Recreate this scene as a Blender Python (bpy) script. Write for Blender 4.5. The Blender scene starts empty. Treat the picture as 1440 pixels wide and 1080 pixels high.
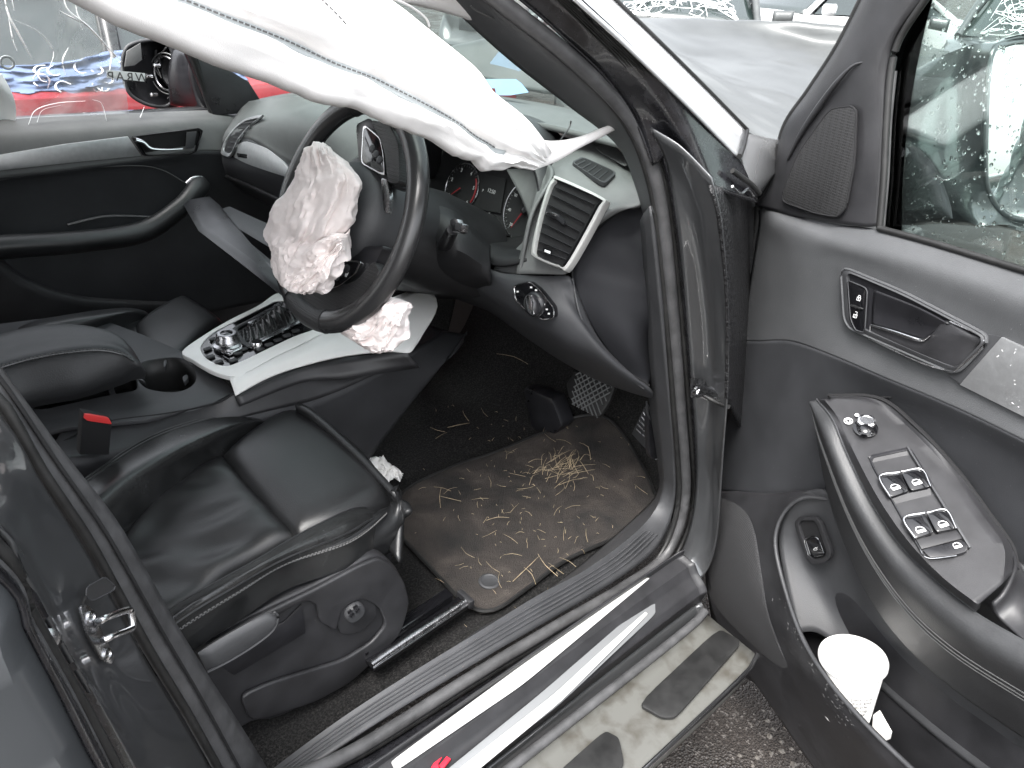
import bpy, bmesh, math, random
import numpy as np
from mathutils import Vector, Matrix
random.seed(7); rng = np.random.default_rng(7)
R_ = math.radians
sc = bpy.context.scene
# ------------------------------------------------------------------ camera
CAM = np.array([-.066, -1.42, 1.435]); yaw, pit, rol = R_(46.05), R_(29.25), R_(3.7); FPX = 1088.0
Fw = np.array([math.cos(yaw)*math.cos(pit), math.sin(yaw)*math.cos(pit), -math.sin(pit)])
R0 = np.cross(Fw, [0, 0, 1]); R0 /= np.linalg.norm(R0); U0 = np.cross(R0, Fw)
Rt = R0*math.cos(rol)+U0*math.sin(rol); Up = U0*math.cos(rol)-R0*math.sin(rol)
cd = bpy.data.cameras.new('camera'); cam = bpy.data.objects.new('camera', cd); sc.collection.objects.link(cam)
cam.matrix_world = Matrix(((Rt[0], Up[0], -Fw[0], CAM[0]), (Rt[1], Up[1], -Fw[1], CAM[1]), (Rt[2], Up[2], -Fw[2], CAM[2]), (0, 0, 0, 1)))
cd.sensor_width = 36; cd.lens = FPX/1440*36; cd.clip_start = .02; cd.clip_end = 2000
sc.camera = cam
# ------------------------------------------------------------------ light
SUN_EL, SUN_AZ = 62, 200       # azimuth of the sun direction in the x/y plane (degrees from +x)
w = bpy.data.worlds.new('World'); sc.world = w; w.use_nodes = True
nt = w.node_tree; nt.nodes.clear()
sky = nt.nodes.new('ShaderNodeTexSky'); sky.sky_type = 'NISHITA'; sky.sun_disc = False
sky.sun_elevation = R_(SUN_EL); sky.sun_rotation = R_(90-SUN_AZ); sky.dust_density = 4; sky.air_density = 1.2; sky.ozone_density = 1
hsv = nt.nodes.new('ShaderNodeHueSaturation'); hsv.inputs['Saturation'].default_value = .22; hsv.inputs['Value'].default_value = 1.0
bg = nt.nodes.new('ShaderNodeBackground'); bg.inputs[1].default_value = .15
wo = nt.nodes.new('ShaderNodeOutputWorld')
nt.links.new(sky.outputs[0], hsv.inputs['Color']); nt.links.new(hsv.outputs[0], bg.inputs[0]); nt.links.new(bg.outputs[0], wo.inputs[0])
sd = bpy.data.lights.new('sun', 'SUN'); sd.energy = 1.3; sd.angle = R_(25); sd.color = (1, .98, .95)
so = bpy.data.objects.new('sun', sd); sc.collection.objects.link(so)
dv = Vector((math.cos(R_(SUN_EL))*math.cos(R_(SUN_AZ)), math.cos(R_(SUN_EL))*math.sin(R_(SUN_AZ)), math.sin(R_(SUN_EL))))
so.rotation_euler = dv.to_track_quat('Z', 'Y').to_euler(); so.location = (0, 0, 10)
vs = sc.view_settings; vs.view_transform = 'Standard'; vs.look = 'None'; vs.exposure = 2.2; vs.gamma = 1; vs.use_curve_mapping = False
sc.cycles.max_bounces = 10; sc.cycles.transparent_max_bounces = 16; sc.cycles.caustics_reflective = False; sc.cycles.caustics_refractive = False
# ------------------------------------------------------------------ measuring helpers: a point of a known plane seen at a photo pixel
def ray(px, py): return Fw*FPX+Rt*(px-720)-Up*(py-540)
def hit(px, py, n, o):
    d = ray(px, py); n = np.array(n, float); return CAM+d*(((np.array(o)-CAM)@n)/(d@n))
def X(px, py, x): return hit(px, py, (1, 0, 0), (x, 0, 0))
def Y(px, py, y): return hit(px, py, (0, 1, 0), (0, y, 0))
def Z(px, py, z): return hit(px, py, (0, 0, 1), (0, 0, z))
DO = np.array([1.12, -.84, 0.]); Dd = np.array([-math.cos(R_(70)), -math.sin(R_(70)), 0.]); Dn = np.array([-math.sin(R_(70)), math.cos(R_(70)), 0.])
if (CAM-DO)@Dn < 0: Dn = -Dn
ZU = np.array([0, 0, 1.])
def D(px, py, wo_=0): return hit(px, py, Dn, DO+Dn*wo_)     # driver's door plane, wo_ metres inward
WC = np.array([.585, -.319, 1.042]); _t = .432
Wn = np.array([-math.cos(_t), .0245*math.cos(_t), math.sin(_t)]); Wn /= np.linalg.norm(Wn)
Ws = np.cross([0, 0, 1], Wn); Ws /= np.linalg.norm(Ws); Wu = np.cross(Wn, Ws)
def W(px, py, o=0): return hit(px, py, Wn, WC+Wn*o)
def wl(a, r, o=0): return WC+(Ws*math.cos(a)+Wu*math.sin(a))*r+Wn*o
# ------------------------------------------------------------------ mesh helpers
def cr(P, n, closed=False):
    P = np.array(P, float)
    if len(P) == 2: return P[0]+(P[1]-P[0])*np.linspace(0, 1, n)[:, None]
    if closed: Q = np.vstack([P[-1], P, P[0], P[1]])
    else: Q = np.vstack([2*P[0]-P[1], P, 2*P[-1]-P[-2]])
    out = []
    m = len(Q)-3
    for i in range(m):
        a, b, c, d = Q[i:i+4]
        for t in np.linspace(0, 1, 12, endpoint=False):
            out.append(.5*(2*b+(c-a)*t+(2*a-5*b+4*c-d)*t*t+(3*b-a-3*c+d)*t**3))
    out.append(Q[-2]); out = np.array(out)
    L = np.r_[0, np.cumsum(np.linalg.norm(np.diff(out, axis=0), axis=1))]
    s = np.linspace(0, L[-1], n+1 if closed else n)
    r = np.stack([np.interp(s, L, out[:, k]) for k in range(out.shape[1])], 1)
    return r[:-1] if closed else r
ORG = {}
ROOTS = {}
def link(o, parent=None):
    sc.collection.objects.link(o)
    if parent is not None: o.parent = parent
def empty(name, loc, label=None, cat=None, group=None, parent=None):
    o = bpy.data.objects.new(name, None); link(o, parent); o.empty_display_size = .1
    ORG[o.name] = np.array(loc, float)
    o.location = Vector(ORG[o.name]-(ORG[parent.name] if parent is not None else 0))
    tag(o, label, cat, group); return o
def tag(o, label=None, cat=None, group=None, kind=None):
    if label: o['label'] = label
    if cat: o['category'] = cat
    if group: o['group'] = group
    if kind: o['kind'] = kind
    return o
def mk(name, verts, faces, mat, parent=None, smooth=True, label=None, bev=0, sub=0, solid=0, kind=None, bseg=2, angle=40):
    V = np.array(verts, float)
    c = np.array([(V[:, 0].min()+V[:, 0].max())/2, (V[:, 1].min()+V[:, 1].max())/2, V[:, 2].min()])
    me = bpy.data.meshes.new(name); me.from_pydata([tuple(v) for v in V-c], [], [tuple(f) for f in faces])
    bm = bmesh.new(); bm.from_mesh(me)
    bmesh.ops.remove_doubles(bm, verts=bm.verts, dist=1e-5)
    bmesh.ops.recalc_face_normals(bm, faces=bm.faces)
    if bev:
        es = [e for e in bm.edges if len(e.link_faces) == 2 and e.calc_face_angle() > R_(angle)]
        if es: bmesh.ops.bevel(bm, geom=es, offset=bev, segments=bseg, affect='EDGES', profile=.6, clamp_overlap=True)
    if solid and not any(len(e.link_faces) > 2 for e in bm.edges) and any(len(e.link_faces) == 1 for e in bm.edges):
        s_ = sum(f.calc_area()*f.normal.dot(Vector(CAM-c)-f.calc_center_median()) for f in bm.faces)
        if s_ < 0: bmesh.ops.reverse_faces(bm, faces=bm.faces)
    if smooth:
        for f in bm.faces: f.smooth = True
        for e in bm.edges:
            if len(e.link_faces) == 2 and e.calc_face_angle() > R_(50): e.smooth = False
    bm.to_mesh(me); bm.free()
    me.materials.append(mat)
    o = bpy.data.objects.new(name, me); link(o, parent)
    ORG[o.name] = c
    o.location = Vector(c-(ORG[parent.name] if parent is not None else 0))
    if solid:
        m = o.modifiers.new('s', 'SOLIDIFY'); m.thickness = abs(solid); m.offset = -1 if solid > 0 else 1
    if sub:
        m = o.modifiers.new('d', 'SUBSURF'); m.levels = m.render_levels = sub
    if label: o['label'] = label
    if kind: o['kind'] = kind
    return o
def grid(P, cu=False, cv=False):
    nu, nv = P.shape[:2]; F = []
    for i in range(nu if cu else nu-1):
        for j in range(nv if cv else nv-1):
            F.append((i*nv+j, ((i+1) % nu)*nv+j, ((i+1) % nu)*nv+(j+1) % nv, i*nv+(j+1) % nv))
    return P.reshape(-1, 3), F
def surf(rows, nu=24, nv=40, linear=False):
    A = np.array([cr(r, nv) for r in rows])
    if linear:
        # keep sharp section corners: straight between rows
        k = max(1, nu//(len(rows)-1)); out = []
        for i in range(len(rows)-1):
            for t in np.linspace(0, 1, k, endpoint=False): out.append(A[i]*(1-t)+A[i+1]*t)
        out.append(A[-1]); return np.array(out)
    return np.stack([cr(A[:, j], nu) for j in range(nv)], 1)
def loft(name, rows, mat, parent=None, nu=24, nv=40, linear=False, noise=None, **k):
    P = surf(rows, nu, nv, linear)
    if noise: P = P+noise(P)
    v, f = grid(P); return mk(name, v, f, mat, parent, **k)
def tube(name, path, r, mat, parent=None, n=10, seg=24, closed=False, flat=1.0, upv=(0, 0, 1), raw=False, **k):
    P = cr(path, seg, closed); N = len(P)
    rr = np.interp(np.linspace(0, 1, N), np.linspace(0, 1, len(np.atleast_1d(r))), np.atleast_1d(r))
    T = np.gradient(P, axis=0) if not closed else np.roll(P, -1, 0)-np.roll(P, 1, 0)
    T /= np.linalg.norm(T, axis=1)[:, None]+1e-9
    u = np.array(upv, float); G = []
    for i in range(N):
        a = np.cross(T[i], u); a /= np.linalg.norm(a)+1e-9; b = np.cross(a, T[i])
        th = np.arange(n)/n*2*math.pi
        G.append(P[i]+rr[i]*(a[None]*np.cos(th)[:, None]+b[None]*np.sin(th)[:, None]*flat))
    G = np.array(G); v, f = grid(G, cu=closed, cv=True)
    f = list(f)
    if not closed: f += [tuple(range(n))[::-1], tuple((N-1)*n+i for i in range(n))]
    if raw: return v, f
    return mk(name, v, f, mat, parent, **k)
def slab(name, poly, vec, mat, parent=None, bev=.0015, raw=False, **k):
    P = np.array(poly, float); n = len(P); v = np.vstack([P, P+np.array(vec, float)])
    f = [tuple(range(n))[::-1], tuple(range(n, 2*n))]+[(i, (i+1) % n, n+(i+1) % n, n+i) for i in range(n)]
    if raw: return v, f
    return mk(name, v, f, mat, parent, bev=bev, **k)
def ring(name, outer, inner, vec, mat, parent=None, bev=.0012, **k):
    A = np.array(outer, float); B = np.array(inner, float); n = len(A); vec = np.array(vec, float)
    v = np.vstack([A, B, A+vec, B+vec]); f = []
    for i in range(n):
        j = (i+1) % n
        f += [(i, j, n+j, n+i), (2*n+i, 3*n+i, 3*n+j, 2*n+j), (i, 2*n+i, 2*n+j, j), (n+i, n+j, 3*n+j, 3*n+i)]
    return mk(name, v, f, mat, parent, bev=bev, **k)
def rnd(poly, k=4, r=.3):
    """round the corners of a closed 3D polygon"""
    P = np.array(poly, float); out = []
    n = len(P)
    for i in range(n):
        a, b, c = P[i-1], P[i], P[(i+1) % n]
        p = b+(a-b)*r; q = b+(c-b)*r
        for t in np.linspace(0, 1, k): out.append((1-t)**2*p+2*t*(1-t)*b+t*t*q)
    return np.array(out)
def shrink(P, s):
    P = np.array(P); c = P.mean(0); return c+(P-c)*s
def join(parts):
    V = []; Fc = []; o = 0
    for v, f in parts:
        V += [tuple(q) for q in v]; Fc += [tuple(i+o for i in g) for g in f]; o += len(v)
    return V, Fc
def disc_frame(n):
    n = np.array(n, float); n /= np.linalg.norm(n); a = np.cross(n, [0.1, .2, 1]); a /= np.linalg.norm(a); return n, a, np.cross(n, a)
def lathe(name, c, n, prof, mat, parent=None, seg=28, a0=None, raw=False, **k):
    n, a, b = disc_frame(n); c = np.array(c, float)
    th = np.arange(seg)/seg*2*math.pi
    G = np.array([c+n*h+r*(a[None]*np.cos(th)[:, None]+b[None]*np.sin(th)[:, None]) for r, h in prof])
    v, f = grid(G, cv=True); f = list(f)
    if prof[0][0] > 1e-4: f.append(tuple(range(seg)))
    if prof[-1][0] > 1e-4: f.append(tuple((len(prof)-1)*seg+i for i in range(seg)))
    if raw: return v, f
    return mk(name, v, f, mat, parent, **k)
def ridg(q):
    from mathutils import noise as N
    return sum((1-abs(N.noise(q*f))*2.2)*a for f, a in ((.8, 1.1), (1.9, .7), (4.3, .34)))
def bag(name, A, B, th, mat, parent=None, nu=60, nv=28, p=.8, crum=0, cs=20, pleat=0, vec=None, seed=1, **k):
    """closed cushion between two edge curves, th thick"""
    a = cr(A, nu); b = cr(B, nu); from mathutils import noise as N
    c = (a+b)/2; T = np.gradient(c, axis=0); T /= np.linalg.norm(T, axis=1)[:, None]
    G = []
    for i in range(nu):
        e = b[i]-a[i]; n_ = np.cross(T[i], e); n_ /= np.linalg.norm(n_)+1e-9
        if vec is not None and n_@np.array(vec) < 0: n_ = -n_
        end = min(1, math.sin(math.pi*(i+.2)/(nu-.6))*3)**.5 if True else 1
        row = []
        for j in range(nv):
            ph = j/nv*2*math.pi; s = .5-.5*math.cos(ph); h = math.copysign(abs(math.sin(ph))**p, math.sin(ph))*th/2*end
            q = a[i]+e*s+n_*h
            row.append(q)
        G.append(row)
    G = np.array(G)
    if pleat:
        for i in range(nu):
            for j in range(nv):
                ph = j/nv*2*math.pi; dv_ = G[i, j]-c[i]; dv_ = dv_/(np.linalg.norm(dv_)+1e-6)
                G[i, j] += dv_*pleat*(ridg(Vector((i/nu*2.2+math.cos(ph)*.9, math.sin(ph)*1.3+math.cos(ph)*2.2, seed*5.3+i/nu*.7)))-1)
    if crum:
        for i in range(nu):
            for j in range(nv):
                q = Vector(G[i, j])*cs+Vector((seed*3.1, seed, 0))
                G[i, j] += np.array(N.noise_vector(q))*crum+np.array(N.noise_vector(q*2.3))*crum*.5
                dv_ = G[i, j]-c[i]; dv_ = dv_/(np.linalg.norm(dv_)+1e-6); G[i, j] += dv_*(ridg(q+Vector((9, 2, seed)))-1.0)*crum*1.3
    v, f = grid(G, cv=True); f = list(f)+[tuple(range(nv)), tuple((nu-1)*nv+i for i in range(nv))]
    return mk(name, v, f, mat, parent, **k)
from mathutils.bvhtree import BVHTree
def caster(objs):
    T = []
    for o in objs:
        me = o.data; c = Vector(ORG[o.name]); T.append(BVHTree.FromPolygons([v.co+c for v in me.vertices], [tuple(q.vertices) for q in me.polygons]))
    def f(px, py):
        d = Vector(ray(px, py)).normalized(); best = None
        for t in T:
            h = t.ray_cast(Vector(CAM), d)
            if h[0] is not None and (best is None or h[3] < best[1]): best = (np.array(h[0]), h[3])
        return best[0] if best else None
    return f
def drape(name, pix, objs, off, mt, parent, rings=9, n=60, **k):
    f = caster(objs); C0 = np.array(pix, float).mean(0); L = cr([(a, b, 0) for a, b in pix], n, True)[:, :2]; G = []
    for s in np.linspace(1, .02, rings):
        row = []
        for q in C0+(L-C0)*s:
            h = f(*q)
            if h is None: h = G[-1][len(row)] if G else f(*C0)
            d = CAM-h; row.append(h+d/np.linalg.norm(d)*(off if s < .999 else off*.3))
        G.append(row)
    v, fc = grid(np.array(G), cv=True); fc = list(fc)+[tuple((rings-1)*n+i for i in range(n))]
    return mk(name, v, fc, mt, parent, **k)
def scatter(objs, fn, n, r0, r1, mt, name, parent=None, flat=.35, stretch=(1, 1)):
    f = caster(objs); parts = []
    for _ in range(n):
        px, py = fn(); h = f(px, py); h2 = f(px+2, py); h3 = f(px, py+2)
        if h is None or h2 is None or h3 is None: continue
        n_ = np.cross(h2-h, h3-h); l_ = np.linalg.norm(n_)
        if l_ < 1e-9 or np.linalg.norm(h2-h) > .02 or np.linalg.norm(h3-h) > .02: continue
        n_ = n_/l_
        if n_@(CAM-h) < 0: n_ = -n_
        a = random.uniform(0, 6.28); u_ = (h2-h)/np.linalg.norm(h2-h); w_ = np.cross(n_, u_); d = u_*math.cos(a)+w_*math.sin(a); e = np.cross(n_, d)
        r = random.uniform(r0, r1); st_ = random.uniform(*stretch); top = h+n_*(r*flat+.0003)
        base = [h+(d*math.cos(t)*st_+e*math.sin(t)*random.uniform(.7, 1.2))*r for t in np.arange(6)/6*6.283]
        parts.append((base+[top], [(k, (k+1) % 6, 6) for k in range(6)]))
    v, fc = join(parts); return mk(name, v, fc, mt, parent, kind='stuff')
def plane_of(objs, pts):
    f = caster(objs); P = [f(*q) for q in pts]; P = [q for q in P if q is not None]
    c = np.mean(P, 0); u_, s_, vt = np.linalg.svd(np.array(P)-c); n_ = vt[2]
    if n_@(CAM-c) < 0: n_ = -n_
    o_ = max(((q-c)@n_ for q in P)); return n_, c+n_*o_*.6
def text(name, s, o, xd, yd, size, mat, parent=None, depth=.0003, align='CENTER', label=None, space=1.0, bold=0):
    cu = bpy.data.curves.new(name, 'FONT'); cu.body = s; cu.size = size; cu.extrude = depth; cu.align_x = align; cu.align_y = 'CENTER'; cu.space_character = space; cu.offset = bold
    t = bpy.data.objects.new(name, cu); sc.collection.objects.link(t)
    bpy.context.view_layer.update()
    me = bpy.data.meshes.new_from_object(t.evaluated_get(bpy.context.evaluated_depsgraph_get())); bpy.data.objects.remove(t)
    xd = np.array(xd, float); xd /= np.linalg.norm(xd); yd = np.array(yd, float); yd -= xd*(xd@yd); yd /= np.linalg.norm(yd); n = np.cross(xd, yd)
    V = [np.array(o)+xd*v.co.x+yd*v.co.y+n*v.co.z for v in me.vertices]; Fc = [tuple(p.vertices) for p in me.polygons]
    return mk(name, V, Fc, mat, parent, smooth=False, label=label)
# ------------------------------------------------------------------ materials
MATS = {}
def mat(name, col, rough=.5, metal=0, bump=0, bscale=400, coat=0, crough=.05, var=0, vscale=6, spec=.5, col2=None, thr=None, sheen=0, emit=None, trans=0, bdist=.0006, alpha=1, wear=0):
    m = bpy.data.materials.new(name); m.use_nodes = True; nt = m.node_tree; b = nt.nodes['Principled BSDF']
    b.inputs['Base Color'].default_value = (*col, 1); b.inputs['Roughness'].default_value = rough; b.inputs['Metallic'].default_value = metal
    b.inputs['Coat Weight'].default_value = coat; b.inputs['Coat Roughness'].default_value = crough; b.inputs['Specular IOR Level'].default_value = spec
    b.inputs['Transmission Weight'].default_value = trans; b.inputs['Sheen Weight'].default_value = sheen; b.inputs['Alpha'].default_value = alpha
    if emit: b.inputs['Emission Color'].default_value = (*emit[:3], 1); b.inputs['Emission Strength'].default_value = emit[3]
    tc = nt.nodes.new('ShaderNodeTexCoord')
    geo = nt.nodes.new('ShaderNodeNewGeometry')
    if var or col2:
        n = nt.nodes.new('ShaderNodeTexNoise'); n.inputs['Scale'].default_value = vscale; n.inputs['Detail'].default_value = 8; n.inputs['Roughness'].default_value = .65
        nt.links.new(geo.outputs['Position'], n.inputs['Vector'])
        rp = nt.nodes.new('ShaderNodeValToRGB'); nt.links.new(n.outputs['Fac'], rp.inputs[0])
        c2 = col2 or tuple(min(1, c*(1+var)) for c in col); c1 = col if col2 else tuple(c*(1-var) for c in col)
        lo, hi = thr or (.35, .65)
        rp.color_ramp.elements[0].position = lo; rp.color_ramp.elements[1].position = hi
        rp.color_ramp.elements[0].color = (*c1, 1); rp.color_ramp.elements[1].color = (*c2, 1)
        nt.links.new(rp.outputs[0], b.inputs['Base Color'])
        rr = nt.nodes.new('ShaderNodeMapRange'); rr.inputs[3].default_value = max(0, rough-.08); rr.inputs[4].default_value = min(1, rough+.12)
        nt.links.new(n.outputs['Fac'], rr.inputs[0]); nt.links.new(rr.outputs[0], b.inputs['Roughness'])
    if bump:
        n2 = nt.nodes.new('ShaderNodeTexNoise'); n2.inputs['Scale'].default_value = bscale; n2.inputs['Detail'].default_value = 4
        nt.links.new(geo.outputs['Position'], n2.inputs['Vector'])
        bp = nt.nodes.new('ShaderNodeBump'); bp.inputs['Strength'].default_value = bump; bp.inputs['Distance'].default_value = bdist
        nt.links.new(n2.outputs['Fac'], bp.inputs['Height']); nt.links.new(bp.outputs[0], b.inputs['Normal'])
    MATS[name] = m; return m
M = {}
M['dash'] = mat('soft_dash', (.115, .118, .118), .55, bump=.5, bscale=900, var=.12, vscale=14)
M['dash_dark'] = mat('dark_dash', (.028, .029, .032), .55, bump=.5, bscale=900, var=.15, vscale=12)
M['doortrim'] = mat('soft_door_trim', (.062, .064, .067), .5, bump=.6, bscale=700, var=.12, vscale=9)
M['plastic'] = mat('black_plastic', (.022, .022, .024), .42, bump=.4, bscale=1100, var=.25, vscale=18)
M['plastic_s'] = mat('smooth_black_plastic', (.014, .014, .016), .28, var=.3, vscale=20)
M['plastic_g'] = mat('grey_plastic', (.042, .043, .046), .5, bump=.5, bscale=900, var=.15, vscale=16)
M['gloss'] = mat('piano_black', (.006, .006, .007), .08, coat=.6)
M['void'] = mat('dark_recess', (.004, .004, .005), .8)
M['leather'] = mat('black_leather', (.014, .0145, .0155), .36, bump=.7, bscale=520, var=.3, vscale=9, spec=.55, bdist=.0005)
M['leather_w'] = mat('worn_black_leather', (.016, .0165, .017), .22, bump=.6, bscale=430, var=.35, vscale=22, spec=.6)
M['thread'] = mat('grey_thread', (.10, .10, .10), .7)
M['carpet'] = mat('black_carpet', (.010, .010, .010), .95, bump=1, bscale=600, col2=(.045, .043, .042), vscale=260, thr=(.45, .75), spec=.1, bdist=.002)
M['leather_d'] = mat('armrest_leather', (.032, .033, .035), .48, bump=.6, bscale=430, var=.2, vscale=12)
M['rubber'] = mat('seal_rubber', (.06, .06, .062), .45, var=.3, vscale=30, bump=.3, bscale=300)
M['rubber_d'] = mat('dark_rubber', (.012, .012, .012), .5, var=.4, vscale=40)
M['silver'] = mat('brushed_aluminium', (.62, .63, .64), .34, metal=.85, var=.06, vscale=90, bump=.25, bscale=700)
M['bright'] = mat('bright_console_trim', (.78, .78, .76), .4, var=.02, vscale=30)
M['silver_w'] = mat('pale_satin_trim', (.42, .42, .41), .45, metal=.1, var=.04, vscale=30)
M['chrome'] = mat('satin_chrome', (.75, .75, .76), .16, metal=1)
M['steel'] = mat('worn_steel', (.42, .42, .43), .25, metal=1, var=.3, vscale=60)
M['paint'] = mat('dark_grey_paint', (.085, .088, .092), .32, metal=.55, coat=1, crough=.03, var=.05, vscale=900)
M['paint_l'] = mat('dusty_grey_paint', (.075, .08, .08), .55, metal=.25, coat=.25, crough=.15, var=.18, vscale=5)
M['paint_k'] = mat('black_underpaint', (.012, .012, .014), .25, coat=.7, crough=.08, var=.5, vscale=40)
M['red'] = mat('red_paint', (.25, .03, .035), .35, coat=1, crough=.05, var=.1, vscale=20)
M['white'] = mat('white_paint', (.72, .73, .73), .35, coat=1, crough=.05, var=.05, vscale=10)
M['carglass'] = mat('dark_car_glass', (.02, .03, .028), .05, coat=1, spec=.8)
M['bag'] = mat('airbag_cloth', (.74, .725, .715), .75, bump=.5, bscale=1400, var=.02, vscale=10, sheen=.2)
M['bagp'] = mat('pink_airbag_cloth', (.83, .755, .735), .75, bump=.6, bscale=1400, var=.07, vscale=18, sheen=.2)
M['tape'] = mat('grey_seam_tape', (.38, .41, .42), .6, bump=.5, bscale=1500)
M['paper'] = mat('white_paper', (.82, .81, .79), .7, bump=.3, bscale=200)
M['cup'] = mat('white_cup', (.85, .84, .82), .45)
M['ink'] = mat('grey_print', (.08, .08, .08), .6)
M['icon'] = mat('white_print', (.75, .75, .75), .5)
M['iconglow'] = mat('lit_display_print', (.25, .25, .25), .5, emit=(.75, .8, .8, .04))
M['redprint'] = mat('red_print', (.16, .01, .015), .5, emit=(.6, .02, .03, .015))
M['buckle'] = mat('red_buckle_plastic', (.72, .05, .05), .35)
M['straw'] = mat('dry_straw', (.36, .29, .19), .8, var=.4, vscale=60)
M['bluec'] = mat('blue_cloth', (.13, .18, .29), .85, bump=.4, bscale=300, var=.25, vscale=8)
M['bluep'] = mat('pale_blue_paper', (.22, .36, .55), .6, var=.1)
M['tyre'] = mat('tyre_rubber', (.02, .02, .02), .8, bump=.5, bscale=100)
M['bark'] = mat('tree_bark', (.06, .045, .035), .9, bump=1, bscale=30, bdist=.02)
M['leaf'] = mat('dark_leaf', (.035, .06, .03), .6, var=.5, vscale=3)
M['logo'] = mat('red_badge', (.55, .02, .04), .35)
M['sticker'] = mat('dark_sticker', (.035, .035, .036), .35)
def glass(name, tint, refl=1., rough=0):
    m = bpy.data.materials.new(name); m.use_nodes = True; nt = m.node_tree; nt.nodes.clear()
    o = nt.nodes.new('ShaderNodeOutputMaterial'); t = nt.nodes.new('ShaderNodeBsdfTransparent'); g = nt.nodes.new('ShaderNodeBsdfGlossy')
    t.inputs[0].default_value = (*tint, 1); g.inputs['Roughness'].default_value = rough
    f = nt.nodes.new('ShaderNodeFresnel'); f.inputs[0].default_value = 1.5; mx = nt.nodes.new('ShaderNodeMixShader')
    ml = nt.nodes.new('ShaderNodeMath'); ml.operation = 'MULTIPLY'; ml.inputs[1].default_value = refl; nt.links.new(f.outputs[0], ml.inputs[0])
    nt.links.new(ml.outputs[0], mx.inputs[0]); nt.links.new(t.outputs[0], mx.inputs[1]); nt.links.new(g.outputs[0], mx.inputs[2]); nt.links.new(mx.outputs[0], o.inputs[0]); return m
M['wsglass'] = glass('windscreen_glass', (.74, .84, .80), .35)
M['glass'] = glass('green_tinted_glass', (.86, .93, .90))
M['film'] = None
# clear film with milky creases
m = bpy.data.materials.new('clear_film'); m.use_nodes = True; nt = m.node_tree; nt.nodes.clear()
o = nt.nodes.new('ShaderNodeOutputMaterial'); t = nt.nodes.new('ShaderNodeBsdfTransparent'); pb = nt.nodes.new('ShaderNodeBsdfPrincipled')
pb.inputs['Base Color'].default_value = (.8, .82, .82, 1); pb.inputs['Roughness'].default_value = .25
geo = nt.nodes.new('ShaderNodeNewGeometry'); n1 = nt.nodes.new('ShaderNodeTexNoise'); n1.inputs['Scale'].default_value = 5; n1.inputs['Detail'].default_value = 6; n1.inputs['Distortion'].default_value = 1.5
mr = nt.nodes.new('ShaderNodeMapRange'); mr.inputs[1].default_value = .45; mr.inputs[2].default_value = .8; mr.inputs[3].default_value = .16; mr.inputs[4].default_value = .8
mx = nt.nodes.new('ShaderNodeMixShader')
nt.links.new(geo.outputs['Position'], n1.inputs['Vector']); nt.links.new(n1.outputs['Fac'], mr.inputs[0]); nt.links.new(mr.outputs[0], mx.inputs[0]); nt.links.new(t.outputs[0], mx.inputs[1]); nt.links.new(pb.outputs[0], mx.inputs[2]); nt.links.new(mx.outputs[0], o.inputs[0])
M['film'] = m
M['filmw'] = mat('milky_film_crease', (.85, .87, .87), .3)
# woven / perforated leather and mesh: fine regular relief
def celled(name, col, scale, rough, strength=1., col2=None):
    m = mat(name, col, rough); nt = m.node_tree; b = nt.nodes['Principled BSDF']
    geo = nt.nodes.new('ShaderNodeNewGeometry'); v = nt.nodes.new('ShaderNodeTexVoronoi'); v.inputs['Scale'].default_value = scale; v.inputs['Randomness'].default_value = .15
    nt.links.new(geo.outputs['Position'], v.inputs['Vector']); bp = nt.nodes.new('ShaderNodeBump'); bp.inputs['Strength'].default_value = strength; bp.inputs['Distance'].default_value = .001
    nt.links.new(v.outputs['Distance'], bp.inputs['Height']); nt.links.new(bp.outputs[0], b.inputs['Normal'])
    if col2:
        rp = nt.nodes.new('ShaderNodeValToRGB'); rp.color_ramp.elements[0].position = .25; rp.color_ramp.elements[1].position = .5
        rp.color_ramp.elements[0].color = (*col, 1); rp.color_ramp.elements[1].color = (*col2, 1); nt.links.new(v.outputs['Distance'], rp.inputs[0]); nt.links.new(rp.outputs[0], b.inputs['Base Color'])
    return m
M['perf'] = celled('perforated_leather', (.02, .02, .021), 420, .38)
M['mesh'] = celled('speaker_mesh', (.006, .006, .006), 250, .75, .8, (.016, .016, .017))
M['fleck'] = celled('grained_panel', (.014, .0145, .017), 700, .75, .25)
M['fleck'].node_tree.nodes['Principled BSDF'].inputs['Specular IOR Level'].default_value = .25
M['plastic_d'] = mat('deep_black_plastic', (.010, .010, .011), .5, bump=.4, bscale=1100, var=.25, vscale=18, spec=.35)
M['rimleather'] = mat('polished_rim_leather', (.026, .026, .027), .27, bump=.3, bscale=520, coat=.25, crough=.25)
# dirty floor mat
m = mat('muddy_mat', (.03, .027, .025), .9); nt = m.node_tree; b = nt.nodes['Principled BSDF']
geo = nt.nodes.new('ShaderNodeNewGeometry')
def noisen(sc_, det=8, dist=0):
    n = nt.nodes.new('ShaderNodeTexNoise'); n.inputs['Scale'].default_value = sc_; n.inputs['Detail'].default_value = det; n.inputs['Distortion'].default_value = dist; nt.links.new(geo.outputs['Position'], n.inputs['Vector']); return n
na = noisen(7, 9, 1.2); nb_ = noisen(500, 3); nc = noisen(40, 6)
rp = nt.nodes.new('ShaderNodeValToRGB'); cr_ = rp.color_ramp
cr_.elements[0].position = .34; cr_.elements[0].color = (.012, .011, .0105, 1); cr_.elements[1].position = .74; cr_.elements[1].color = (.066, .055, .048, 1)
e = cr_.elements.new(.52); e.color = (.030, .025, .022, 1)
nt.links.new(na.outputs['Fac'], rp.inputs[0])
mx = nt.nodes.new('ShaderNodeMix'); mx.data_type = 'RGBA'; mx.blend_type = 'OVERLAY'; mx.inputs[0].default_value = .8
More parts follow.
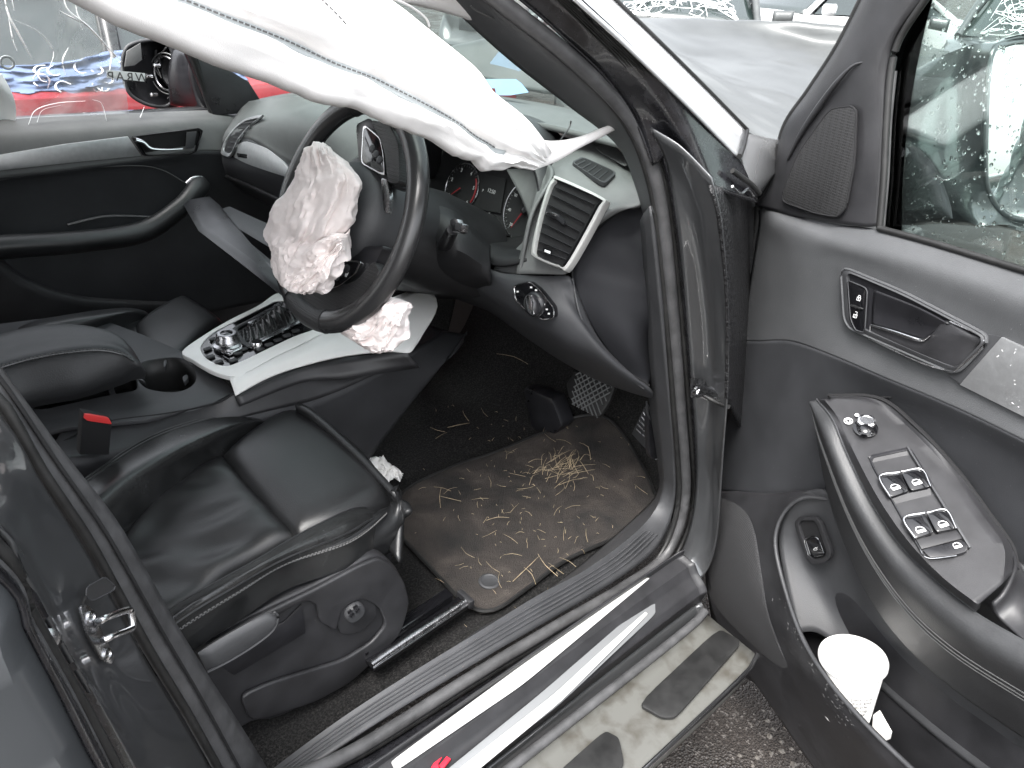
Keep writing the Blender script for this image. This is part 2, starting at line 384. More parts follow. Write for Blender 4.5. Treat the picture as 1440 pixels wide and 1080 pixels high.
nt.links.new(rp.outputs[0], mx.inputs[6]); nt.links.new(nb_.outputs['Fac'], mx.inputs[7]); nt.links.new(mx.outputs[2], b.inputs['Base Color'])
ad = nt.nodes.new('ShaderNodeMath'); nt.links.new(nc.outputs['Fac'], ad.inputs[0]); nt.links.new(nb_.outputs['Fac'], ad.inputs[1])
bp = nt.nodes.new('ShaderNodeBump'); bp.inputs['Strength'].default_value = .8; bp.inputs['Distance'].default_value = .004; nt.links.new(ad.outputs[0], bp.inputs['Height']); nt.links.new(bp.outputs[0], b.inputs['Normal'])
M['mat'] = m
# wet gravelly yard
m = mat('wet_gravel', (.05, .045, .04), .7); nt = m.node_tree; b = nt.nodes['Principled BSDF']; geo = nt.nodes.new('ShaderNodeNewGeometry')
v = nt.nodes.new('ShaderNodeTexVoronoi'); v.inputs['Scale'].default_value = 210; nt.links.new(geo.outputs['Position'], v.inputs['Vector'])
na = noisen(3, 8); rp = nt.nodes.new('ShaderNodeValToRGB'); rp.color_ramp.elements[0].position = .7; rp.color_ramp.elements[0].color = (.036, .028, .023, 1); rp.color_ramp.elements[1].position = .97; rp.color_ramp.elements[1].color = (.2, .18, .165, 1)
nt.links.new(v.outputs['Color'], rp.inputs[0])
mx = nt.nodes.new('ShaderNodeMix'); mx.data_type = 'RGBA'; mx.blend_type = 'MULTIPLY'; mx.inputs[0].default_value = .6; nt.links.new(rp.outputs[0], mx.inputs[6]); nt.links.new(na.outputs['Fac'], mx.inputs[7]); nt.links.new(mx.outputs[2], b.inputs['Base Color'])
mr = nt.nodes.new('ShaderNodeMapRange'); mr.inputs[1].default_value = .4; mr.inputs[2].default_value = .6; mr.inputs[3].default_value = .2; mr.inputs[4].default_value = .85; nt.links.new(na.outputs['Fac'], mr.inputs[0]); nt.links.new(mr.outputs[0], b.inputs['Roughness'])
bp = nt.nodes.new('ShaderNodeBump'); bp.inputs['Strength'].default_value = 1; bp.inputs['Distance'].default_value = .006; nt.links.new(v.outputs['Distance'], bp.inputs['Height']); nt.links.new(bp.outputs[0], b.inputs['Normal'])
M['ground'] = m
# dirty pale aluminium of the running board, mossy blotches
m = mat('grimy_aluminium', (.5, .49, .45), .6); nt = m.node_tree; b = nt.nodes['Principled BSDF']; geo = nt.nodes.new('ShaderNodeNewGeometry')
na = noisen(28, 12, .3); rp = nt.nodes.new('ShaderNodeValToRGB'); rp.color_ramp.elements[0].position = .30; rp.color_ramp.elements[0].color = (.05, .046, .038, 1); rp.color_ramp.elements[1].position = .54; rp.color_ramp.elements[1].color = (.092, .092, .085, 1)
nt.links.new(na.outputs['Fac'], rp.inputs[0]); nt.links.new(rp.outputs[0], b.inputs['Base Color'])
M['board'] = m
M['grime'] = mat('grimy_black_plastic', (.018, .018, .018), .55, col2=(.09, .088, .08), vscale=35, thr=(.5, .75), bump=.4, bscale=300)
# ================================================================== setting
GR = 900.
def gz(x, y): return 0.
n = 40; g = np.array([[[ (abs(a)**3)*math.copysign(GR, a), (abs(b)**3)*math.copysign(GR, b), 0] for b in np.linspace(-1, 1, n)] for a in np.linspace(-1, 1, n)])
v, f = grid(g); o = mk('ground', v, f, M['ground'], kind='structure')
# loose stones on the yard near the car
parts = []
for i in range(1500):
    x = random.uniform(.2, 2.2); y = -1.02-abs(random.gauss(0, .45)); s = random.uniform(.002, .009)
    q = np.array([[math.cos(a)*s*random.uniform(.7, 1.3), math.sin(a)*s*random.uniform(.7, 1.3), 0] for a in (0, 1.3, 2.5, 3.8, 5.1)])+[x, y, 0]
    top = np.array([x, y, s*.8]); parts.append((list(q)+[top], [(k, (k+1) % 5, 5) for k in range(5)]))
v, f = join(parts); mk('gravel', v, f, mat('pale_stone', (.10, .09, .08), .8, var=.5, vscale=80), kind='stuff')

# ================================================================== the crashed car
car = empty('crashed_car', (0.9, 0, 0), 'dark grey car with its front door wide open, black leather seats and fired airbags', 'car')
K = dict(parent=car)
# ---- floor carpet (goes up the bulkhead) and centre tunnel side
rows = [[(.0, y, .34), (.55, y, .345), (.95, y, .352), (1.15, y, .362), (1.27, y, .43), (1.35, y, .60), (1.37, y, .80), (1.38, y, 1.02)] for y in (-.70, -.45, -.2, .05, .2)]
loft('floor_carpet', rows, M['carpet'], nu=12, nv=40, solid=.01, **K)
rows = [[(-.1, y, .36), (.6, y, .36), (.95, y, .37), (1.12, y, .44), (1.2, y, .7)] for y in (.12, .4, .72)]
loft('floor_carpet', rows, M['carpet'], nu=8, nv=30, solid=.01, **K)
slab('bulkhead', [(1.40, -.74, .25), (1.40, .74, .25), (1.40, .70, 1.03), (1.40, -.70, 1.03)], (.01, 0, 0), M['rubber_d'], bev=0, **K)
# ---- sill, aperture lip and a-pillar as sections run along the door opening
S0 = [(200, 1180), (330, 1110), (513, 1000), (693, 853), (800, 787), (890, 724), (922, 690), (926, 640), (918, 560), (912, 400), (903, 300)]
def P_(pts, c, f_): return [f_(a, b, c) if not isinstance(c, (list, tuple)) else None for a, b in pts]
def Yv(pts): return [Y(a, b, y) for a, b, y in pts]
inner = [Z(330, 1190, .37), Z(513, 1035, .37), Z(660, 895, .37), Z(733, 853, .37), Z(800, 808, .37), Z(890, 730, .38), Y(925, 690, -.66), Y(922, 640, -.66), Y(912, 560, -.67), Y(906, 400, -.68), Y(900, 310, -.68)]
i2 = Yv([(230, 1200, -.70), (480, 1010, -.72), (690, 878, -.735), (760, 835, -.735), (830, 797, -.735), (905, 738, -.72), (932, 690, -.71), (930, 630, -.71), (923, 560, -.715), (912, 400, -.72), (905, 300, -.72)])
i3 = Yv([(270, 1190, -.74), (500, 1035, -.755), (690, 920, -.765), (790, 862, -.765), (868, 815, -.765), (925, 770, -.755), (946, 720, -.745), (948, 650, -.745), (941, 560, -.75), (925, 400, -.75), (913, 290, -.74)])
sill = loft('sill_trim', [inner, i2, i3], M['plastic_g'], nu=12, nv=90, linear=True, solid=.006, **K)
# ribs pressed into the sill trim
for k, t in enumerate((.25, .4, .55, .7)):
    a = cr(i2, 90); b = cr(i3, 90); c = (a*(1-t)+b*t)[8:56]+[0, 0, .0015]
    tube('tread_rib', c[::6], .0016, M['plastic_g'], sill, n=6, seg=60)
# door seal: two rubber lips following the opening right up the a-pillar
def frame_path(dx, y0, dz=0):
    pts = [(215, 1235, -.77), (380, 1112, -.775), (503, 1053, -.775), (667, 950, -.775), (780, 882, -.775), (873, 828, -.775), (930, 787, -.77), (955, 740, -.765), (964, 690, -.76), (962, 640, -.76), (957, 577, -.76), (950, 490, -.76), (942, 400, -.757), (931, 300, -.75), (917, 235, -.74), (893, 178, -.725), (850, 125, -.71), (790, 70, -.695), (735, 27, -.68), (640, -45, -.66), (420, -190, -.62)]
    return Yv([(a+dx[0], b+dx[1], c+y0) for a, b, c in pts])
seal = tube('door_seal', frame_path((0, 0), 0), .0105, M['rubber'], n=10, seg=160, **K)
tube('inner_seal_lip', frame_path((-9, 2), .006), .0055, M['rubber_d'], seal, n=8, seg=160)
tube('outer_seal_lip', frame_path((12, 4), -.004), .0055, M['rubber_d'], seal, n=8, seg=160)
# painted body: aperture flange + outer sill step, swept to the lower a-pillar
fl = frame_path((14, 8), -.004)
a0 = Yv([(255, 1250, -.79), (390, 1140, -.80), (520, 1080, -.80), (690, 960, -.80), (790, 895, -.80), (885, 838, -.80), (945, 795, -.79), (968, 748, -.785), (978, 690, -.78), (978, 620, -.78), (973, 540, -.78), (966, 450, -.78), (960, 380, -.78), (950, 300, -.775), (938, 235, -.76), (915, 180, -.75)])
a1 = Yv([(300, 1260, -.815), (440, 1150, -.815), (540, 1085, -.82), (700, 970, -.82), (810, 897, -.82), (905, 842, -.82), (962, 800, -.82), (985, 760, -.82), (1000, 700, -.82), (1000, 640, -.815), (1003, 560, -.81), (1000, 470, -.81), (993, 390, -.81), (985, 320, -.81), (975, 260, -.805), (955, 205, -.79)])
a2 = Yv([(330, 1270, -.82), (470, 1160, -.82), (575, 1085, -.83), (720, 985, -.83), (830, 910, -.835), (925, 855, -.84), (985, 815, -.85), (1005, 770, -.86), (1012, 700, -.86), (1016, 640, -.86), (1022, 560, -.86), (1024, 470, -.86), (1022, 410, -.86), (1018, 350, -.86), (1012, 300, -.86), (1000, 250, -.85)])
loft('inner_flange', [fl[:16], a0], M['paint_k'], nu=3, nv=110, linear=True, solid=.002, **K)
loft('front_pillar', [a0, a1, a2], M['paint'], nu=16, nv=110, solid=.002, **K)
# groove of the a-pillar and its outer black face, running up beside the windscreen
b0 = Yv([(920, 232, -.752), (893, 165, -.732), (850, 105, -.716), (790, 48, -.70), (745, 8, -.685), (640, -75, -.66), (450, -220, -.62)])
b1 = Yv([(955, 215, -.77), (920, 160, -.755), (870, 95, -.735), (815, 40, -.715), (775, 0, -.70), (680, -90, -.675), (480, -240, -.635)])
b2 = Yv([(1000, 262, -.82), (965, 180, -.79), (905, 95, -.76), (850, 38, -.74), (812, 0, -.73), (710, -100, -.695), (510, -260, -.65)])
b3 = Yv([(1066, 285, -.84), (1038, 222, -.815), (960, 140, -.785), (880, 62, -.76), (806, -6, -.745), (730, -80, -.71), (540, -275, -.66)])
ap = loft('front_pillar', [b0, b1, b2, b3], M['paint_k'], nu=24, nv=80, solid=.004, **K)
# streak-like sealing ridges in the black channel
for k in range(7):
    t = .15+k*.11; aa = cr(b1, 60); bb = cr(b3, 60); c = aa*(1-t)+bb*t; s0 = random.randint(4, 20); e0 = random.randint(30, 56)
    tube('sealant_ridge', c[s0:e0:4]+[0, -.0015, .001], .0012, M['rubber_d'], ap, n=6, seg=40)
# outer a-pillar skin with the white sky reflection put into its pale colour, and the black windscreen gasket
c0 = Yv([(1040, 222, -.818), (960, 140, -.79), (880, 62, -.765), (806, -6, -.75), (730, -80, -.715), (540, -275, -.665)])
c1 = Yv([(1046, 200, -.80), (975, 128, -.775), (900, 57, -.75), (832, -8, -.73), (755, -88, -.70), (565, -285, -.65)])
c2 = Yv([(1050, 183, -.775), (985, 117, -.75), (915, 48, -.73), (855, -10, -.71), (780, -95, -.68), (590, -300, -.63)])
M['skysheen'] = mat('pillar_sky_reflection', (.55, .56, .57), .25, metal=.35, coat=1)
loft('pillar_skin', [c0, c1, c2], M['skysheen'], nu=10, nv=50, solid=.004, **K)
tube('windscreen_gasket', c2, .004, M['rubber_d'], n=8, seg=60, **K)
tube('windscreen_gasket', [Y(1050, 183, -.775), Y(1045, 205, -.80), Y(1040, 220, -.82)], .004, M['rubber_d'], n=8, seg=12, **K)
# wiper arm end / hinge clutter at the pillar foot
hb = tube('pillar_foot_seal', Yv([(1030, 240, -.83), (1055, 258, -.84), (1068, 272, -.84)]), .004, M['rubber_d'], n=8, seg=12, **K)
tube('cable', Yv([(1030, 262, -.835), (1042, 272, -.838), (1052, 266, -.838), (1060, 276, -.84)]), .002, M['steel'], hb, n=8, seg=16)
# inner a-pillar trim (charcoal), both sides of the car
t0 = Yv([(905, 305, -.68), (893, 262, -.67), (868, 205, -.655), (800, 150, -.635), (720, 88, -.61), (655, 30, -.59), (560, -60, -.56), (350, -220, -.52)])
t1 = Yv([(910, 300, -.72), (903, 240, -.715), (880, 182, -.70), (825, 130, -.685), (755, 70, -.67), (700, 22, -.655), (610, -60, -.63), (400, -215, -.59)])
t2 = Yv([(918, 300, -.745), (908, 230, -.73), (884, 172, -.715), (838, 120, -.70), (775, 60, -.685), (722, 15, -.67), (630, -65, -.65), (420, -215, -.61)])
loft('pillar_trim', [t0, t1, t2], M['doortrim'], nu=10, nv=60, solid=.006, **K)
loft('inner_flange', [[p+[.004, .004, 0] for p in cr(t2, 40)], [p+[.004, .004, 0] for p in cr(b0, 40)[::-1]]][:0] or [b0, [p+[.02, .03, .012] for p in cr(b0, 30)]], M['paint_k'], nu=3, nv=50, solid=.003, **K)
# ---- scuff plates and lower rocker
def strip(name, A, B, mt, parent, h=.0025, **k):
    a = cr(A, 30); b = cr(B, 30); return mk(name, *grid(surf([a, b], 2, 30, True)+[0, 0, h]), mt, parent, solid=.003, **k)
# rocker surfaces between plates, straight runs along x
def run(pts, x0=-.6, x1=.93, mt='grime', name='rocker', e=.0):
    # pts: (px,py,z) on the transversal through px 733; the run is parallel to the car
    P = [Z(a, b, z) for a, b, z in pts]
    rows = [[(x0, p[1], p[2]), ((x0+x1)/2, p[1], p[2]), (x1, p[1], p[2]), (x1+.05, p[1]-.01, p[2]+.012)] for p in P]
    return rows
rk = run([(733, 931, .445), (733, 938, .43), (733, 966, .428), (733, 986, .412), (733, 1013, .398), (733, 1030, .385), (733, 1040, .35)])
loft('outer_sill', rk, M['plastic'], nu=36, nv=30, linear=True, solid=.003, **K)
rk2 = run([(733, 1040, .352), (733, 1052, .345), (733, 1068, .325), (733, 1090, .28)])
loft('lower_rocker', rk2, M['paint'], nu=12, nv=30, solid=.003, **K)
def zrun(p1, p2, z1, z2):  # strip from pixel quads
    return [Z(*p1, z1), Z(*p2, z2)]
def plate(name, top, bot, z0, z1, par=None):
    A = [Z(a, b, z0) for a, b in top]; B = [Z(a, b, z1) for a, b in bot][::-1]
    P = rnd(A+B, 4, .10)+np.array([0, 0, .0008]); n_ = np.array([0, -.35, 1]); n_ = n_/np.linalg.norm(n_)
    return slab(name, P, n_*.003, M['dull' if z0 < .42 else 'silver_w'], par or car, bev=.001)
plate('scuff_plate', [(549, 1072), (720, 946), (900, 815)], [(556, 1086), (735, 964), (914, 814)], .4305, .4285)
M['dull'] = mat('dull_aluminium', (.17, .175, .18), .45, metal=.2)
p2 = plate('scuff_plate', [(598, 1108), (760, 976), (920, 837)], [(612, 1125), (783, 995), (921, 865)], .412, .401)
M['silver_d'] = mat('dulled_aluminium', (.32, .33, .34), .45, metal=.6)
slab('scuff_plate', [Z(616, 1118, .408), Z(770, 988, .408), Z(908, 853, .408), Z(913, 862, .405), Z(780, 1003, .404), Z(632, 1130, .404)], (0, -.0006, .0035), M['silver_w'])if False else None
slab('plate_inlay', rnd([Z(a, b, .4055) for a, b in [(640, 1088), (780, 978), (905, 862), (911, 866), (790, 988), (655, 1100)]], 3, .1)+np.array([0, 0, .0042]), (0, 0, .001), M['silver_w'], p2, bev=.0004)
# red and white badge at the bottom end of the lower plate
slab('plate_badge', [Z(606, 1082, .4095), Z(613, 1071, .4095), Z(622, 1067, .4095), Z(616, 1077, .4095), Z(618, 1085, .4095)], (0, 0, .005), M['logo'], p2, bev=.0005)
slab('plate_badge', [Z(617, 1080, .4095), Z(628, 1066, .4095), Z(634, 1070, .4095), Z(622, 1085, .4095)], (0, 0, .005), M['logo'], p2, bev=.0005)
# ---- running board with its rubber treads
bt = [Z(640, 1200, .375), Z(733, 1108, .375), Z(905, 935, .38), Z(1000, 845, .38)]
b_in = [(-.6, -.925, .375), (.3, -.925, .375), (.86, -.93, .378), (.95, -.925, .378)]
b_out = [(-.6, -1.035, .375), (.3, -1.037, .375), (.86, -1.037, .378), (.94, -1.03, .378)]
b_ed = [(-.6, -1.048, .37), (.3, -1.05, .37), (.86, -1.05, .372), (.945, -1.04, .372)]
b_lo = [(-.6, -1.045, .335), (.3, -1.047, .335), (.86, -1.047, .335), (.94, -1.03, .335)]
rb = loft('running_board', [b_in, b_out, b_ed, b_lo], M['board'], nu=15, nv=40, linear=True, solid=.006, **K)
tube('board_edge', b_ed, .005, M['chrome'], rb, seg=40)
for poly in ([(896, 993), (1010, 886), (1040, 903), (1038, 912), (950, 1012), (930, 1012)], [(778, 1094), (850, 1030), (870, 1040), (878, 1080), (820, 1130), (790, 1130)]):
    slab('tread_pad', rnd([Z(a, b, .3815) for a, b in poly], 4, .2), (0, 0, .006), M['rubber_d'], rb, bev=.002)
# dirt line between rocker and board
tube('board_seal', [(-.6, -.922, .378), (.3, -.922, .378), (.86, -.928, .381), (.95, -.922, .381)], .008, M['rubber'], rb, seg=50)
# ---- wheel-arch liner / hinge gap: black textured strip behind the door edge
h0 = Yv([(1022, 560, -.862), (1024, 470, -.862), (1022, 400, -.862), (1016, 340, -.862), (1010, 295, -.862), (1000, 260, -.852)])
h1 = [X(1052, 620, 1.22), X(1056, 520, 1.22), X(1060, 420, 1.22), X(1062, 360, 1.22), X(1064, 310, 1.22), X(1066, 275, 1.22)]
M['rough'] = mat('rough_underseal', (.012, .012, .013), .35, bump=1, bscale=120, bdist=.006)
loft('wing_edge', [h0, h1], M['rough'], nu=4, nv=30, solid=.004, **K)
# check strap with bolt
cs = slab('check_strap', Yv([(972, 540, -.80), (1000, 545, -.80), (1026, 560, -.84), (1020, 573, -.84), (985, 560, -.80), (971, 560, -.80)]), (0, .004, .012), M['steel'], car, bev=.002)
tube('strap_arm', Yv([(990, 556, -.805), (1008, 566, -.83), (1024, 572, -.86)]), .004, M['rubber_d'], cs, seg=12)
lathe('bolt', Y(978, 549, -.806), (0, -1, 0), [(.008, 0), (.008, .004), (.005, .005), (.005, .002), (0, .002)], M['chrome'], cs)
# ---- body outside: wing, bonnet, scuttle
hood = [Yv([(960, 110, -.74), (1047, 180, -.735), (1104, 202, -.73), (1190, 205, -.70)])+[X(1283, 135, 2.1)],
        [Y(935, 85, -.45), Y(1030, 135, -.45), X(1120, 150, 1.85), X(1210, 130, 2.2), X(1310, 100, 2.35)],
        [(1.49, .0, 1.12), Y(905, 60, 0), Y(980, 85, 0), X(1080, 85, 2.2), X(1200, 80, 2.5), X(1325, 85, 2.6)],
        [(1.44, .40, 1.12), X(870, 40, 1.7), X(935, 62, 1.95), X(1020, 58, 2.25), X(1120, 58, 2.5), X(1330, 78, 2.65)],
        [(1.32, .73, 1.11), X(835, 20, 1.75), X(880, 24, 2.15), X(1000, 28, 2.4), X(1190, 36, 2.6), X(1335, 74, 2.7)],
        [(1.32, .80, 1.02), X(830, 60, 2.0), X(880, 60, 2.4), X(1000, 70, 2.6), X(1190, 80, 2.8), X(1335, 110, 2.8)]]
from mathutils import noise as NZ
def dents(P): return np.array([[[0, 0, .010*NZ.noise(Vector((q[0]*3.5, q[1]*5, 2)))+.004*NZ.noise(Vector((q[0]*11, q[1]*11, 5)))] for q in r] for r in P])
loft('bonnet', hood, M['paint_l'], nu=60, nv=90, solid=.012, noise=dents, **K)
wing = [[Y(1042, 222, -.80), D(1067, 262, -.03), D(1110, 290, -.09), (1.40, -.86, 1.08), (1.75, -.88, 1.03), (2.2, -.86, .93), (2.5, -.70, .80)],
        [Y(1047, 185, -.76), D(1095, 203, -.05), D(1140, 212, -.12), (1.45, -.79, 1.115), (1.75, -.80, 1.09), (2.15, -.76, 1.02), (2.5, -.6, .88)]]
wg = [r[2:] for r in wing]
wg = [[D(1108, 262, -.10)]+list(wg[0][1:]), [D(1110, 205, -.12)]+list(wg[1][1:])]
loft('front_wing', [[(max(1.22, a[0]), -.90, .45) for a in wg[0]], [(max(1.2, a[0]), a[1]-.03, a[2]-.14) for a in wg[0]], wg[0], wg[1], [(a[0], a[1]+.12, a[2]-.02) for a in wg[1]]], M['paint'], nu=24, nv=50, solid=.004, **K)
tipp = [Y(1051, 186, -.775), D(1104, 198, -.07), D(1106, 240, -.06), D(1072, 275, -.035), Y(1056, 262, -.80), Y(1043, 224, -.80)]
slab('front_wing', rnd(tipp, 3, .15), (.01, .01, -.012), M['skysheen'], bev=.003, **K)  # wing tip: pale colour stands for sky reflected in dark grey paint
nose = [[(2.5, -.72, .80), (2.62, -.3, .82), (2.66, 0, .83), (2.62, .3, .82), (2.5, .72, .80)], [(2.62, -.74, .6), (2.75, -.3, .6), (2.8, 0, .6), (2.75, .3, .6), (2.62, .74, .6)], [(2.55, -.72, .3), (2.7, -.3, .28), (2.75, 0, .28), (2.7, .3, .28), (2.55, .72, .3)]]
loft('bumper', nose, M['paint'], nu=12, nv=30, solid=.01, **K)
def wheel_at(p, x, y, r=.37, side=-1):
    t = lathe('tyre', (x, y, r), (0, 1, 0), [(r*.62, -.11), (r*.9, -.12), (r, -.09), (r, .09), (r*.9, .12), (r*.62, .11)], M['tyre'], p, seg=40)
    lathe('rim', (x, y+side*.05, r), (0, side, 0), [(0, .03), (r*.15, .03), (r*.2, -.01), (r*.5, .02), (r*.62, .05), (r*.62, -.1)], M['steel'], t, seg=30)
wheel_at(car, 1.78, -.78)
# ---- roof, header and windscreen
rf = [[(.62, y, 1.50-.04*abs(y)/.6), (.35, y, 1.585-.05*abs(y)/.6), (-.3, y, 1.63-.06*abs(y)/.6), (-1.2, y, 1.61-.06*abs(y)/.6), (-2.0, y, 1.52-.06*abs(y)/.6)] for y in (-.60, -.3, 0, .3, .60)]
rf = [[(x-.08 if y else x, y, z) for x, y, z in r] for r in rf]
loft('roof', rf, M['paint'], nu=20, nv=30, solid=.03, **K)
ws_b = [(1.24, -.76, 1.10), (1.42, -.4, 1.08), (1.50, 0, 1.07), (1.42, .4, 1.08), (1.18, .76, 1.09)]
ws_t = [(.46, -.60, 1.47), (.52, -.3, 1.49), (.54, 0, 1.50), (.52, .3, 1.49), (.46, .60, 1.47)]
loft('windscreen', [ws_b, [tuple((np.array(a)+np.array(b))/2+[.02, 0, .025]) for a, b in zip(ws_b, ws_t)], ws_t], M['wsglass'], nu=10, nv=24, **K)
# left a-pillar
lp = [(1.16, .78, 1.05), (.98, .765, 1.15), (.72, .70, 1.33), (.44, .62, 1.47)]
loft('pillar_trim', [lp, [(a+.0, b-.05, c+.01) for a, b, c in lp], [(a+.10, b-.06, c+.02) for a, b, c in lp]], M['doortrim'], nu=8, nv=20, solid=.02, **K)
# rear part of the cabin: passenger-side b-pillar and dark interior behind the seats
slab('rear_pillar_trim', [(-.05, .70, .4), (.08, .72, .4), (.06, .73, 1.0), (-.05, .66, 1.5), (-.18, .66, 1.5), (-.12, .72, 1.0)], (0, .06, 0), M['plastic'], car, bev=.01)
# ---- passenger door
pd = empty('passenger_door', (.4, .78, .35), parent=car)
dp = [[PYx for PYx in (X(-60, 182, .2),)]] if False else None
def yl(pts, y): return [Y(a, b, y) for a, b in pts]
# inner trim: sections from the belt down to the pocket, forward end under the dash
r0 = [( -.1, .775, 1.02), (.31, .775, 1.02), (.55, .775, 1.013), (.80, .775, 1.005), (1.0, .775, .985)]
r1 = yl([(-200, 185), (0, 180), (150, 172), (290, 164)], .74)+[(1.0, .74, .97)]
r2 = yl([(-200, 222), (0, 200), (150, 188), (290, 176)], .715)+[(1.0, .715, .92)]
r3 = yl([(-200, 262), (0, 250), (180, 228), (292, 212)], .70)+[(1.0, .70, .86)]
r4 = yl([(-200, 280), (0, 262), (180, 240), (300, 240)], .715)+[(1.0, .715, .80)]
r5 = yl([(-200, 340), (0, 315), (180, 290), (300, 280)], .73)+[(1.0, .73, .72)]
r6 = yl([(-200, 420), (0, 372), (180, 350), (320, 330)], .73)+[(1.0, .73, .60)]
r7 = yl([(-200, 560), (0, 500), (150, 470), (340, 430)], .74)+[(1.0, .74, .42)]
loft('trim_panel', [r0, r1, r2, r3], M['dash'], pd, nu=30, nv=50, solid=.01)
loft('trim_panel', [r3, r4, r5, r6, r7], M['dash_dark'], pd, nu=40, nv=50, solid=.01)
tube('seam', yl([(-60, 262), (0, 253), (90, 240), (180, 233), (225, 238), (262, 258)], .708), .0016, M['thread'], pd, seg=50, n=6)
# silver inlay
slab('trim_strip', [Y(a, b, .697) for a, b in [(-80, 228), (0, 218), (90, 203), (180, 192), (199, 219), (90, 230), (0, 240), (-80, 252)]], (0, .006, 0), M['silver'], pd, bev=.001)
# handle bezel, lever, recess, small control
bz = [Y(a, b, .695) for a, b in [(184, 192), (280, 180), (286, 184), (277, 213), (268, 217), (201, 220)]]
hd = ring('handle_bezel', rnd(bz, 4, .12), shrink(rnd(bz, 4, .12), .90), (0, .006, 0), M['gloss'], pd)
slab('handle_recess', shrink(bz, .93), (0, .002, 0), M['void'], hd) if False else slab('handle_recess', [p+[0, .008, 0] for p in shrink(bz, .95)], (0, .002, 0), M['void'], hd)
tube('handle_lever', [Y(190, 196, .69), Y(202, 200, .688), Y(212, 208, .685), Y(232, 210, .682), Y(256, 209, .682)], [.013, .012, .008, .006, .005], M['chrome'], hd, n=10, seg=24, flat=.45)
slab('button_panel', [Y(a, b, .692) for a, b in [(263, 186), (277, 185), (273, 208), (261, 209)]], (0, .004, 0), M['plastic_g'], hd)
# armrest with pull
bag('armrest', Yv([(-90, 345, .66), (0, 338, .64), (110, 328, .63), (195, 312, .63), (245, 280, .635), (270, 252, .645), (285, 248, .65)]), Yv([(-90, 372, .60), (0, 358, .59), (110, 352, .59), (205, 340, .60), (260, 305, .61), (290, 275, .62), (297, 262, .63)]), .055, M['leather'], pd, nu=60, nv=20)
tube('seam', Yv([(-90, 352, .625), (0, 344, .612), (110, 337, .605), (200, 322, .605), (250, 290, .615), (280, 258, .63)]), .0016, M['thread'], pd, seg=50, n=6)
tube('armrest_trim', Yv([(262, 258, .65), (272, 250, .648), (284, 250, .645)]), .005, M['steel'], pd, seg=10)
# lower pocket lip
loft('door_pocket', [Yv([(-60, 330, .64), (0, 362, .64), (40, 392, .64), (110, 415, .64), (190, 422, .65), (240, 424, .66)]), Yv([(-60, 350, .63), (0, 385, .63), (40, 410, .63), (110, 430, .63), (190, 436, .64), (240, 436, .65)]), Yv([(-60, 420, .66), (0, 470, .66), (40, 490, .66), (110, 500, .66), (190, 500, .66), (240, 490, .67)])], M['plastic'], pd, nu=12, nv=40, solid=.005)
tube('pull_edge', Yv([(95, 316, .70), (150, 304, .70), (215, 305, .70)]), .006, M['plastic_g'], pd, seg=20, flat=.5)
# sail panel and window frame
slab('sail_panel', Yv([(255, 60, .75), (268, 66, .75), (350, 115, .72), (372, 150, .72), (336, 160, .73), (300, 162, .75)]), (0, .02, 0), M['plastic_s'], pd, bev=.002)
tube('window_frame', Yv([(300, 163, .765), (268, 70, .745), (255, 45, .735), (225, 5, .71), (180, -60, .68)]), .010, M['rubber_d'], pd, seg=30)
tube('window_frame', [(-.12, .68, 1.45), (.1, .68, 1.465), (.3, .68, 1.46), (.42, .685, 1.43), (.6, .70, 1.32)], .014, M['rubber_d'], pd, seg=30)
slab('door_skin', [(-.1, .80, .35), (1.1, .80, .35), (1.12, .83, .7), (1.08, .80, 1.0), (-.1, .80, 1.02)], (0, .05, 0), M['paint'], pd, bev=.01)
# passenger mirror, smashed: shell, exposed motor ring, wires
pm = empty('door_mirror', (.8, .96, .98), parent=car)
mo = [Y(a, b, 1.0) for a, b in [(176, 70), (190, 60), (215, 56), (236, 58), (245, 95), (246, 125), (240, 145), (225, 150), (200, 144), (180, 128), (172, 95)]]
mo = cr(mo, 40, True)
c_ = mo.mean(0)
layers = [mo, c_+(mo-c_)*1.05+[.04, .02, 0], c_+(mo-c_)*.95+[.11, .05, 0], c_+(mo-c_)*.5+[.15, .06, 0]]
P = np.array(layers); v, f = grid(P, cv=True); f = list(f)+[tuple(3*40+i for i in range(40))]
mk('mirror_shell', v, f, M['plastic_s'], pm, solid=.004)
tube('shell_rim', mo, .005, M['plastic_g'], pm, closed=True, seg=60, n=8)
slab('broken_plate', [Y(a, b, .983) for a, b in [(178, 72), (198, 60), (200, 84), (190, 92), (175, 94)]], (0, .003, 0), M['dash'], pm)
cc = Y(221, 105, .985)
vv = cc-CAM; vv /= np.linalg.norm(vv)
nn = np.array([-.9, -.4, .1])
motor = lathe('mirror_motor', cc+np.array([.05, .02, 0]), nn, [(.045, -.03), (.045, .0), (.036, .004), (.03, -.006), (0, -.01)], M['plastic'], pm)
n_, ua, ub = disc_frame(nn)
for k in range(7):
    a1_ = random.uniform(0, 6.28); a2_ = a1_+random.uniform(.8, 2.4)
    pt = [cc+np.array([.035, .012, 0])+ua*math.cos(a)*r+ub*math.sin(a)*r for a, r in ((a1_, .07), ((a1_+a2_)/2, .05), (a2_, .03))]
    tube('wire', pt, .0016, M['rubber'] if k % 2 else M['thread'], motor, n=6, seg=14)
tube('motor_ring', [cc+np.array([.03, .01, 0])+ua*math.cos(a)*.045+ub*math.sin(a)*.045 for a in np.arange(14)/14*6.283], .0035, M['steel'], motor, closed=True, seg=40, n=8, upv=nn)
tube('motor_ring', [cc+np.array([.03, .01, 0])+ua*math.cos(a)*.06+ub*math.sin(a)*.055 for a in np.arange(14)/14*6.283], .0018, M['dash'], motor, closed=True, seg=40, n=8, upv=nn)
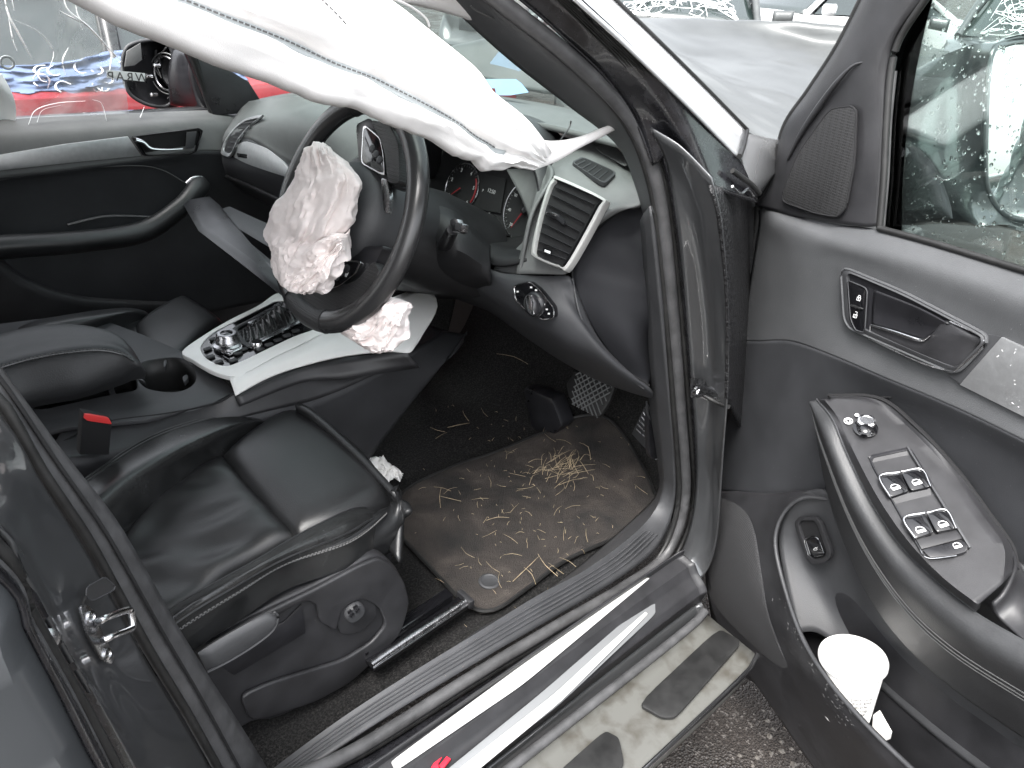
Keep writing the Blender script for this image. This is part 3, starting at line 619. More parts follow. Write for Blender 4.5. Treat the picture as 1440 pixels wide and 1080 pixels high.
for p_ in ((212, 133), (216, 92), (205, 107)):
    lathe('mirror_screw', Y(*p_, .985), nn, [(.006, -.02), (.006, 0), (0, .002)], M['chrome'], motor, seg=10)
# mirror foot joining the door
bag('mirror_foot', Yv([(243, 70, .95), (262, 66, .90), (275, 75, .80)]), Yv([(240, 148, .97), (270, 152, .90), (300, 160, .80)]), .06, M['plastic_s'], pm, nu=20, nv=18)
# ---- clear film taped over the passenger window, with its mirrored print
fy = .79
fm = []
film = empty('plastic_film', (.5, fy, 1.0), 'clear crinkled plastic film over the far side window, printed with letters', 'plastic film')
from mathutils import noise as NZ
xs = np.linspace(-.1, .62, 70); zs = np.linspace(1.005, 1.47, 50)
G = np.array([[[x, fy-.10*(z-1.0)+.006*NZ.noise(Vector((x*14, z*14, 1)))+.003*NZ.noise(Vector((x*50, z*50, 3))), z] for z in zs] for x in xs])
v, f = grid(G); mk('film_sheet', v, f, M['film'], film)
G = np.array([[[.25+.10*u+.012*math.sin(t*3), fy-.02-.10*(t*.12)+.008*math.sin(u*9+t*5), 1.0+t*.12] for t in np.linspace(0, 1, 14)] for u in np.linspace(0, 1, 10)])
v, f = grid(G); mk('film_fold', v, f, M['filmw'], film) 
def crease(pts, r, nm='film_crease'):
    tube(nm, [Y(a, b, fy-.045) for a, b in pts], r, M['filmw'], film, n=6, seg=20, flat=.35)
crease([(5, -10), (12, 20), (25, 45), (45, 82)], [.002, .006, .006, .001]); crease([(15, -10), (20, 15)], [.003, .001]); crease([(12, 25), (18, 55), (24, 72)], [.001, .004, .001])
crease([(88, -10), (96, 14), (125, 38), (155, 70), (172, 87)], [.002, .005, .006, .004, .001]); crease([(84, 15), (100, 24), (115, 32)], [.001, .005, .002]); crease([(106, 6), (110, 22), (120, 36)], [.001, .004, .002])
crease([(150, 66), (156, 80), (154, 100)], [.001, .004, .002]); crease([(96, 67), (88, 85), (92, 105)], [.001, .004, .001]); crease([(20, 28), (55, 45), (75, 72), (68, 100)], [.0008, .0015, .002, .001])
crease([(112, 30), (116, 42)], [.003, .001]); crease([(130, 140), (143, 146), (150, 170)], [.001, .0025, .001]); crease([(203, 150), (197, 165)], [.001, .002]); crease([(40, 175), (50, 155), (80, 145), (120, 142)], [.001, .0018, .0018, .001]); crease([(52, 172), (60, 155), (85, 148)], [.001, .0015, .001])
slab('print_band', [Y(a, b, fy-.05) for a, b in [(150, 98), (204, 103), (204, 115), (150, 109)]], (0, .0005, 0), M['filmw'], film, bev=0) 
tl = Y(160, 108, fy-.053); tr = Y(200, 110, fy-.053)
text('print_letters', 'WRAP', (tl+tr)/2, tl-tr, Y(180, 90, fy-.053)-Y(180, 110, fy-.053), .030, M['ink'], film, depth=.0002, space=1.25)
ringc = Y(10, 88, fy-.053)
n_, ua, ub = np.array([0, -1, 0.]), np.array([1, 0, 0.]), np.array([0, 0, 1.])
tube('print_ring', [ringc+ua*.013*math.cos(a)+ub*.013*math.sin(a) for a in np.arange(12)/12*6.283], .0028, M['tape'], film, closed=True, seg=30, n=6, upv=(0, 1, 0))
# ---- dashboard
dash = empty('dashboard', (.95, 0, .6), parent=car)
def sect(y, ft, z=0, front=.85):
    """dash section at y: windscreen base -> top -> lip -> fascia -> underside"""
    return None
# left half: pad and fascia. rows go across the car at constant feature
LW = [(1.25, .72, 1.035), (1.38, .5, 1.075), (1.44, .2, 1.085), (1.46, -.1, 1.085), (1.40, -.4, 1.085), (1.18, -.70, 1.085)]
LT = [X(335, 150, 1.0), X(420, 137, 1.05), (1.10, .2, 1.115), (1.08, -.1, 1.14), Y(790, 195, -.48), Y(893, 240, -.70)]
LF = [X(352, 172, .84), X(395, 175, .83), (.83, .25, 1.06), (.86, 0, 1.08), (.90, -.1, 1.10), (.93, -.15, 1.10)]
pad = loft('dash_top', [[(1.25, .745, 1.03), (1.40, .45, 1.07), (1.46, .1, 1.085), (1.46, -.2, 1.085), (1.38, -.5, 1.085), (1.20, -.73, 1.09)],
      [(1.08, .745, 1.04), (1.13, .45, 1.095), (1.16, .1, 1.12), (1.16, -.2, 1.14), (1.12, -.5, 1.15), (1.07, -.73, 1.14)],
      [(.92, .745, 1.025), (.94, .45, 1.085), (.96, .1, 1.115), (.97, -.15, 1.13), (.97, -.35, 1.16), (.97, -.55, 1.165)]], M['dash'], dash, nu=24, nv=60, solid=.01)
# passenger fascia, four rows from the pad lip to the underside
f0 = [(.92, .745, 1.025), (.94, .45, 1.085), (.96, .1, 1.115), (.97, -.08, 1.125)]
f1 = [X(318, 183, .83), X(372, 165, .82), X(440, 172, .80), (.83, .0, 1.04)]
f2 = [X(312, 200, .82), X(350, 196, .80), X(408, 232, .78), (.80, .0, .99)]
f3 = [X(312, 226, .80), X(345, 236, .79), X(410, 256, .78), (.80, .0, .93)]
f4 = [X(318, 245, .82), X(350, 258, .82), X(410, 285, .82), (.84, .0, .86)]
f5 = [(.93, .72, .76), (.93, .45, .76), (.93, .2, .76), (.93, .0, .76)]
f6 = [(1.15, .72, .74), (1.15, .45, .74), (1.15, .2, .74), (1.15, .0, .74)]
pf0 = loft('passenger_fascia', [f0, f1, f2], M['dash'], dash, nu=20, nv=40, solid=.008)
pf1 = loft('passenger_fascia', [f2, f3, f4], M['dash_dark'], dash, nu=16, nv=40, solid=.008)  # darker colour from here down paints in the shade of the under-curve
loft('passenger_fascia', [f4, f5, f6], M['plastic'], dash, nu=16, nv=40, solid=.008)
iN, iO = plane_of([pf0, pf1], [(335, 212), (345, 200), (400, 235), (370, 225), (375, 240), (350, 230)])
slab('inlay', rnd([hit(a, b, iN, iO+iN*.002) for a, b in [(325, 219), (334, 203), (345, 198), (375, 208), (400, 228), (407, 240), (406, 250), (380, 242), (345, 230)]], 3, .25), -iN*.004, M['silver'], dash, bev=.001)
slab('inlay_badge', [hit(a, b, iN, iO+iN*.003) for a, b in [(333, 215), (347, 217), (347, 223), (334, 221)]], -iN*.003, M['gloss'], dash)
# left air vent
lv = empty('air_vent', X(340, 190, .82), parent=car)
vN, vO = plane_of([pf0, pf1, pad], [(318, 212), (322, 200), (332, 186), (345, 172), (355, 172), (335, 195)])
def VL(a, b, o=0): return hit(a, b, vN, vO+vN*(.004+o))
out = rnd([VL(a, b) for a, b in [(309, 216), (316, 196), (332, 176), (346, 166), (372, 160), (350, 176), (334, 196), (322, 222)]], 3, .25)
ring('vent_frame', out, shrink(out, .84), -vN*.006, M['silver'], lv)
slab('vent_recess', [p-vN*.003 for p in shrink(out, .95)], -vN*.004, M['void'], lv)
for k in range(7):
    t = k/6; a = (np.array([316, 212])*(1-t)+np.array([338, 172])*t); b = (np.array([324, 214])*(1-t)+np.array([358, 170])*t)
    slab('vent_slat', [VL(a[0], a[1], 0), VL(b[0], b[1], 0), VL(b[0], b[1]+3, -.002), VL(a[0], a[1]+3, -.002)], -vN*.001, M['plastic_g'], lv, bev=.0005)
# defroster grille on the far dash corner
dg = slab('defroster_grille', [X(a, b, .97) for a, b in [(362, 158), (385, 150), (412, 147), (395, 156), (372, 161)]], (0, 0, -.004), M['void'], dash)
for k in range(5):
    a = 366+k*9; slab('grille_bar', [X(a, 157-k*1.6, .965), X(a+3, 156.5-k*1.6, .965), X(a+7, 152-k, .975), X(a+4, 152-k, .975)], (0, 0, .003), M['plastic_g'], dg, bev=.0003)
# glovebox: opened flap hanging down plus inner ledge
gb = empty('glovebox', (.75, .25, .6), parent=car)
slab('glovebox_lid', [X(257, 288, .62), X(286, 283, .66), X(300, 296, .66), X(345, 352, .62), X(400, 400, .60), X(400, 420, .58), X(340, 372, .56), X(278, 325, .58)], (.02, .004, .01), M['plastic_s'], gb, bev=.004)
slab('glovebox_wall', [X(298, 300, .66), X(318, 294, .70), X(392, 328, .70), X(398, 352, .68), X(385, 352, .64)], (.01, 0, .006), M['plastic_g'], gb, bev=.004)
slab('glovebox_wall', [X(290, 292, .66), X(305, 298, .66), X(348, 362, .62), X(338, 358, .61)], (.012, 0, 0), M['plastic_s'], gb, bev=.003)
# driver's side fascia
# instrument binnacle
M['dimprint'] = mat('dim_dial_print', (.16, .16, .165), .5)
bn = empty('instrument_cluster', (.95, -.3, .95), parent=car)
cn = np.array([-.93, .03, .36]); cn /= np.linalg.norm(cn); co = X(690, 280, .955)
def C_(px, py, o=0): return hit(px, py, cn, co+cn*o)
slab('cluster_face', [C_(a, b, -.002) for a, b in [(560, 180), (640, 190), (735, 210), (752, 300), (742, 335), (640, 320), (590, 300)]], -cn*.01, M['void'], bn, bev=0)
cs_ = np.cross([0, 0, 1], cn); cs_ /= np.linalg.norm(cs_); cu_ = np.cross(cn, cs_)   # cs_ points to the driver's right
def dial(px, py, r, nm, a0, a1, nums, size):
    c = C_(px, py, .001)
    d = lathe('dial_face', c-cn*.002, cn, [(0, 0), (r, 0), (r, -.004)], M['void'], bn, seg=40)
    tube('dial_rim', [c+(cs_*math.cos(a)+cu_*math.sin(a))*r for a in np.arange(36)/36*6.283], .0013, M['steel'], d, closed=True, seg=60, n=6, upv=cn)
    for k, s in enumerate(nums):
        a = a0+(a1-a0)*k/(len(nums)-1); rd = cs_*math.cos(a)+cu_*math.sin(a)
        text('dial_number', s, c+rd*r*.74+cn*.001, cs_, cu_, size, M['iconglow'] if s not in ('!',) else M['redprint'], d, depth=.0002)
    parts = []
    m_ = (len(nums)-1)*5
    for k in range(m_+1):
        a = a0+(a1-a0)*k/m_; rd = cs_*math.cos(a)+cu_*math.sin(a); td = np.cross(cn, rd); L = .007 if k % 5 == 0 else .004
        q = [c+rd*(r*.93)-td*.0004, c+rd*(r*.93)+td*.0004, c+rd*(r*.93-L)+td*.0004, c+rd*(r*.93-L)-td*.0004]; parts.append(slab('', q, cn*.0004, None, raw=True))
    vv_, ff_ = join(parts); mk('dial_ticks', vv_, ff_, M['dimprint'], d, smooth=False)
    return d, c
dl, cL = dial(649, 265, .052, 'd', R_(215), R_(-35), list('1234567')[:6], .011)
tube('dial_needle', [cL+cn*.004, cL+cn*.004+(cs_*math.cos(R_(222))+cu_*math.sin(R_(222)))*.04], [.0015, .0005], M['redprint'], dl, n=6, seg=4)
tube('redline', [cL+cn*.001+(cs_*math.cos(R_(a))+cu_*math.sin(R_(a)))*.046 for a in range(-25, 40, 8)], .0018, M['redprint'], dl, n=6, seg=20)
dr, cR = dial(739, 296, .058, 'd', R_(235), R_(-55), ['20', '40', '60', '80', '100', '120', '140', '160'], .0085)
tube('dial_needle', [cR+cn*.004, cR+cn*.004+(cs_*math.cos(R_(245))+cu_*math.sin(R_(245)))*.045], [.0022, .0006], M['redprint'], dr, n=6, seg=4)
lathe('needle_hub', cR, cn, [(.008, 0), (.008, .006), (.006, .008), (0, .008)], M['plastic_s'], dr)
ds = slab('trip_display', [C_(a, b, .002) for a, b in [(682, 245), (712, 252), (704, 300), (672, 294)]], cn*.001, M['void'], bn, bev=.0005)
for s, p_, sz in (('12:50', (691, 269), .011), ('MODE', (690, 276), .006), ('P', (679, 268), .008), ('000 0000', (686, 293), .0065), ('o< y', (682, 298), .0065)):
    text('display_digits', s, C_(*p_, .004), cs_, cu_, sz, M['iconglow'], ds, depth=.0002) if s not in ('o< y', '000 0000', 'MODE') else None
for p_ in ((677, 298), (683, 299), (688, 300)): lathe('warning_lamp', C_(*p_, .003), cn, [(.0016, 0), (.0016, .0006), (0, .0006)], M['iconglow'], bn, seg=8)
# binnacle walls: hood and lower cowl
h0_ = [(.97, -.07, .99), (.98, -.10, 1.10), (1.0, -.24, 1.15), (1.0, -.38, 1.145), (.985, -.45, 1.08), (.965, -.47, 1.02)]
hA = [(.80, -.05, .99), (.82, -.08, 1.12), (.86, -.22, 1.175), (.88, -.38, 1.17), (.88, -.46, 1.10), (.86, -.50, 1.02)]
loft('binnacle_hood', [h0_, hA], M['plastic'], bn, nu=4, nv=40, solid=.006)
loft('binnacle_cowl', [[C_(590, 285), C_(640, 315), C_(700, 333), C_(748, 330)], [X(590, 262, .86), X(655, 318, .84), X(700, 345, .84), X(745, 350, .85)], [X(590, 300, .82), X(650, 355, .80), X(700, 372, .80), X(740, 365, .82)]], M['plastic_d'], bn, nu=10, nv=24, solid=.006)
# right-hand hood cheek (lit grey) and dash top around the driver's vents
ch = [[X(712, 238, .93), X(735, 285, .90), X(742, 330, .86), X(690, 380, .82)],
      [X(740, 235, .95), X(752, 270, .90), X(738, 345, .84), X(722, 385, .82)],
      [X(765, 222, .96), X(775, 245, .88), X(745, 300, .83), X(728, 385, .81)]]
loft('binnacle_cheek', ch, M['dash'], dash, nu=16, nv=30, solid=.006)
fr = [[X(765, 222, .97), X(790, 205, 1.0), X(830, 190, 1.03), X(893, 235, 1.05)],
      [X(760, 245, .90), X(790, 225, .95), X(840, 215, .99), X(900, 262, .98)],
      [X(752, 275, .87), X(790, 240, .90), X(845, 265, .92), X(903, 285, .93)],
      [X(742, 310, .845), X(770, 290, .86), X(838, 300, .87), X(868, 300, .90)],
      [X(733, 350, .825), X(765, 340, .84), X(815, 340, .85), X(835, 325, .87)],
      [X(725, 385, .81), X(760, 385, .82), X(795, 385, .83), X(806, 375, .85)]]
dfa = loft('driver_fascia', fr, M['dash'], dash, nu=40, nv=40, solid=.006)
# dash end cap, dark grained
ec = [[X(905, 285, .95), X(868, 300, .93), X(838, 322, .90), X(812, 355, .87), X(805, 390, .86), X(815, 432, .86), (X(850, 490, .90)), X(880, 520, .93), X(913, 542, .97)],
      [X(908, 290, .955), X(885, 310, .945), X(862, 345, .905), X(848, 380, .89), X(850, 400, .885), X(862, 435, .89), X(880, 470, .905), X(895, 500, .93), X(914, 535, .98)],
      [X(912, 300, .965), X(912, 330, .95), X(914, 360, .94), X(915, 390, .935), X(916, 420, .935), X(917, 450, .945), X(917, 480, .985), X(917, 505, .99), X(917, 530, .99)]]
loft('dash_end_cap', ec, M['fleck'], dash, nu=16, nv=50, solid=.01)
tube('cap_gap', ec[0], .002, M['void'], dash, seg=60, n=6)
# lower driver fascia
ld = [[X(650, 355, .80), X(692, 380, .80), X(727, 386, .81), X(762, 388, .825), X(797, 388, .84), X(804, 392, .85), X(806, 395, .855)],
      [X(655, 380, .80), X(692, 400, .80), X(730, 420, .80), X(775, 440, .81), X(812, 450, .835), X(830, 465, .86), X(845, 480, .88)],
      [X(650, 400, .84), X(692, 425, .83), X(735, 455, .83), X(785, 485, .84), X(830, 505, .87), X(870, 525, .90), X(912, 548, .95)],
      [X(640, 410, .98), X(692, 440, .98), X(740, 475, .98), X(790, 508, .98), X(840, 535, .99), X(880, 550, 1.0), X(914, 560, 1.02)],
      [X(640, 420, 1.12), X(692, 440, 1.12), X(740, 470, 1.12), X(790, 500, 1.12), X(840, 520, 1.12), X(880, 535, 1.12), X(914, 545, 1.12)]]
lfa = loft('lower_fascia', ld, M['dash_dark'], dash, nu=36, nv=44, solid=.006)
tube('fascia_edge', [X(805, 392, .852), X(815, 440, .845), X(835, 482, .868), X(868, 518, .90), X(905, 546, .945)], .0022, M['plastic_g'], dash, seg=40, n=8)
# upper small vent on the dash top
uv = empty('air_vent', X(835, 240, .97), parent=car)
un1, uo1 = plane_of([dfa], [(806, 230), (819, 223), (866, 243), (850, 258), (835, 240)])
def Q1(px, py, o=0): return hit(px, py, un1, uo1+un1*o)
out = rnd([Q1(a, b, .006) for a, b in [(803, 229), (819, 221), (868, 243), (850, 260)]], 4, .18)
ring('vent_frame', out+un1*.002, shrink(out, .90)+un1*.002, -un1*.008, M['plastic_g'], uv)
slab('vent_recess', [p+un1*.001 for p in shrink(out, .96)], -un1*.002, M['void'], uv)
for k in range(6):
    t = (k+.5)/6; a = np.array([806, 229])*(1-t)+np.array([852, 258])*t; b = np.array([819, 223])*(1-t)+np.array([866, 245])*t
    slab('vent_slat', [Q1(a[0], a[1], .0095), Q1(b[0], b[1], .0095), Q1(b[0]+1, b[1]+1.2, .0085), Q1(a[0]+1, a[1]+1.2, .0085)], -un1*.001, M['plastic_g'], uv, bev=.0003)
slab('sensor_cover', rnd([Q1(a, b, .003) for a, b in [(836, 210), (852, 196), (885, 225), (880, 236)]], 3, .2), un1*.002, M['dash'], dash, bev=.0012)
# main vent
mv = empty('air_vent', X(795, 330, .83), parent=car)
un2, vo = plane_of([dfa], [(780, 255), (838, 285), (800, 360), (760, 350), (790, 310), (765, 300), (820, 320)]); vo = vo+un2*.004
def Q2(px, py, o=0): return hit(px, py, un2, vo+un2*o)
outp = [(784, 248), (848, 278), (846, 292), (800, 374), (785, 376), (752, 362), (747, 350), (758, 300), (770, 262), (778, 250)]
innp = [(783, 252), (844, 280), (841, 291), (797, 370), (784, 372), (755, 360), (751, 350), (761, 301), (773, 264), (780, 254)]
vo = vo+un2*.004
A = cr([Q2(a, b, .008) for a, b in outp], 60, True); B = cr([Q2(a, b, .010) for a, b in innp], 60, True)
ring('vent_frame', A, B, -un2*.016, M['silver_w'], mv, bev=.0015)
B2 = cr([Q2(a, b, .002) for a, b in innp], 60, True)
slab('vent_recess', B2-un2*.001, -un2*.002, M['void'], mv, bev=0)
ring('vent_wall', B2+un2*.006, B2-un2*.001+(B2.mean(0)-B2)*.02, -un2*.001, M['plastic_s'], mv, bev=0)
Lp = [(781, 262), (776, 273), (771, 286), (767, 299), (763, 312), (760, 325), (757, 338), (756, 350)]
Rp = [(836, 287), (829, 300), (822, 313), (815, 325), (809, 336), (804, 346), (800, 356), (796, 364)]
for k in range(8):
    a, b = Lp[k], Rp[k]
    slab('vent_slat', [Q2(a[0], a[1], .0085), Q2(b[0], b[1], .0085), Q2(b[0], b[1]+1.6, .002), Q2(a[0], a[1]+1.6, .002)], np.array([0, 0, -.0010]), M['plastic_g'], mv, bev=.0004)
lvn = slab('vent_thumb', rnd([Q2(a, b, .012) for a, b in [(766, 299), (772, 296), (786, 301), (794, 312), (792, 317), (782, 308)]], 3, .3), -un2*.008, M['plastic_s'], mv, bev=.001)
slab('thumb_trim', rnd([Q2(a, b, .0145) for a, b in [(767, 299), (772, 297), (784, 301), (783, 304), (776, 303)]], 3, .3), -un2*.002, M['chrome'], mv, bev=.0005)
tg = slab('vent_badge', [Q2(a, b, .010) for a, b in [(764, 348), (776, 352), (775, 360), (763, 355)]], -un2*.002, M['gloss'], mv, bev=.0005)
slab('badge_mark', [Q2(a, b, .0105) for a, b in [(766, 350.5), (774, 353.5), (773.5, 357), (765.5, 354)]], -un2*.0008, M['icon'], mv, bev=.0002)
# headlamp switch: silver bezel, black pod, chrome turn knob, icons
hs = empty('light_switch', X(750, 424, .8), parent=car)
un3, so3 = plane_of([lfa], [(730, 405), (745, 400), (770, 435), (765, 445), (735, 430), (750, 424)])
def Q3(px, py, o=0): return hit(px, py, un3, so3+un3*o)
o3 = rnd([Q3(a, b, .006) for a, b in [(723, 402), (744, 396), (758, 407), (778, 432), (779, 447), (763, 450), (735, 432), (724, 420)]], 3, .2)
slab('switch_pod', o3, -un3*.012, M['gloss'], hs, bev=.0008)
tube('pod_bezel', o3, .0012, M['chrome'], hs, closed=True, seg=60, n=6)
kn = lathe('knob_base', Q3(752, 428, .006), un3, [(.022, 0), (.021, .004), (.016, .008), (0, .008)], M['plastic_s'], hs)
slab('turn_knob', rnd([Q3(a, b, .016) for a, b in [(738, 418), (748, 414), (758, 426), (760, 438), (752, 446), (743, 442)]], 4, .3), -un3*.012, M['plastic_s'], hs, bev=.002)
slab('knob_blade', rnd([Q3(a, b, .022) for a, b in [(738, 418), (744, 414), (750, 428), (750, 444), (744, 443)]], 4, .3), -un3*.014, M['chrome'], hs, bev=.002)
for p_ in ((747, 404), (754, 408), (728, 410), (758, 415), (762, 422), (765, 428), (769, 435), (772, 441)): slab('switch_icon', [Q3(p_[0]-1.4, p_[1]-1, .0065), Q3(p_[0]+1.4, p_[1]-1, .0065), Q3(p_[0]+1.4, p_[1]+1.2, .0065), Q3(p_[0]-1.4, p_[1]+1.2, .0065)], un3*.0004, M['icon'], hs, bev=0)
# steering column shroud, stalk with chrome end
cl = empty('steering_column', (.75, -.32, .9), parent=car)
lathe('column_shroud', WC-Wn*.17, Wn, [(.085, -.14), (.092, -.02), (.085, .06), (.07, .10), (0, .10)], M['plastic_d'], cl, seg=40)
loft('column_cowl', [[X(600, 285, .72), X(645, 300, .76), X(690, 345, .80)], [X(590, 340, .70), X(640, 350, .72), X(690, 390, .78)], [X(560, 400, .72), X(620, 400, .76), X(690, 405, .82)], [X(550, 410, .95), X(620, 420, .95), X(690, 420, .95)]], M['plastic_d'], cl, nu=24, nv=24, solid=.005)
st = tube('stalk', [X(612, 350, .75), X(625, 345, .72), X(637, 322, .68)], [.013, .012, .010], M['plastic_s'], cl, n=14, seg=14)
slab('stalk_end', rnd([X(a, b, .672) for a, b in [(632, 310), (637, 307), (643, 308), (644, 312), (651, 315), (650, 326), (646, 328), (635, 326)]], 3, .2), (.012, 0, -.004), M['steel'], cl, bev=.002)
slab('stalk_button', rnd([X(a, b, .669) for a, b in [(639, 313), (647, 314), (646, 324), (639, 323)]], 3, .2), (.004, 0, 0), M['plastic_g'], cl, bev=.001)
# ---- steering wheel
sw = empty('steering_wheel', WC, parent=car)
RR = .183
def rim(a0, a1, mt, nm, r=.0165, rad=RR, n=44): return tube(nm, [wl(R_(a), rad) for a in np.linspace(a0, a1, n//2)], r, mt, sw, n=18, seg=n, upv=Wn, flat=.82)
rim(-72, 66, M['rimleather'], 'rim_leather', .0195, n=70); rim(66.6, 112, M['perf'], 'rim_grip', .0192); rim(112.5, 250, M['rimleather'], 'rim_leather', .019, n=60); rim(250.5, 287.5, M['perf'], 'rim_grip', .0192)
for a in (66.3, 112.2, 250.2, -72.2):
    tube('rim_joint', [wl(R_(a), RR)+ (Ws*math.cos(R_(a))+Wu*math.sin(R_(a)))*.0197*math.cos(t)+Wn*.0163*math.sin(t) for t in np.arange(16)/16*6.283], .0009, M['void'], sw, closed=True, seg=24, n=6)
# flat perforated inner webs beside the switch pods
slab('rim_web', rnd([W(a, b, .006) for a, b in [(520, 168), (545, 172), (560, 200), (562, 258), (545, 258), (540, 210)]], 3, .2), -Wn*.022, M['perf'], sw, bev=.005)
slab('rim_web', rnd([W(a, b, .004) for a, b in [(418, 405), (450, 408), (500, 395), (525, 365), (535, 385), (505, 425), (455, 440), (425, 430)]], 3, .2), -Wn*.022, M['perf'], sw, bev=.005)
hub = lathe('hub_cover', W(500, 300, -.018), Wn, [(.088, -.05), (.088, 0), (.080, .022), (.055, .036), (0, .042)], M['plastic_g'], sw, seg=48)
lathe('hub_back', W(505, 300, -.06), Wn, [(.108, -.02), (.108, 0), (.095, .012), (.085, .012)], M['plastic_s'], sw, seg=48)
# spokes
slab('spoke', rnd([W(a, b, -.005) for a, b in [(500, 175), (520, 165), (552, 205), (556, 262), (545, 262), (525, 245), (505, 235)]], 3, .15), -Wn*.03, M['plastic_s'], sw, bev=.006)
slab('spoke', rnd([W(a, b, -.005) for a, b in [(430, 395), (455, 360), (520, 345), (540, 345), (520, 385), (480, 418), (445, 420)]], 3, .15), -Wn*.03, M['plastic_s'], sw, bev=.006)
slab('spoke_trim', rnd([W(a, b, .004) for a, b in [(535, 250), (545, 252), (548, 278), (545, 300), (540, 298)]], 3, .2), -Wn*.008, M['steel'], sw, bev=.002)
# switch pods with bright surround
for P4 in ([(510, 178), (514, 176), (534, 193), (539, 215), (541, 246), (536, 246), (507, 230)], [(452, 408), (468, 380), (474, 364), (508, 367), (500, 385), (478, 402), (459, 409)]):
    q = np.array([W(a, b, .006) for a, b in P4]); q = rnd(q, 3, .15)
    pod = slab('switch_pod', shrink(q, .92), -Wn*.01, M['gloss'], sw, bev=.001); ring('pod_surround', q, shrink(q, .90), -Wn*.008, M['chrome'], sw, bev=.0008)
    c_ = q.mean(0)
    for k in range(3):
        d_ = (q[3]-c_)*(.15+.2*k); lathe('scroll_wheel' if k == 1 else 'wheel_button', c_+(q[0]-c_)*(.1-.3*k)+Wn*.002, Wn, [(.0065, -.006), (.0065, 0), (.004, .0012), (0, .0012)], M['plastic_g'], pod, seg=12)
text('pod_icon', '+ -', W(522, 208, .0075), Wu, -Ws, .012, M['icon'], sw)
text('pod_icon', 'v/', W(487, 386, .0075), Ws, Wu, .012, M['icon'], sw)
tube('broken_wire', [W(500, 262, .02), W(504, 270, .03), W(507, 279, .028)], .0015, M['rubber_d'], sw, n=6, seg=10)
# ================================================================== seats
def cush(name, rows, mt, parent, puff=.02, thick=.06, nu=26, nv=40, e=.14, wr=0, nrm=(0, 0, 1), **k):
    P = surf(rows, nu, nv); n_ = np.array(nrm, float)
    u = np.linspace(0, 1, nu)[:, None]; v_ = np.linspace(0, 1, nv)[None]
    def ed(t): d = np.minimum(t, 1-t)/e; return np.sqrt(np.clip(1-(1-np.clip(d, 0, 1))**2, 0, 1))
    h = np.minimum(ed(u), ed(v_))*.6+ed(u)*ed(v_)*.4
    if wr:
        for i in range(nu):
            for j in range(nv):
                q = P[i, j]; h[i, j] += wr*NZ.noise(Vector((q[0]*14+q[1]*9, q[1]*22, q[2]*6)))*ed(u)[i, 0]*ed(v_)[0, j]
    T = P+n_*(h-1)[..., None]*puff
    B = P-n_*thick
    # shrink base slightly
    c = P.reshape(-1, 3).mean(0)
    idx = [(0, j) for j in range(nv)]+[(i, nv-1) for i in range(1, nu)]+[(nu-1, j) for j in range(nv-2, -1, -1)]+[(i, 0) for i in range(nu-2, 0, -1)]
    V, F = grid(T); V = list(V); F = list(F); b0 = len(V)
    for i, j in idx: V.append(B[i, j])
    m_ = len(idx)
    for q in range(m_):
        i, j = idx[q]; i2, j2 = idx[(q+1) % m_]; F.append((i*nv+j, i2*nv+j2, b0+(q+1) % m_, b0+q))
    F.append(tuple(b0+q for q in range(m_)))
    o = mk(name, V, F, mt, parent, **k); return o, T
def stitch(path, par, r=.0011, off=(0, 0, .001), gap=.004, mt=None):
    """a run of small thread stitches along a path"""
    P = np.array(path); L = np.r_[0, np.cumsum(np.linalg.norm(np.diff(P, axis=0), axis=1))]; n_ = int(L[-1]/gap/1.5); ps = []
    for k in range(n_):
        s0 = k*gap*1.5; q = [np.array([np.interp(s, L, P[:, c]) for c in range(3)])+off for s in (s0, s0+gap)]
        ps.append(tube('', [q[0], q[1]], r, None, n=5, seg=2, raw=True))
    v, f = join(ps); return mk('stitching', v, f, mt or M['thread'], par, kind='stuff')
ds_ = empty('driver_seat', (.3, -.4, .40), parent=car)
# centre insert (low), thigh pad (front), bolsters
z0 = .625
ins, _ = cush('seat_insert', [[Z(60, 880, .60), Z(140, 790, .61), Z(215, 690, .618), Z(312, 626, .63)],
                              [Z(110, 900, .60), Z(190, 800, .605), Z(270, 725, .615), Z(362, 682, .628)],
                              [Z(150, 960, .605), Z(225, 880, .61), Z(320, 800, .618), Z(420, 744, .63)]], M['leather'], ds_, puff=.022, thick=.08, wr=.35, e=.12)
# thigh pad
tp, _ = cush('thigh_pad', [[Z(312, 628, .638), Z(350, 596, .642), Z(392, 571, .638), Z(418, 570, .62)],
                           [Z(345, 665, .642), Z(395, 625, .65), Z(455, 600, .645), Z(485, 610, .622)],
                           [Z(378, 702, .642), Z(435, 665, .65), Z(505, 640, .645), Z(530, 655, .622)],
                           [Z(418, 746, .64), Z(475, 722, .65), Z(535, 694, .645), Z(553, 697, .622)]], M['leather'], ds_, puff=.020, thick=.10, e=.16)
# console-side bolster
lb, LT_ = cush('side_bolster', [[Z(40, 720, .66), Z(130, 655, .665), Z(210, 605, .66), Z(300, 580, .65), Z(372, 577, .635)],
                           [Z(60, 760, .675), Z(160, 678, .678), Z(240, 632, .675), Z(310, 602, .664), Z(374, 582, .642)],
                           [Z(80, 800, .655), Z(165, 715, .66), Z(220, 672, .655), Z(305, 622, .645), Z(380, 584, .632)]], M['leather_w'], ds_, puff=.025, thick=.12, e=.2)
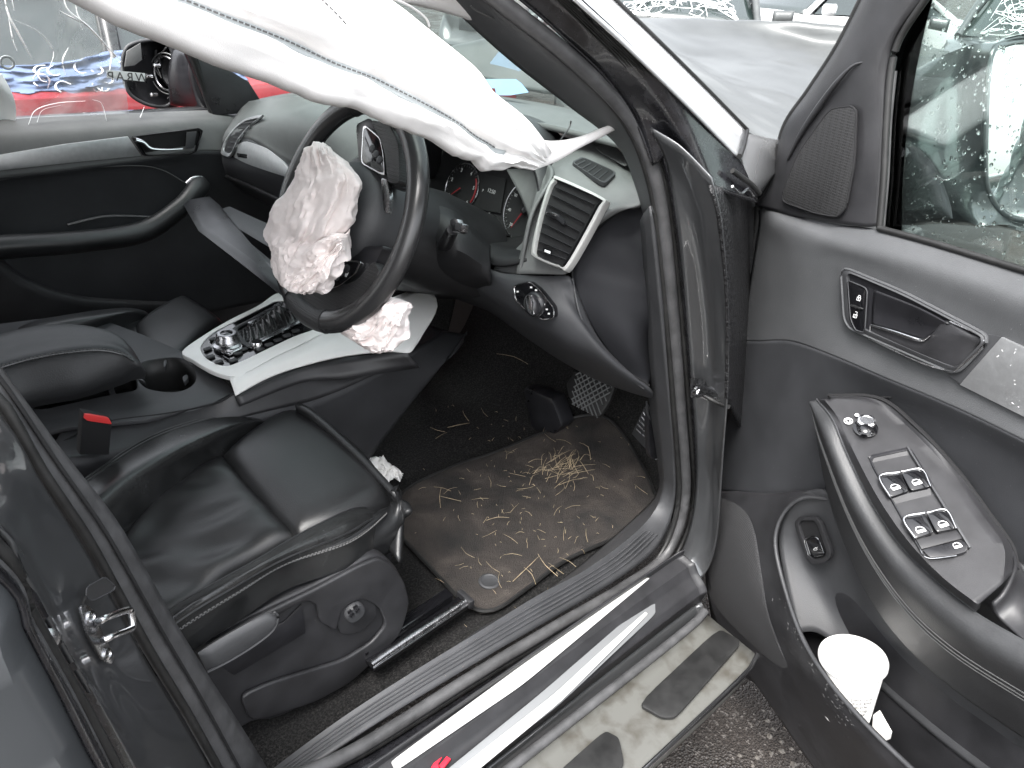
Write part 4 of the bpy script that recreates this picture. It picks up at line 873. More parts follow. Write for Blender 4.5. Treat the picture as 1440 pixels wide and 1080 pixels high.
# door-side bolster, worn and shiny
rbz, RT_ = cush('side_bolster', [[Z(170, 890, .63), Z(250, 845, .635), Z(350, 791, .64), Z(413, 751, .645), Z(497, 708, .64), Z(528, 702, .63)],
                            [Z(180, 905, .682), Z(258, 856, .685), Z(340, 808, .685), Z(415, 768, .682), Z(490, 732, .665), Z(536, 708, .64)],
                            [Z(190, 925, .66), Z(270, 872, .662), Z(335, 832, .662), Z(400, 792, .66), Z(490, 762, .648), Z(530, 732, .64), Z(543, 714, .628)]], M['leather_w'], ds_, puff=.03, thick=.05, e=.25)
# leather flank hanging from the bolster
fk = [[Z(190, 922, .662), Z(270, 869, .664), Z(335, 829, .664), Z(400, 790, .662), Z(490, 759, .65), Z(537, 724, .637), Z(551, 704, .622), X(556, 690, .50)],
      [Y(205, 940, -.612), Y(282, 888, -.612), Y(345, 850, -.612), Y(415, 813, -.61), Y(497, 780, -.605), Y(545, 748, -.60), Y(562, 725, -.585), X(562, 700, .515)],
      [Y(210, 955, -.60), Y(290, 905, -.60), Y(360, 865, -.60), Y(440, 825, -.60), Y(510, 795, -.595), Y(550, 775, -.59), Y(566, 750, -.58), X(570, 720, .505)]]
flank = loft('seat_flank', fk, M['leather'], ds_, nu=14, nv=50, solid=.012)
front = [[X(553, 697, .50), X(500, 640, .51), X(440, 585, .51), X(415, 570, .505)], [X(562, 720, .51), X(510, 670, .52), X(450, 620, .52), X(420, 600, .515)], [X(560, 790, .47), X(520, 740, .48), X(470, 690, .48), X(430, 660, .48)]]
loft('seat_flank', front, M['leather'], ds_, nu=12, nv=24, solid=.01)
# piping + stitched seams
def on(T, i): return T[int(i*(T.shape[0]-1))]
for par_, T, i in ((rbz, RT_, .12), (rbz, RT_, .20), (lb, LT_, .30), (lb, LT_, .22)):
    tube('piping', on(T, i)+[0, 0, .0005], .0018, M['leather'], par_, seg=60, n=6)
stitch(on(RT_, .93)[2:-1], rbz, off=(0, -.001, .0012)); tube('piping', on(RT_, .87)+[0, 0, .0005], .0018, M['leather'], rbz, seg=60, n=6)
stitch(cr(fk[0], 60)[2:50], flank, off=(0, -.002, -.004))
# plastic seat base cover with moulded swoosh, 4-way switch, recliner lever
yb = -.622
o_ = [(285, 905), (360, 862), (440, 824), (500, 792), (530, 780), (552, 792), (566, 815), (574, 845), (568, 868), (560, 890), (525, 925), (490, 958), (440, 985), (390, 1010), (345, 1020), (270, 1080), (200, 1100), (160, 1000)]
bc = slab('seat_base_cover', cr([Y(a, b, yb) for a, b in o_], 70, True), (0, .05, 0), M['plastic'], ds_, bev=.006, bseg=3)
# raised swoosh
sw1 = [Y(a, b, yb-.001) for a, b in [(292, 912), (360, 876), (425, 840), (443, 848), (445, 870), (470, 885), (478, 850), (505, 838), (530, 850), (540, 875), (520, 900), (480, 925), (430, 940), (380, 955), (335, 975), (350, 1012), (440, 984), (490, 956), (525, 924), (560, 889), (573, 845), (565, 815), (551, 793), (530, 781), (500, 793), (440, 825), (360, 863), (288, 902)]]
slab('cover_swoosh', rnd(sw1, 3, .25), (0, -.008, 0), M['plastic'], ds_, bev=.004, bseg=3)
slab('switch_well', [Y(a, b, yb-.006) for a, b in rnd([(472, 862, 0), (485, 840, 0), (512, 836, 0), (528, 850, 0), (530, 868, 0), (505, 890, 0), (478, 893, 0)], 3, .3)[:, :2]], (0, .006, 0), M['plastic'], ds_, bev=.001)
swn = lathe('lumbar_switch', Y(497, 859, yb-.008), (0, -1, 0), [(.0165, -.002), (.0165, .006), (.015, .009), (0, .0095)], M['plastic_g'], ds_, seg=36)
for k in range(4):
    a = math.pi/4+k*math.pi/2+.35
    lathe('switch_button', Y(497, 859, yb-.017)+np.array([math.cos(a)*.0075, 0, math.sin(a)*.0075]), (0, -1, 0), [(.0042, 0), (.004, .002), (.002, .0012), (0, .001)], M['plastic_s'], swn, seg=14)
lv_ = bag('recliner_lever', [Y(a, b, yb-.035) for a, b in [(278, 918), (310, 898), (345, 878), (372, 864), (388, 862)]], [Y(a, b, yb-.035) for a, b in [(292, 945), (325, 928), (360, 906), (384, 886), (391, 868)]], .018, M['plastic_g'], ds_, nu=30, nv=14)
tube('lever_edge', [Y(a, b, yb-.042) for a, b in [(292, 945), (325, 928), (360, 906), (384, 886), (391, 868), (386, 861)]], .002, M['plastic_g'], lv_, n=6, seg=30)
slab('lever_slot', [Y(a, b, yb-.004) for a, b in [(290, 925), (400, 875), (425, 850), (430, 890), (330, 950)]], (0, .003, 0), M['plastic_s'], ds_)
# backrest (behind the pillar)
for nm, pts in (('backrest', [(-.20, -.40, .66)]),):
    rows = [[(.03+.0*abs(y+.4), y, .62), (-.06, y, .80), (-.13, y, 1.0), (-.20, y, 1.2), (-.27, y, 1.32)] for y in (-.64, -.6, -.52, -.28, -.2, -.17)]
    rows = [[(x+(.05 if abs(r[0][1]+.4) > .18 else 0), y, z) for x, y, z in r] for r in rows]
    cush('backrest', rows, M['leather'], ds_, puff=.03, thick=.10, nrm=(.93, 0, .36), e=.12)
# seat rail in front of the seat
rl = empty('seat_rail', (.5, -.65, .37), parent=ds_)if False else None
rp_ = [Z(520, 940, .385), Z(560, 912, .385), Z(655, 849, .385)]
rail = tube('seat_rail', [p+[0, -.004, .012] for p in rp_], .007, M['steel'], ds_, n=8, seg=10)
slab('rail_channel', [rp_[0]+[0, -.012, 0], rp_[2]+[0, -.012, 0], rp_[2]+[0, .016, 0], rp_[0]+[0, .016, 0]], (0, 0, .010), M['gloss'], rail, bev=.002)
slab('rail_channel', [rp_[0]+[0, .012, .012], rp_[2]+[-.02, .012, .012], rp_[2]+[-.02, .034, .012], rp_[0]+[0, .034, .012]], (0, 0, .014), M['gloss'], rail, bev=.002)
tube('rail_edge', [rp_[0]+[0, -.012, .010], rp_[2]+[0, -.012, .010]], .0015, M['chrome'], rail, n=6, seg=8)
slab('rail_cap', [rp_[2]+[-.006, -.018, .002], rp_[2]+[.006, -.018, .002], rp_[2]+[.006, .02, .002], rp_[2]+[-.006, .02, .002]], (0, 0, .018), M['plastic'], rail, bev=.003)
# dark seat frame below the cushion front
slab('seat_frame', [(.44, -.60, .40), (.50, -.58, .56), (.50, -.22, .56), (.44, -.22, .40)], (-.05, 0, 0), M['plastic_s'], ds_, bev=.01)
scatter([bc], lambda: (random.uniform(300, 570), random.uniform(790, 1010)), 70, .0002, .0005, M['dull'], 'dust_specks', ds_)
# belt buckle
bk = slab('belt_buckle', [Y(a, b, -.215) for a, b in [(116, 580), (158, 590), (154, 640), (112, 640)]], (0, .02, 0), M['void'], car, bev=.003)
slab('buckle_button', rnd([Y(a, b, -.2175) for a, b in [(119, 582), (153, 588), (158, 597), (123, 592), (118, 588)]], 3, .15), (0, .006, 0), M['buckle'], bk, bev=.001)
# ---- passenger seat
ps = empty('passenger_seat', (.25, .38, .4), parent=car)
cush('thigh_pad', [[Z(187, 452, .66), Z(215, 430, .668), Z(248, 413, .665), Z(262, 415, .65)], [Z(195, 480, .66), Z(230, 465, .67), Z(285, 435, .665), Z(297, 440, .645)], [Z(225, 510, .655), Z(255, 496, .665), Z(308, 452, .66), Z(318, 462, .64)]], M['leather'], ps, puff=.02, thick=.10)
cush('seat_insert', [[Z(60, 470, .64), Z(130, 452, .645), Z(200, 434, .655)], [Z(60, 520, .64), Z(150, 490, .645), Z(215, 468, .65)], [Z(60, 580, .635), Z(150, 540, .64), Z(225, 505, .65)]], M['leather'], ps, puff=.02, thick=.08)
cush('side_bolster', [[Z(20, 452, .69), Z(90, 440, .69), Z(150, 432, .68), Z(205, 430, .665)], [Z(30, 462, .70), Z(100, 450, .70), Z(160, 441, .69), Z(208, 433, .67)], [Z(50, 478, .68), Z(110, 464, .68), Z(160, 452, .67), Z(200, 442, .66)]], M['leather'], ps, puff=.02, thick=.15, e=.25)
rows = [[(.03, y, .62), (-.06, y, .80), (-.13, y, 1.0), (-.20, y, 1.2), (-.27, y, 1.32)] for y in (.14, .3, .45, .62)]
cush('backrest', rows, M['leather'], ps, puff=.03, thick=.10, nrm=(.93, 0, .36))
# ================================================================== centre console
cc_ = empty('centre_console', (.4, -.03, .45), parent=car)
# right flank: dark panel below silver, sweeping forward and down
k0 = [Z(90, 600, .66), Z(205, 590, .665), Z(300, 567, .675), Z(335, 550, .69), Z(420, 510, .705), Z(500, 478, .70), Z(570, 470, .66), X(600, 455, .93)]
k1 = [Y(60, 650, -.19), Y(190, 630, -.19), Y(290, 600, -.195), Y(370, 580, -.20), Y(450, 560, -.205), Y(530, 525, -.21), Y(590, 490, -.215), X(625, 465, .95)]
k2 = [(.02, -.19, .46), (.2, -.19, .46), (.35, -.195, .46), (.5, -.20, .46), Y(475, 603, -.205), Y(570, 560, -.21), Y(620, 510, -.215), X(655, 470, 1.0)]
k3 = [(.02, -.19, .36), (.2, -.19, .36), (.35, -.195, .36), (.5, -.2, .37), (.60, -.2, .37), Y(595, 548, -.205), Y(632, 500, -.21), X(656, 468, 1.01)]
loft('console_flank', [k0, k1], M['plastic'], cc_, nu=10, nv=50, solid=.006)
loft('console_flank', [k1, k2, k3], M['dash_dark'], cc_, nu=14, nv=50, solid=.006)
# console top tray around armrest + cup holder
tz = .672
tray_out = [Z(a, b, tz) for a, b in [(-60, 640), (0, 622), (100, 600), (205, 590), (300, 566), (331, 550), (300, 522), (256, 494), (200, 470), (120, 440), (0, 455), (-60, 470)]]
hole1 = cr([Z(a, b, tz) for a, b in [(196, 512), (215, 505), (252, 503), (272, 517), (275, 535), (262, 547), (238, 551), (205, 545), (192, 527)]], 40, True)
hole2 = rnd([Z(a, b, tz) for a, b in [(20, 548), (185, 510), (195, 548), (150, 556), (50, 578)]], 4, .2)
o_out = cr(tray_out, 40, True)
ct = slab('console_top', [p for p in tray_out], (0, 0, -.008), M['plastic_g'], cc_, bev=.003)
# cut the holes with boolean-free trick: real wells built as open cups with a raised rim, dark inside
def well(nm, hole, depth, mtr):
    H = np.array(hole)+[0, 0, .0015]; c = H.mean(0); lay = [c+(H-c)*1.05+[0, 0, -.003], c+(H-c)*1.03+[0, 0, .002], H+[0, 0, .001], c+(H-c)*.97-[0, 0, depth], c+(H-c)*.0-[0, 0, depth]]
    return lay
import itertools
# real opening: rebuild console top as ring strips between outline and holes
bpy.data.objects.remove(ct)
def poly_with_holes(nm, outer, holes, th, mt, par):
    from mathutils.geometry import tessellate_polygon
    loops = [[Vector(p) for p in outer]]+[[Vector(p) for p in h] for h in holes]
    tri = tessellate_polygon(loops); V = [tuple(p) for l in loops for p in l]; n0 = len(V)
    F = [tuple(t) for t in tri]; V2 = V+[(a, b, c-th) for a, b, c in V]
    F += [tuple(i+n0 for i in t[::-1]) for t in tri]; o0 = 0
    for l in loops:
        m_ = len(l)
        for i in range(m_): F.append((o0+i, o0+(i+1) % m_, n0+o0+(i+1) % m_, n0+o0+i))
        o0 += m_
    return mk(nm, V2, F, mt, par, bev=.002)
ct = poly_with_holes('console_top', tray_out, [hole1, hole2], .008, M['plastic_g'], cc_)
for nm, H, dp_ in (('cup_holder', hole1, .075), ('storage_well', hole2, .05)):
    c = H.mean(0); lay = np.array([H+[0, 0, -.002], c+(H-c)*.96-[0, 0, dp_*.5], c+(H-c)*.93-[0, 0, dp_], c+(H-c)*.01-[0, 0, dp_]])
    v, f = grid(lay, cv=True); mk(nm, v, f, M['rubber_d'], cc_, solid=.002)
for p4 in ([(231, 513), (236, 511), (234, 521), (231, 523)], [(257, 536), (264, 532), (266, 537), (260, 544)]):
    slab('holder_finger', rnd([Z(a, b, tz-.012) for a, b in p4], 3, .3), (0, 0, .01), M['plastic_g'], cc_, bev=.001)
slab('holder_block', [Z(a, b, tz-.008) for a, b in [(190, 523), (205, 528), (198, 536), (206, 543), (196, 540)]], (0, 0, .01), M['plastic_g'], cc_, bev=.001)
slab('well_divider', [Z(a, b, tz-.006) for a, b in [(150, 538), (157, 537), (165, 560), (158, 562)]], (0, 0, -.03), M['plastic_g'], cc_, bev=.002)
tube('console_seam', [Z(60, 640, .66)+[0, 0, .003], Z(140, 598, .668)+[0, 0, .003], Z(230, 582, .672), Z(300, 568, .676), Z(333, 551, .690)], .0015, M['void'], cc_, seg=30, n=6)
# armrest
arm_rows = ( [[Z(-60, 492, .745), Z(20, 467, .75), Z(90, 457, .75), Z(150, 468, .745), Z(178, 486, .735)],
                     [Z(-60, 520, .765), Z(20, 485, .77), Z(100, 475, .775), Z(160, 480, .765), Z(188, 500, .745)],
                     [Z(-60, 545, .76), Z(10, 512, .765), Z(95, 495, .77), Z(160, 492, .762), Z(193, 508, .74)],
                     [Z(-60, 600, .705), Z(35, 562, .71), Z(110, 547, .712), Z(165, 530, .715), Z(191, 520, .725)]])
arm_rows = [[p-[0, 0, .03] for p in arm_rows[0]]]+[arm_rows[0], [a*.5+b*.5+[0, 0, .012] for a, b in zip(arm_rows[0], arm_rows[1])], arm_rows[1]]+[[p+[0, 0, .004] for p in arm_rows[2]], [a*.5+b*.5+[0, -.008, .006] for a, b in zip(arm_rows[2], arm_rows[3])], arm_rows[3]]+[[p-[0, -.02, .03] for p in arm_rows[3]]]
arm_rows = [r+[r[-1]*.4+np.array(arm_rows[3][-1])*.6+[.012, -.006, -.03]] for r in arm_rows]
arm = loft('armrest', arm_rows, M['leather_d'], cc_, nu=50, nv=60)
stitch(cr([Z(-40, 530, .765), Z(12, 512, .769), Z(60, 500, .773), Z(100, 494, .774), Z(140, 491, .772), Z(170, 496, .760), Z(188, 506, .748)], 60), arm, off=(0, 0, .001))
tube('piping', [Z(-40, 532, .765), Z(12, 514, .769), Z(60, 502, .773), Z(100, 496, .774), Z(140, 493, .772), Z(170, 498, .760), Z(188, 508, .748)], .0016, M['leather_w'], arm, seg=50, n=6)
slab('armrest_base', [Z(a, b, .70) for a, b in [(-60, 560), (30, 545), (110, 530), (180, 512), (186, 500), (60, 470), (-60, 490)]], (0, 0, -.03), M['plastic_s'], cc_, bev=.004)
# bright frame of the selector panel
so_ = [Z(a, b, c) for a, b, c in [(256, 494, .688), (320, 455, .715), (394, 412, .745), (400, 424, .748), (470, 430, .765), (575, 430, .79), (592, 445, .785), (575, 482, .735), (520, 478, .74), (460, 492, .725), (400, 515, .708), (333, 548, .692), (290, 522, .69)]]
fr_in = [(283, 486), (300, 468), (330, 452), (370, 432), (392, 423), (425, 432), (455, 455), (410, 475), (370, 494), (340, 508), (318, 515), (300, 510), (286, 500)]
fr_out = [(256, 494), (285, 472), (322, 450), (362, 430), (393, 411), (425, 418), (475, 452), (430, 480), (385, 502), (350, 522), (333, 530), (300, 522), (270, 505)]
def zc(a, b):  # the panel climbs gently towards the dash
    p = Z(a, b, .70); return Z(a, b, .698+.12*max(0, p[0]-.40))
A = [zc(a, b) for a, b in fr_out]; B = [zc(a, b)+[0, 0, .001] for a, b in fr_in]
ring('selector_frame', cr(A, 80, True), cr(B, 80, True), (0, 0, -.01), M['bright'], cc_, bev=.0015)
slab('selector_panel', cr([p-[0, 0, .002] for p in B], 80, True), (0, 0, -.006), M['gloss'], cc_, bev=0)
# the wide bright side trim that widens towards the dash
loft('side_trim', [[zc(322, 531)+[0, 0, .0], zc(352, 521), zc(388, 501), zc(432, 480), zc(478, 453), zc(560, 415), zc(600, 400)],
                   [zc(326, 540)+[0, 0, -.003], zc(370, 522), zc(415, 503), zc(470, 478), zc(530, 455), zc(585, 445), zc(615, 430)],
                   [zc(330, 549)+[0, 0, -.010], zc(372, 527)+[0, 0, -.010], zc(420, 508)+[0, 0, -.012], zc(478, 492)+[0, 0, -.014], zc(540, 483)+[0, 0, -.016], zc(574, 485)+[0, 0, -.016], zc(588, 472)+[0, 0, -.016]]], M['bright'], cc_, nu=10, nv=50, solid=.004)
loft('console_shell', [[zc(330, 549)-[0, 0, .012], zc(420, 508)-[0, 0, .016], zc(478, 492)-[0, 0, .018], zc(574, 485)-[0, 0, .018]], [zc(335, 552)-[0, 0, .03], zc(425, 512)-[0, 0, .04], zc(490, 500)-[0, 0, .05], zc(590, 480)-[0, 0, .06]]], M['plastic'], cc_, nu=4, nv=30, solid=.003)
# rotary controller, buttons, small volume knob
kc = zc(321, 486); kb = lathe('control_knob', kc, (0, 0, 1), [(.030, 0), (.030, .006), (.024, .009), (.024, .016), (.0205, .019), (.0205, .026), (.018, .029), (.0125, .029), (.0125, .027), (0, .027)], M['steel'], cc_, seg=40)
lathe('knob_cap', kc+[0, 0, .0275], (0, 0, 1), [(.012, 0), (.010, .001), (0, .0015)], M['gloss'], kb)
for a, b in ((300, 478), (312, 470), (292, 492), (296, 503), (308, 510), (335, 498), (343, 492), (345, 480), (328, 508)):
    c = zc(a, b); slab('menu_button', rnd([c+[-.008, -.005, 0], c+[.008, -.005, 0], c+[.008, .005, 0], c+[-.008, .005, 0]], 3, .25), (0, 0, .004), M['plastic'], cc_, bev=.001)
slab('chrome_rocker', rnd([zc(a, b)+[0, 0, .002] for a, b in [(306, 494), (325, 497), (340, 490), (338, 483), (342, 493), (322, 502)]], 3, .2), (0, 0, .004), M['chrome'], cc_, bev=.0008)
kc = zc(362, 487); kb2 = lathe('volume_knob', kc, (0, 0, 1), [(.012, 0), (.0115, .008), (.010, .011), (0, .011)], M['chrome'], cc_, seg=28)
# gear gate, gaiter, lever, side buttons
gt = [(325, 465), (392, 432), (430, 436), (433, 448), (350, 492), (340, 486)]
g_o = rnd([zc(a, b)+[0, 0, .002] for a, b in gt], 4, .15)
gf = ring('gear_gate', g_o, shrink(g_o, .88), (0, 0, .004), M['plastic_g'], cc_, bev=.0008)
ga = surf([[zc(330, 468), zc(360, 452), zc(392, 436)], [zc(335, 474)+[0, 0, .004], zc(370, 462)+[0, 0, .018], zc(408, 440)+[0, 0, .03]], [zc(344, 488), zc(385, 470), zc(428, 446)]], 24, 60)
for i in range(24):
    for j in range(60): ga[i, j, 2] += .004*math.sin(j*.9+i*.35)*math.sin(math.pi*i/23)
v, f = grid(ga); mk('gear_gaiter', v, f, M['leather_w'], gf)
slab('gate_strip', [zc(a, b)+[0, 0, .005] for a, b in [(355, 486), (428, 449), (431, 452), (360, 489)]], (0, 0, .001), M['steel'], gf, bev=.0004)
for k in range(5):
    t = k/4; a, b = 366+t*50, 492-t*26
    c = zc(a, b); slab('console_button', rnd([c+[-.008, -.006, 0], c+[.008, -.006, 0], c+[.008, .006, 0], c+[-.008, .006, 0]], 3, .2), (0, 0, .003), M['plastic_g' if k % 2 else 'plastic'], cc_, bev=.0008)
slab('ash_tray_lid', [zc(a, b)+[0, 0, .002] for a, b in [(345, 455), (392, 428), (396, 433), (352, 458)]], (0, 0, .003), M['steel'], cc_, bev=.0008)
gl_ = bag('gear_lever', [X(397, 380, .60), X(400, 400, .60), X(403, 420, .61)], [X(408, 395, .60), X(414, 410, .60), X(419, 428, .61)], .03, M['plastic_s'], cc_, nu=20, nv=16)
tube('lever_shaft', [zc(405, 440), X(410, 424, .61)], .009, M['steel'], gl_, n=10, seg=6)
# ================================================================== pedals
bp_ = empty('brake_pedal', X(832, 555, 1.12), parent=car)
un4 = np.array([-.85, 0, .52]); un4 /= np.linalg.norm(un4); po = X(832, 555, 1.12)
def Q4(px, py, o=0): return hit(px, py, un4, po+un4*o)
pq = [(808, 521), (866, 540), (858, 562), (842, 588), (822, 578), (800, 560), (796, 540)]
slab('pedal_pad', rnd([Q4(a, b) for a, b in pq], 4, .2), -un4*.012, M['rubber_d'], bp_, bev=.003)
px_ = np.array([[Q4(a, b, .002) for a, b in ((808, 521), (866, 540))], [Q4(a, b, .002) for a, b in ((800, 566), (845, 590))]])
def bil(u, v_): return (px_[0, 0]*(1-u)+px_[0, 1]*u)*(1-v_)+(px_[1, 0]*(1-u)+px_[1, 1]*u)*v_
for k in range(-5, 9):
    for sgn in (1, -1):
        pts = []
        for t in np.linspace(0, 1, 9):
            u = k/7+sgn*t*.75+(.0 if sgn > 0 else .0)
            if .02 <= u <= .98: pts.append(bil(u, t))
        if len(pts) > 1: tube('pad_rib', [pts[0], pts[-1]], .0017, M['dash'], bp_, n=6, seg=3)
tube('pedal_arm', [po-un4*.012, po+np.array([.12, .02, .10])], .012, M['steel'], bp_, n=8, seg=6)
ac = slab('accelerator_pedal', [X(a, b, 1.18) for a, b in [(906, 572), (912, 580), (912, 628), (906, 630), (888, 610)]], (.01, 0, 0), M['plastic_g'], car, bev=.002)
for k in range(5):
    t = k/5; tube('tread_rib', [X(905-(14*t), 580+28*t, 1.177), X(911, 590+35*t, 1.177)], .0016, M['steel'], ac, n=6, seg=3)
lp_ = slab('bonnet_release', rnd([Y(a, b, -.655) for a, b in [(911, 565), (920, 590), (930, 605), (932, 642), (922, 646), (908, 640), (905, 590)]], 3, .2), (0, -.012, 0), M['plastic_s'], car, bev=.003)
tube('release_edge', [Y(a, b, -.67) for a, b in [(909, 565), (912, 585), (926, 600), (931, 618), (932, 642), (922, 646)]], .002, M['plastic_g'], lp_, n=6, seg=30)
# footwell clutter under the dash: heater duct
slab('footwell_duct', [X(a, b, 1.15) for a, b in [(735, 545), (775, 560), (790, 600), (770, 620), (745, 600)]], (.05, 0, 0), M['plastic_s'], car, bev=.01)
# ================================================================== driver's door, wide open
dd = empty('driver_door', DO+Dn*0+Dd*.4+np.array([0, 0, .3]), parent=car)
def Dv(pts): return [D(a, b, c) for a, b, c in pts]
# upper trim: lit ledge, sections down from the belt
d0 = Dv([(1066, 296, -.01), (1080, 290, .0), (1110, 300, .0), (1160, 314, .0), (1225, 321, .0), (1330, 348, .0), (1450, 385, .0), (1600, 425, 0)])
d1 = Dv([(1067, 312, -.005), (1090, 315, .015), (1125, 325, .022), (1190, 345, .025), (1260, 362, .025), (1350, 392, .025), (1450, 428, .025), (1600, 475, .025)])
d2 = Dv([(1062, 345, -.005), (1090, 355, .012), (1122, 365, .022), (1180, 370, .024), (1250, 398, .024), (1345, 440, .024), (1450, 487, .024), (1600, 550, .024)])
d3 = Dv([(1050, 420, -.005), (1080, 425, .010), (1118, 430, .018), (1165, 440, .020), (1230, 478, .020), (1340, 530, .020), (1450, 585, .02), (1600, 660, .02)])
d4 = Dv([(1040, 480, -.005), (1070, 480, .008), (1112, 480, .016), (1170, 500, .024), (1240, 530, .024), (1340, 572, .024), (1450, 625, .024), (1600, 700, .024)])
d5 = Dv([(1030, 540, -.005), (1060, 545, .008), (1104, 545, .014), (1165, 555, .012), (1240, 575, .005), (1340, 620, .005), (1450, 670, .005), (1600, 750, .005)])
d6 = Dv([(1015, 625, -.005), (1045, 630, .006), (1085, 625, .010), (1150, 640, .002), (1240, 680, -.004), (1340, 730, -.004), (1450, 780, -.004), (1600, 860, -.004)])
d7 = Dv([(1004, 690, -.005), (1040, 692, .006), (1080, 696, .008), (1150, 705, .002), (1240, 770, -.004), (1340, 820, -.004), (1450, 870, -.004), (1600, 950, -.004)])
d8 = Dv([(992, 800, -.01), (1040, 810, .0), (1100, 820, .0), (1150, 840, .0), (1240, 900, -.004), (1340, 960, -.004), (1450, 1000, -.004), (1600, 1100, -.004)])
d9 = Dv([(1010, 930, -.01), (1060, 960, .0), (1120, 990, .0), (1180, 1030, .0), (1280, 1090, -.004), (1380, 1150, -.004), (1450, 1200, -.004), (1600, 1260, -.004)])
for r_ in (d0, d1, d2, d3, d4, d5, d6, d7, d8, d9):
    q_ = r_[-1]; u_ = (q_-DO)@Dd; r_ += [q_+Dd*(1.0-u_)*.5, q_+Dd*(1.0-u_)]
loft('trim_panel', [d0, d1, d2, d3, d4], M['doortrim'], dd, nu=60, nv=90, solid=.012)
loft('trim_panel', [d4, d5, d6, d7], M['dash_dark'], dd, nu=50, nv=90, solid=.012)
loft('trim_panel', [d7, d8, d9], M['plastic'], dd, nu=30, nv=60, solid=.012)
# leather insert right of the armrest
tube('insert_seam', Dv([(1232, 560, .012), (1275, 558, .008), (1330, 566, .006), (1390, 590, .006), (1450, 622, .006)]), .0022, M['void'], dd, seg=40, n=6)
scatter([o for o in bpy.data.objects if o.name.startswith('trim_panel') and o.parent == dd], lambda: (random.uniform(1010, 1440), random.uniform(330, 700)), 170, .0002, .0005, M['dull'], 'dust_specks', dd)
# door shell edge and outer skin
def dw(u, z, w_): return DO+Dd*u+Dn*w_+ZU*z
sh = [dw(.05, 1.06, -.025), dw(.03, .95, -.025), dw(.03, .70, -.025), dw(.03, .55, -.025), dw(.05, .38, -.03), dw(.08, .30, -.04), dw(.98, .30, -.04), dw(1.01, .6, -.03), dw(1.01, 1.10, -.03)]
slab('door_skin', sh, -Dn*.10, M['paint'], dd, bev=.02)
# front edge fold, wet black rubber
tube('edge_gaiter', [D(1068, 290, -.03), D(1061, 340, -.03), D(1052, 420, -.03), D(1040, 500, -.03), D(1024, 590, -.03), D(1006, 680, -.03)], .010, M['rubber_d'], dd, seg=30)
# window frame with sail panel and tweeter
wf_out = Dv([(1066, 290, .0), (1085, 262, .0), (1104, 183, .0), (1140, 128, .0), (1178, 70, .0), (1214, 0, .0), (1250, -80, .0)])
wf_in = Dv([(1236, 318, .0), (1240, 250, .0), (1244, 170, .0), (1250, 100, .0), (1262, 52, .0), (1298, 0, .0), (1340, -60, .0)])
rows = [Dv([(1066, 290, -.03), (1080, 262, -.035), (1097, 183, -.04), (1132, 128, -.04), (1170, 70, -.04), (1205, 0, -.04), (1240, -80, -.04)]), wf_out,
        Dv([(1110, 302, .006), (1120, 260, .008), (1130, 200, .010), (1160, 145, .012), (1195, 95, .014), (1232, 20, .012), (1270, -75, .010)]),
        Dv([(1205, 318, .006), (1215, 255, .004), (1222, 180, .004), (1230, 110, .010), (1245, 65, .010), (1275, 5, .008), (1315, -70, .005)]), wf_in]
loft('window_frame', rows, M['plastic'], dd, nu=40, nv=60, solid=.01)
tube('frame_fillet', Dv([(1107, 225, .010), (1128, 185, .014), (1155, 145, .018), (1180, 112, .020), (1200, 92, .018), (1217, 87, .012)]), [.002, .004, .005, .004, .001], M['plastic'], dd, seg=30, n=8)
tube('frame_gasket', Dv([(1066, 288, -.012), (1086, 258, -.012), (1103, 181, -.012), (1139, 126, -.012), (1177, 68, -.012), (1213, -2, -.012), (1250, -80, -.012)]), .006, M['rubber_d'], dd, seg=50)
tube('window_frame', [D(1315, -70, .0), D(1360, -150, .0), DO+Dd*.45+ZU*1.55, DO+Dd*.80+ZU*1.56, DO+Dd*1.0+ZU*1.42, DO+Dd*1.01+ZU*1.12], .014, M['plastic'], dd, seg=50)
tube('glass_channel', Dv([(1237, 320, .0), (1243, 250, .0), (1247, 170, .0), (1253, 100, .0), (1265, 55, .0), (1301, 0, .0), (1343, -60, .0)]), .005, M['rubber_d'], dd, seg=50)
tube('glass_channel', Dv([(1241, 320, -.008), (1247, 250, -.008), (1251, 170, -.008), (1258, 100, -.008)]), .0035, M['rubber'], dd, seg=50)
tube('belt_seal', Dv([(1236, 321, .002), (1300, 338, .002), (1370, 359, .002), (1450, 383, .002), (1600, 430, .002)]), .0045, M['rubber_d'], dd, seg=40)
gq = rnd(Dv([(1170, 153, .012), (1200, 149, .012), (1207, 156, .012), (1204, 230, .010), (1192, 292, .009), (1180, 305, .009), (1150, 300, .009), (1104, 284, .009), (1103, 270, .010), (1125, 215, .012)]), 4, .22)
tg_ = slab('tweeter_grille', gq, Dn*.004, M['mesh'], dd, bev=.001); tube('grille_rim', gq+Dn*.003, .0016, M['void'], tg_, closed=True, seg=70, n=6)
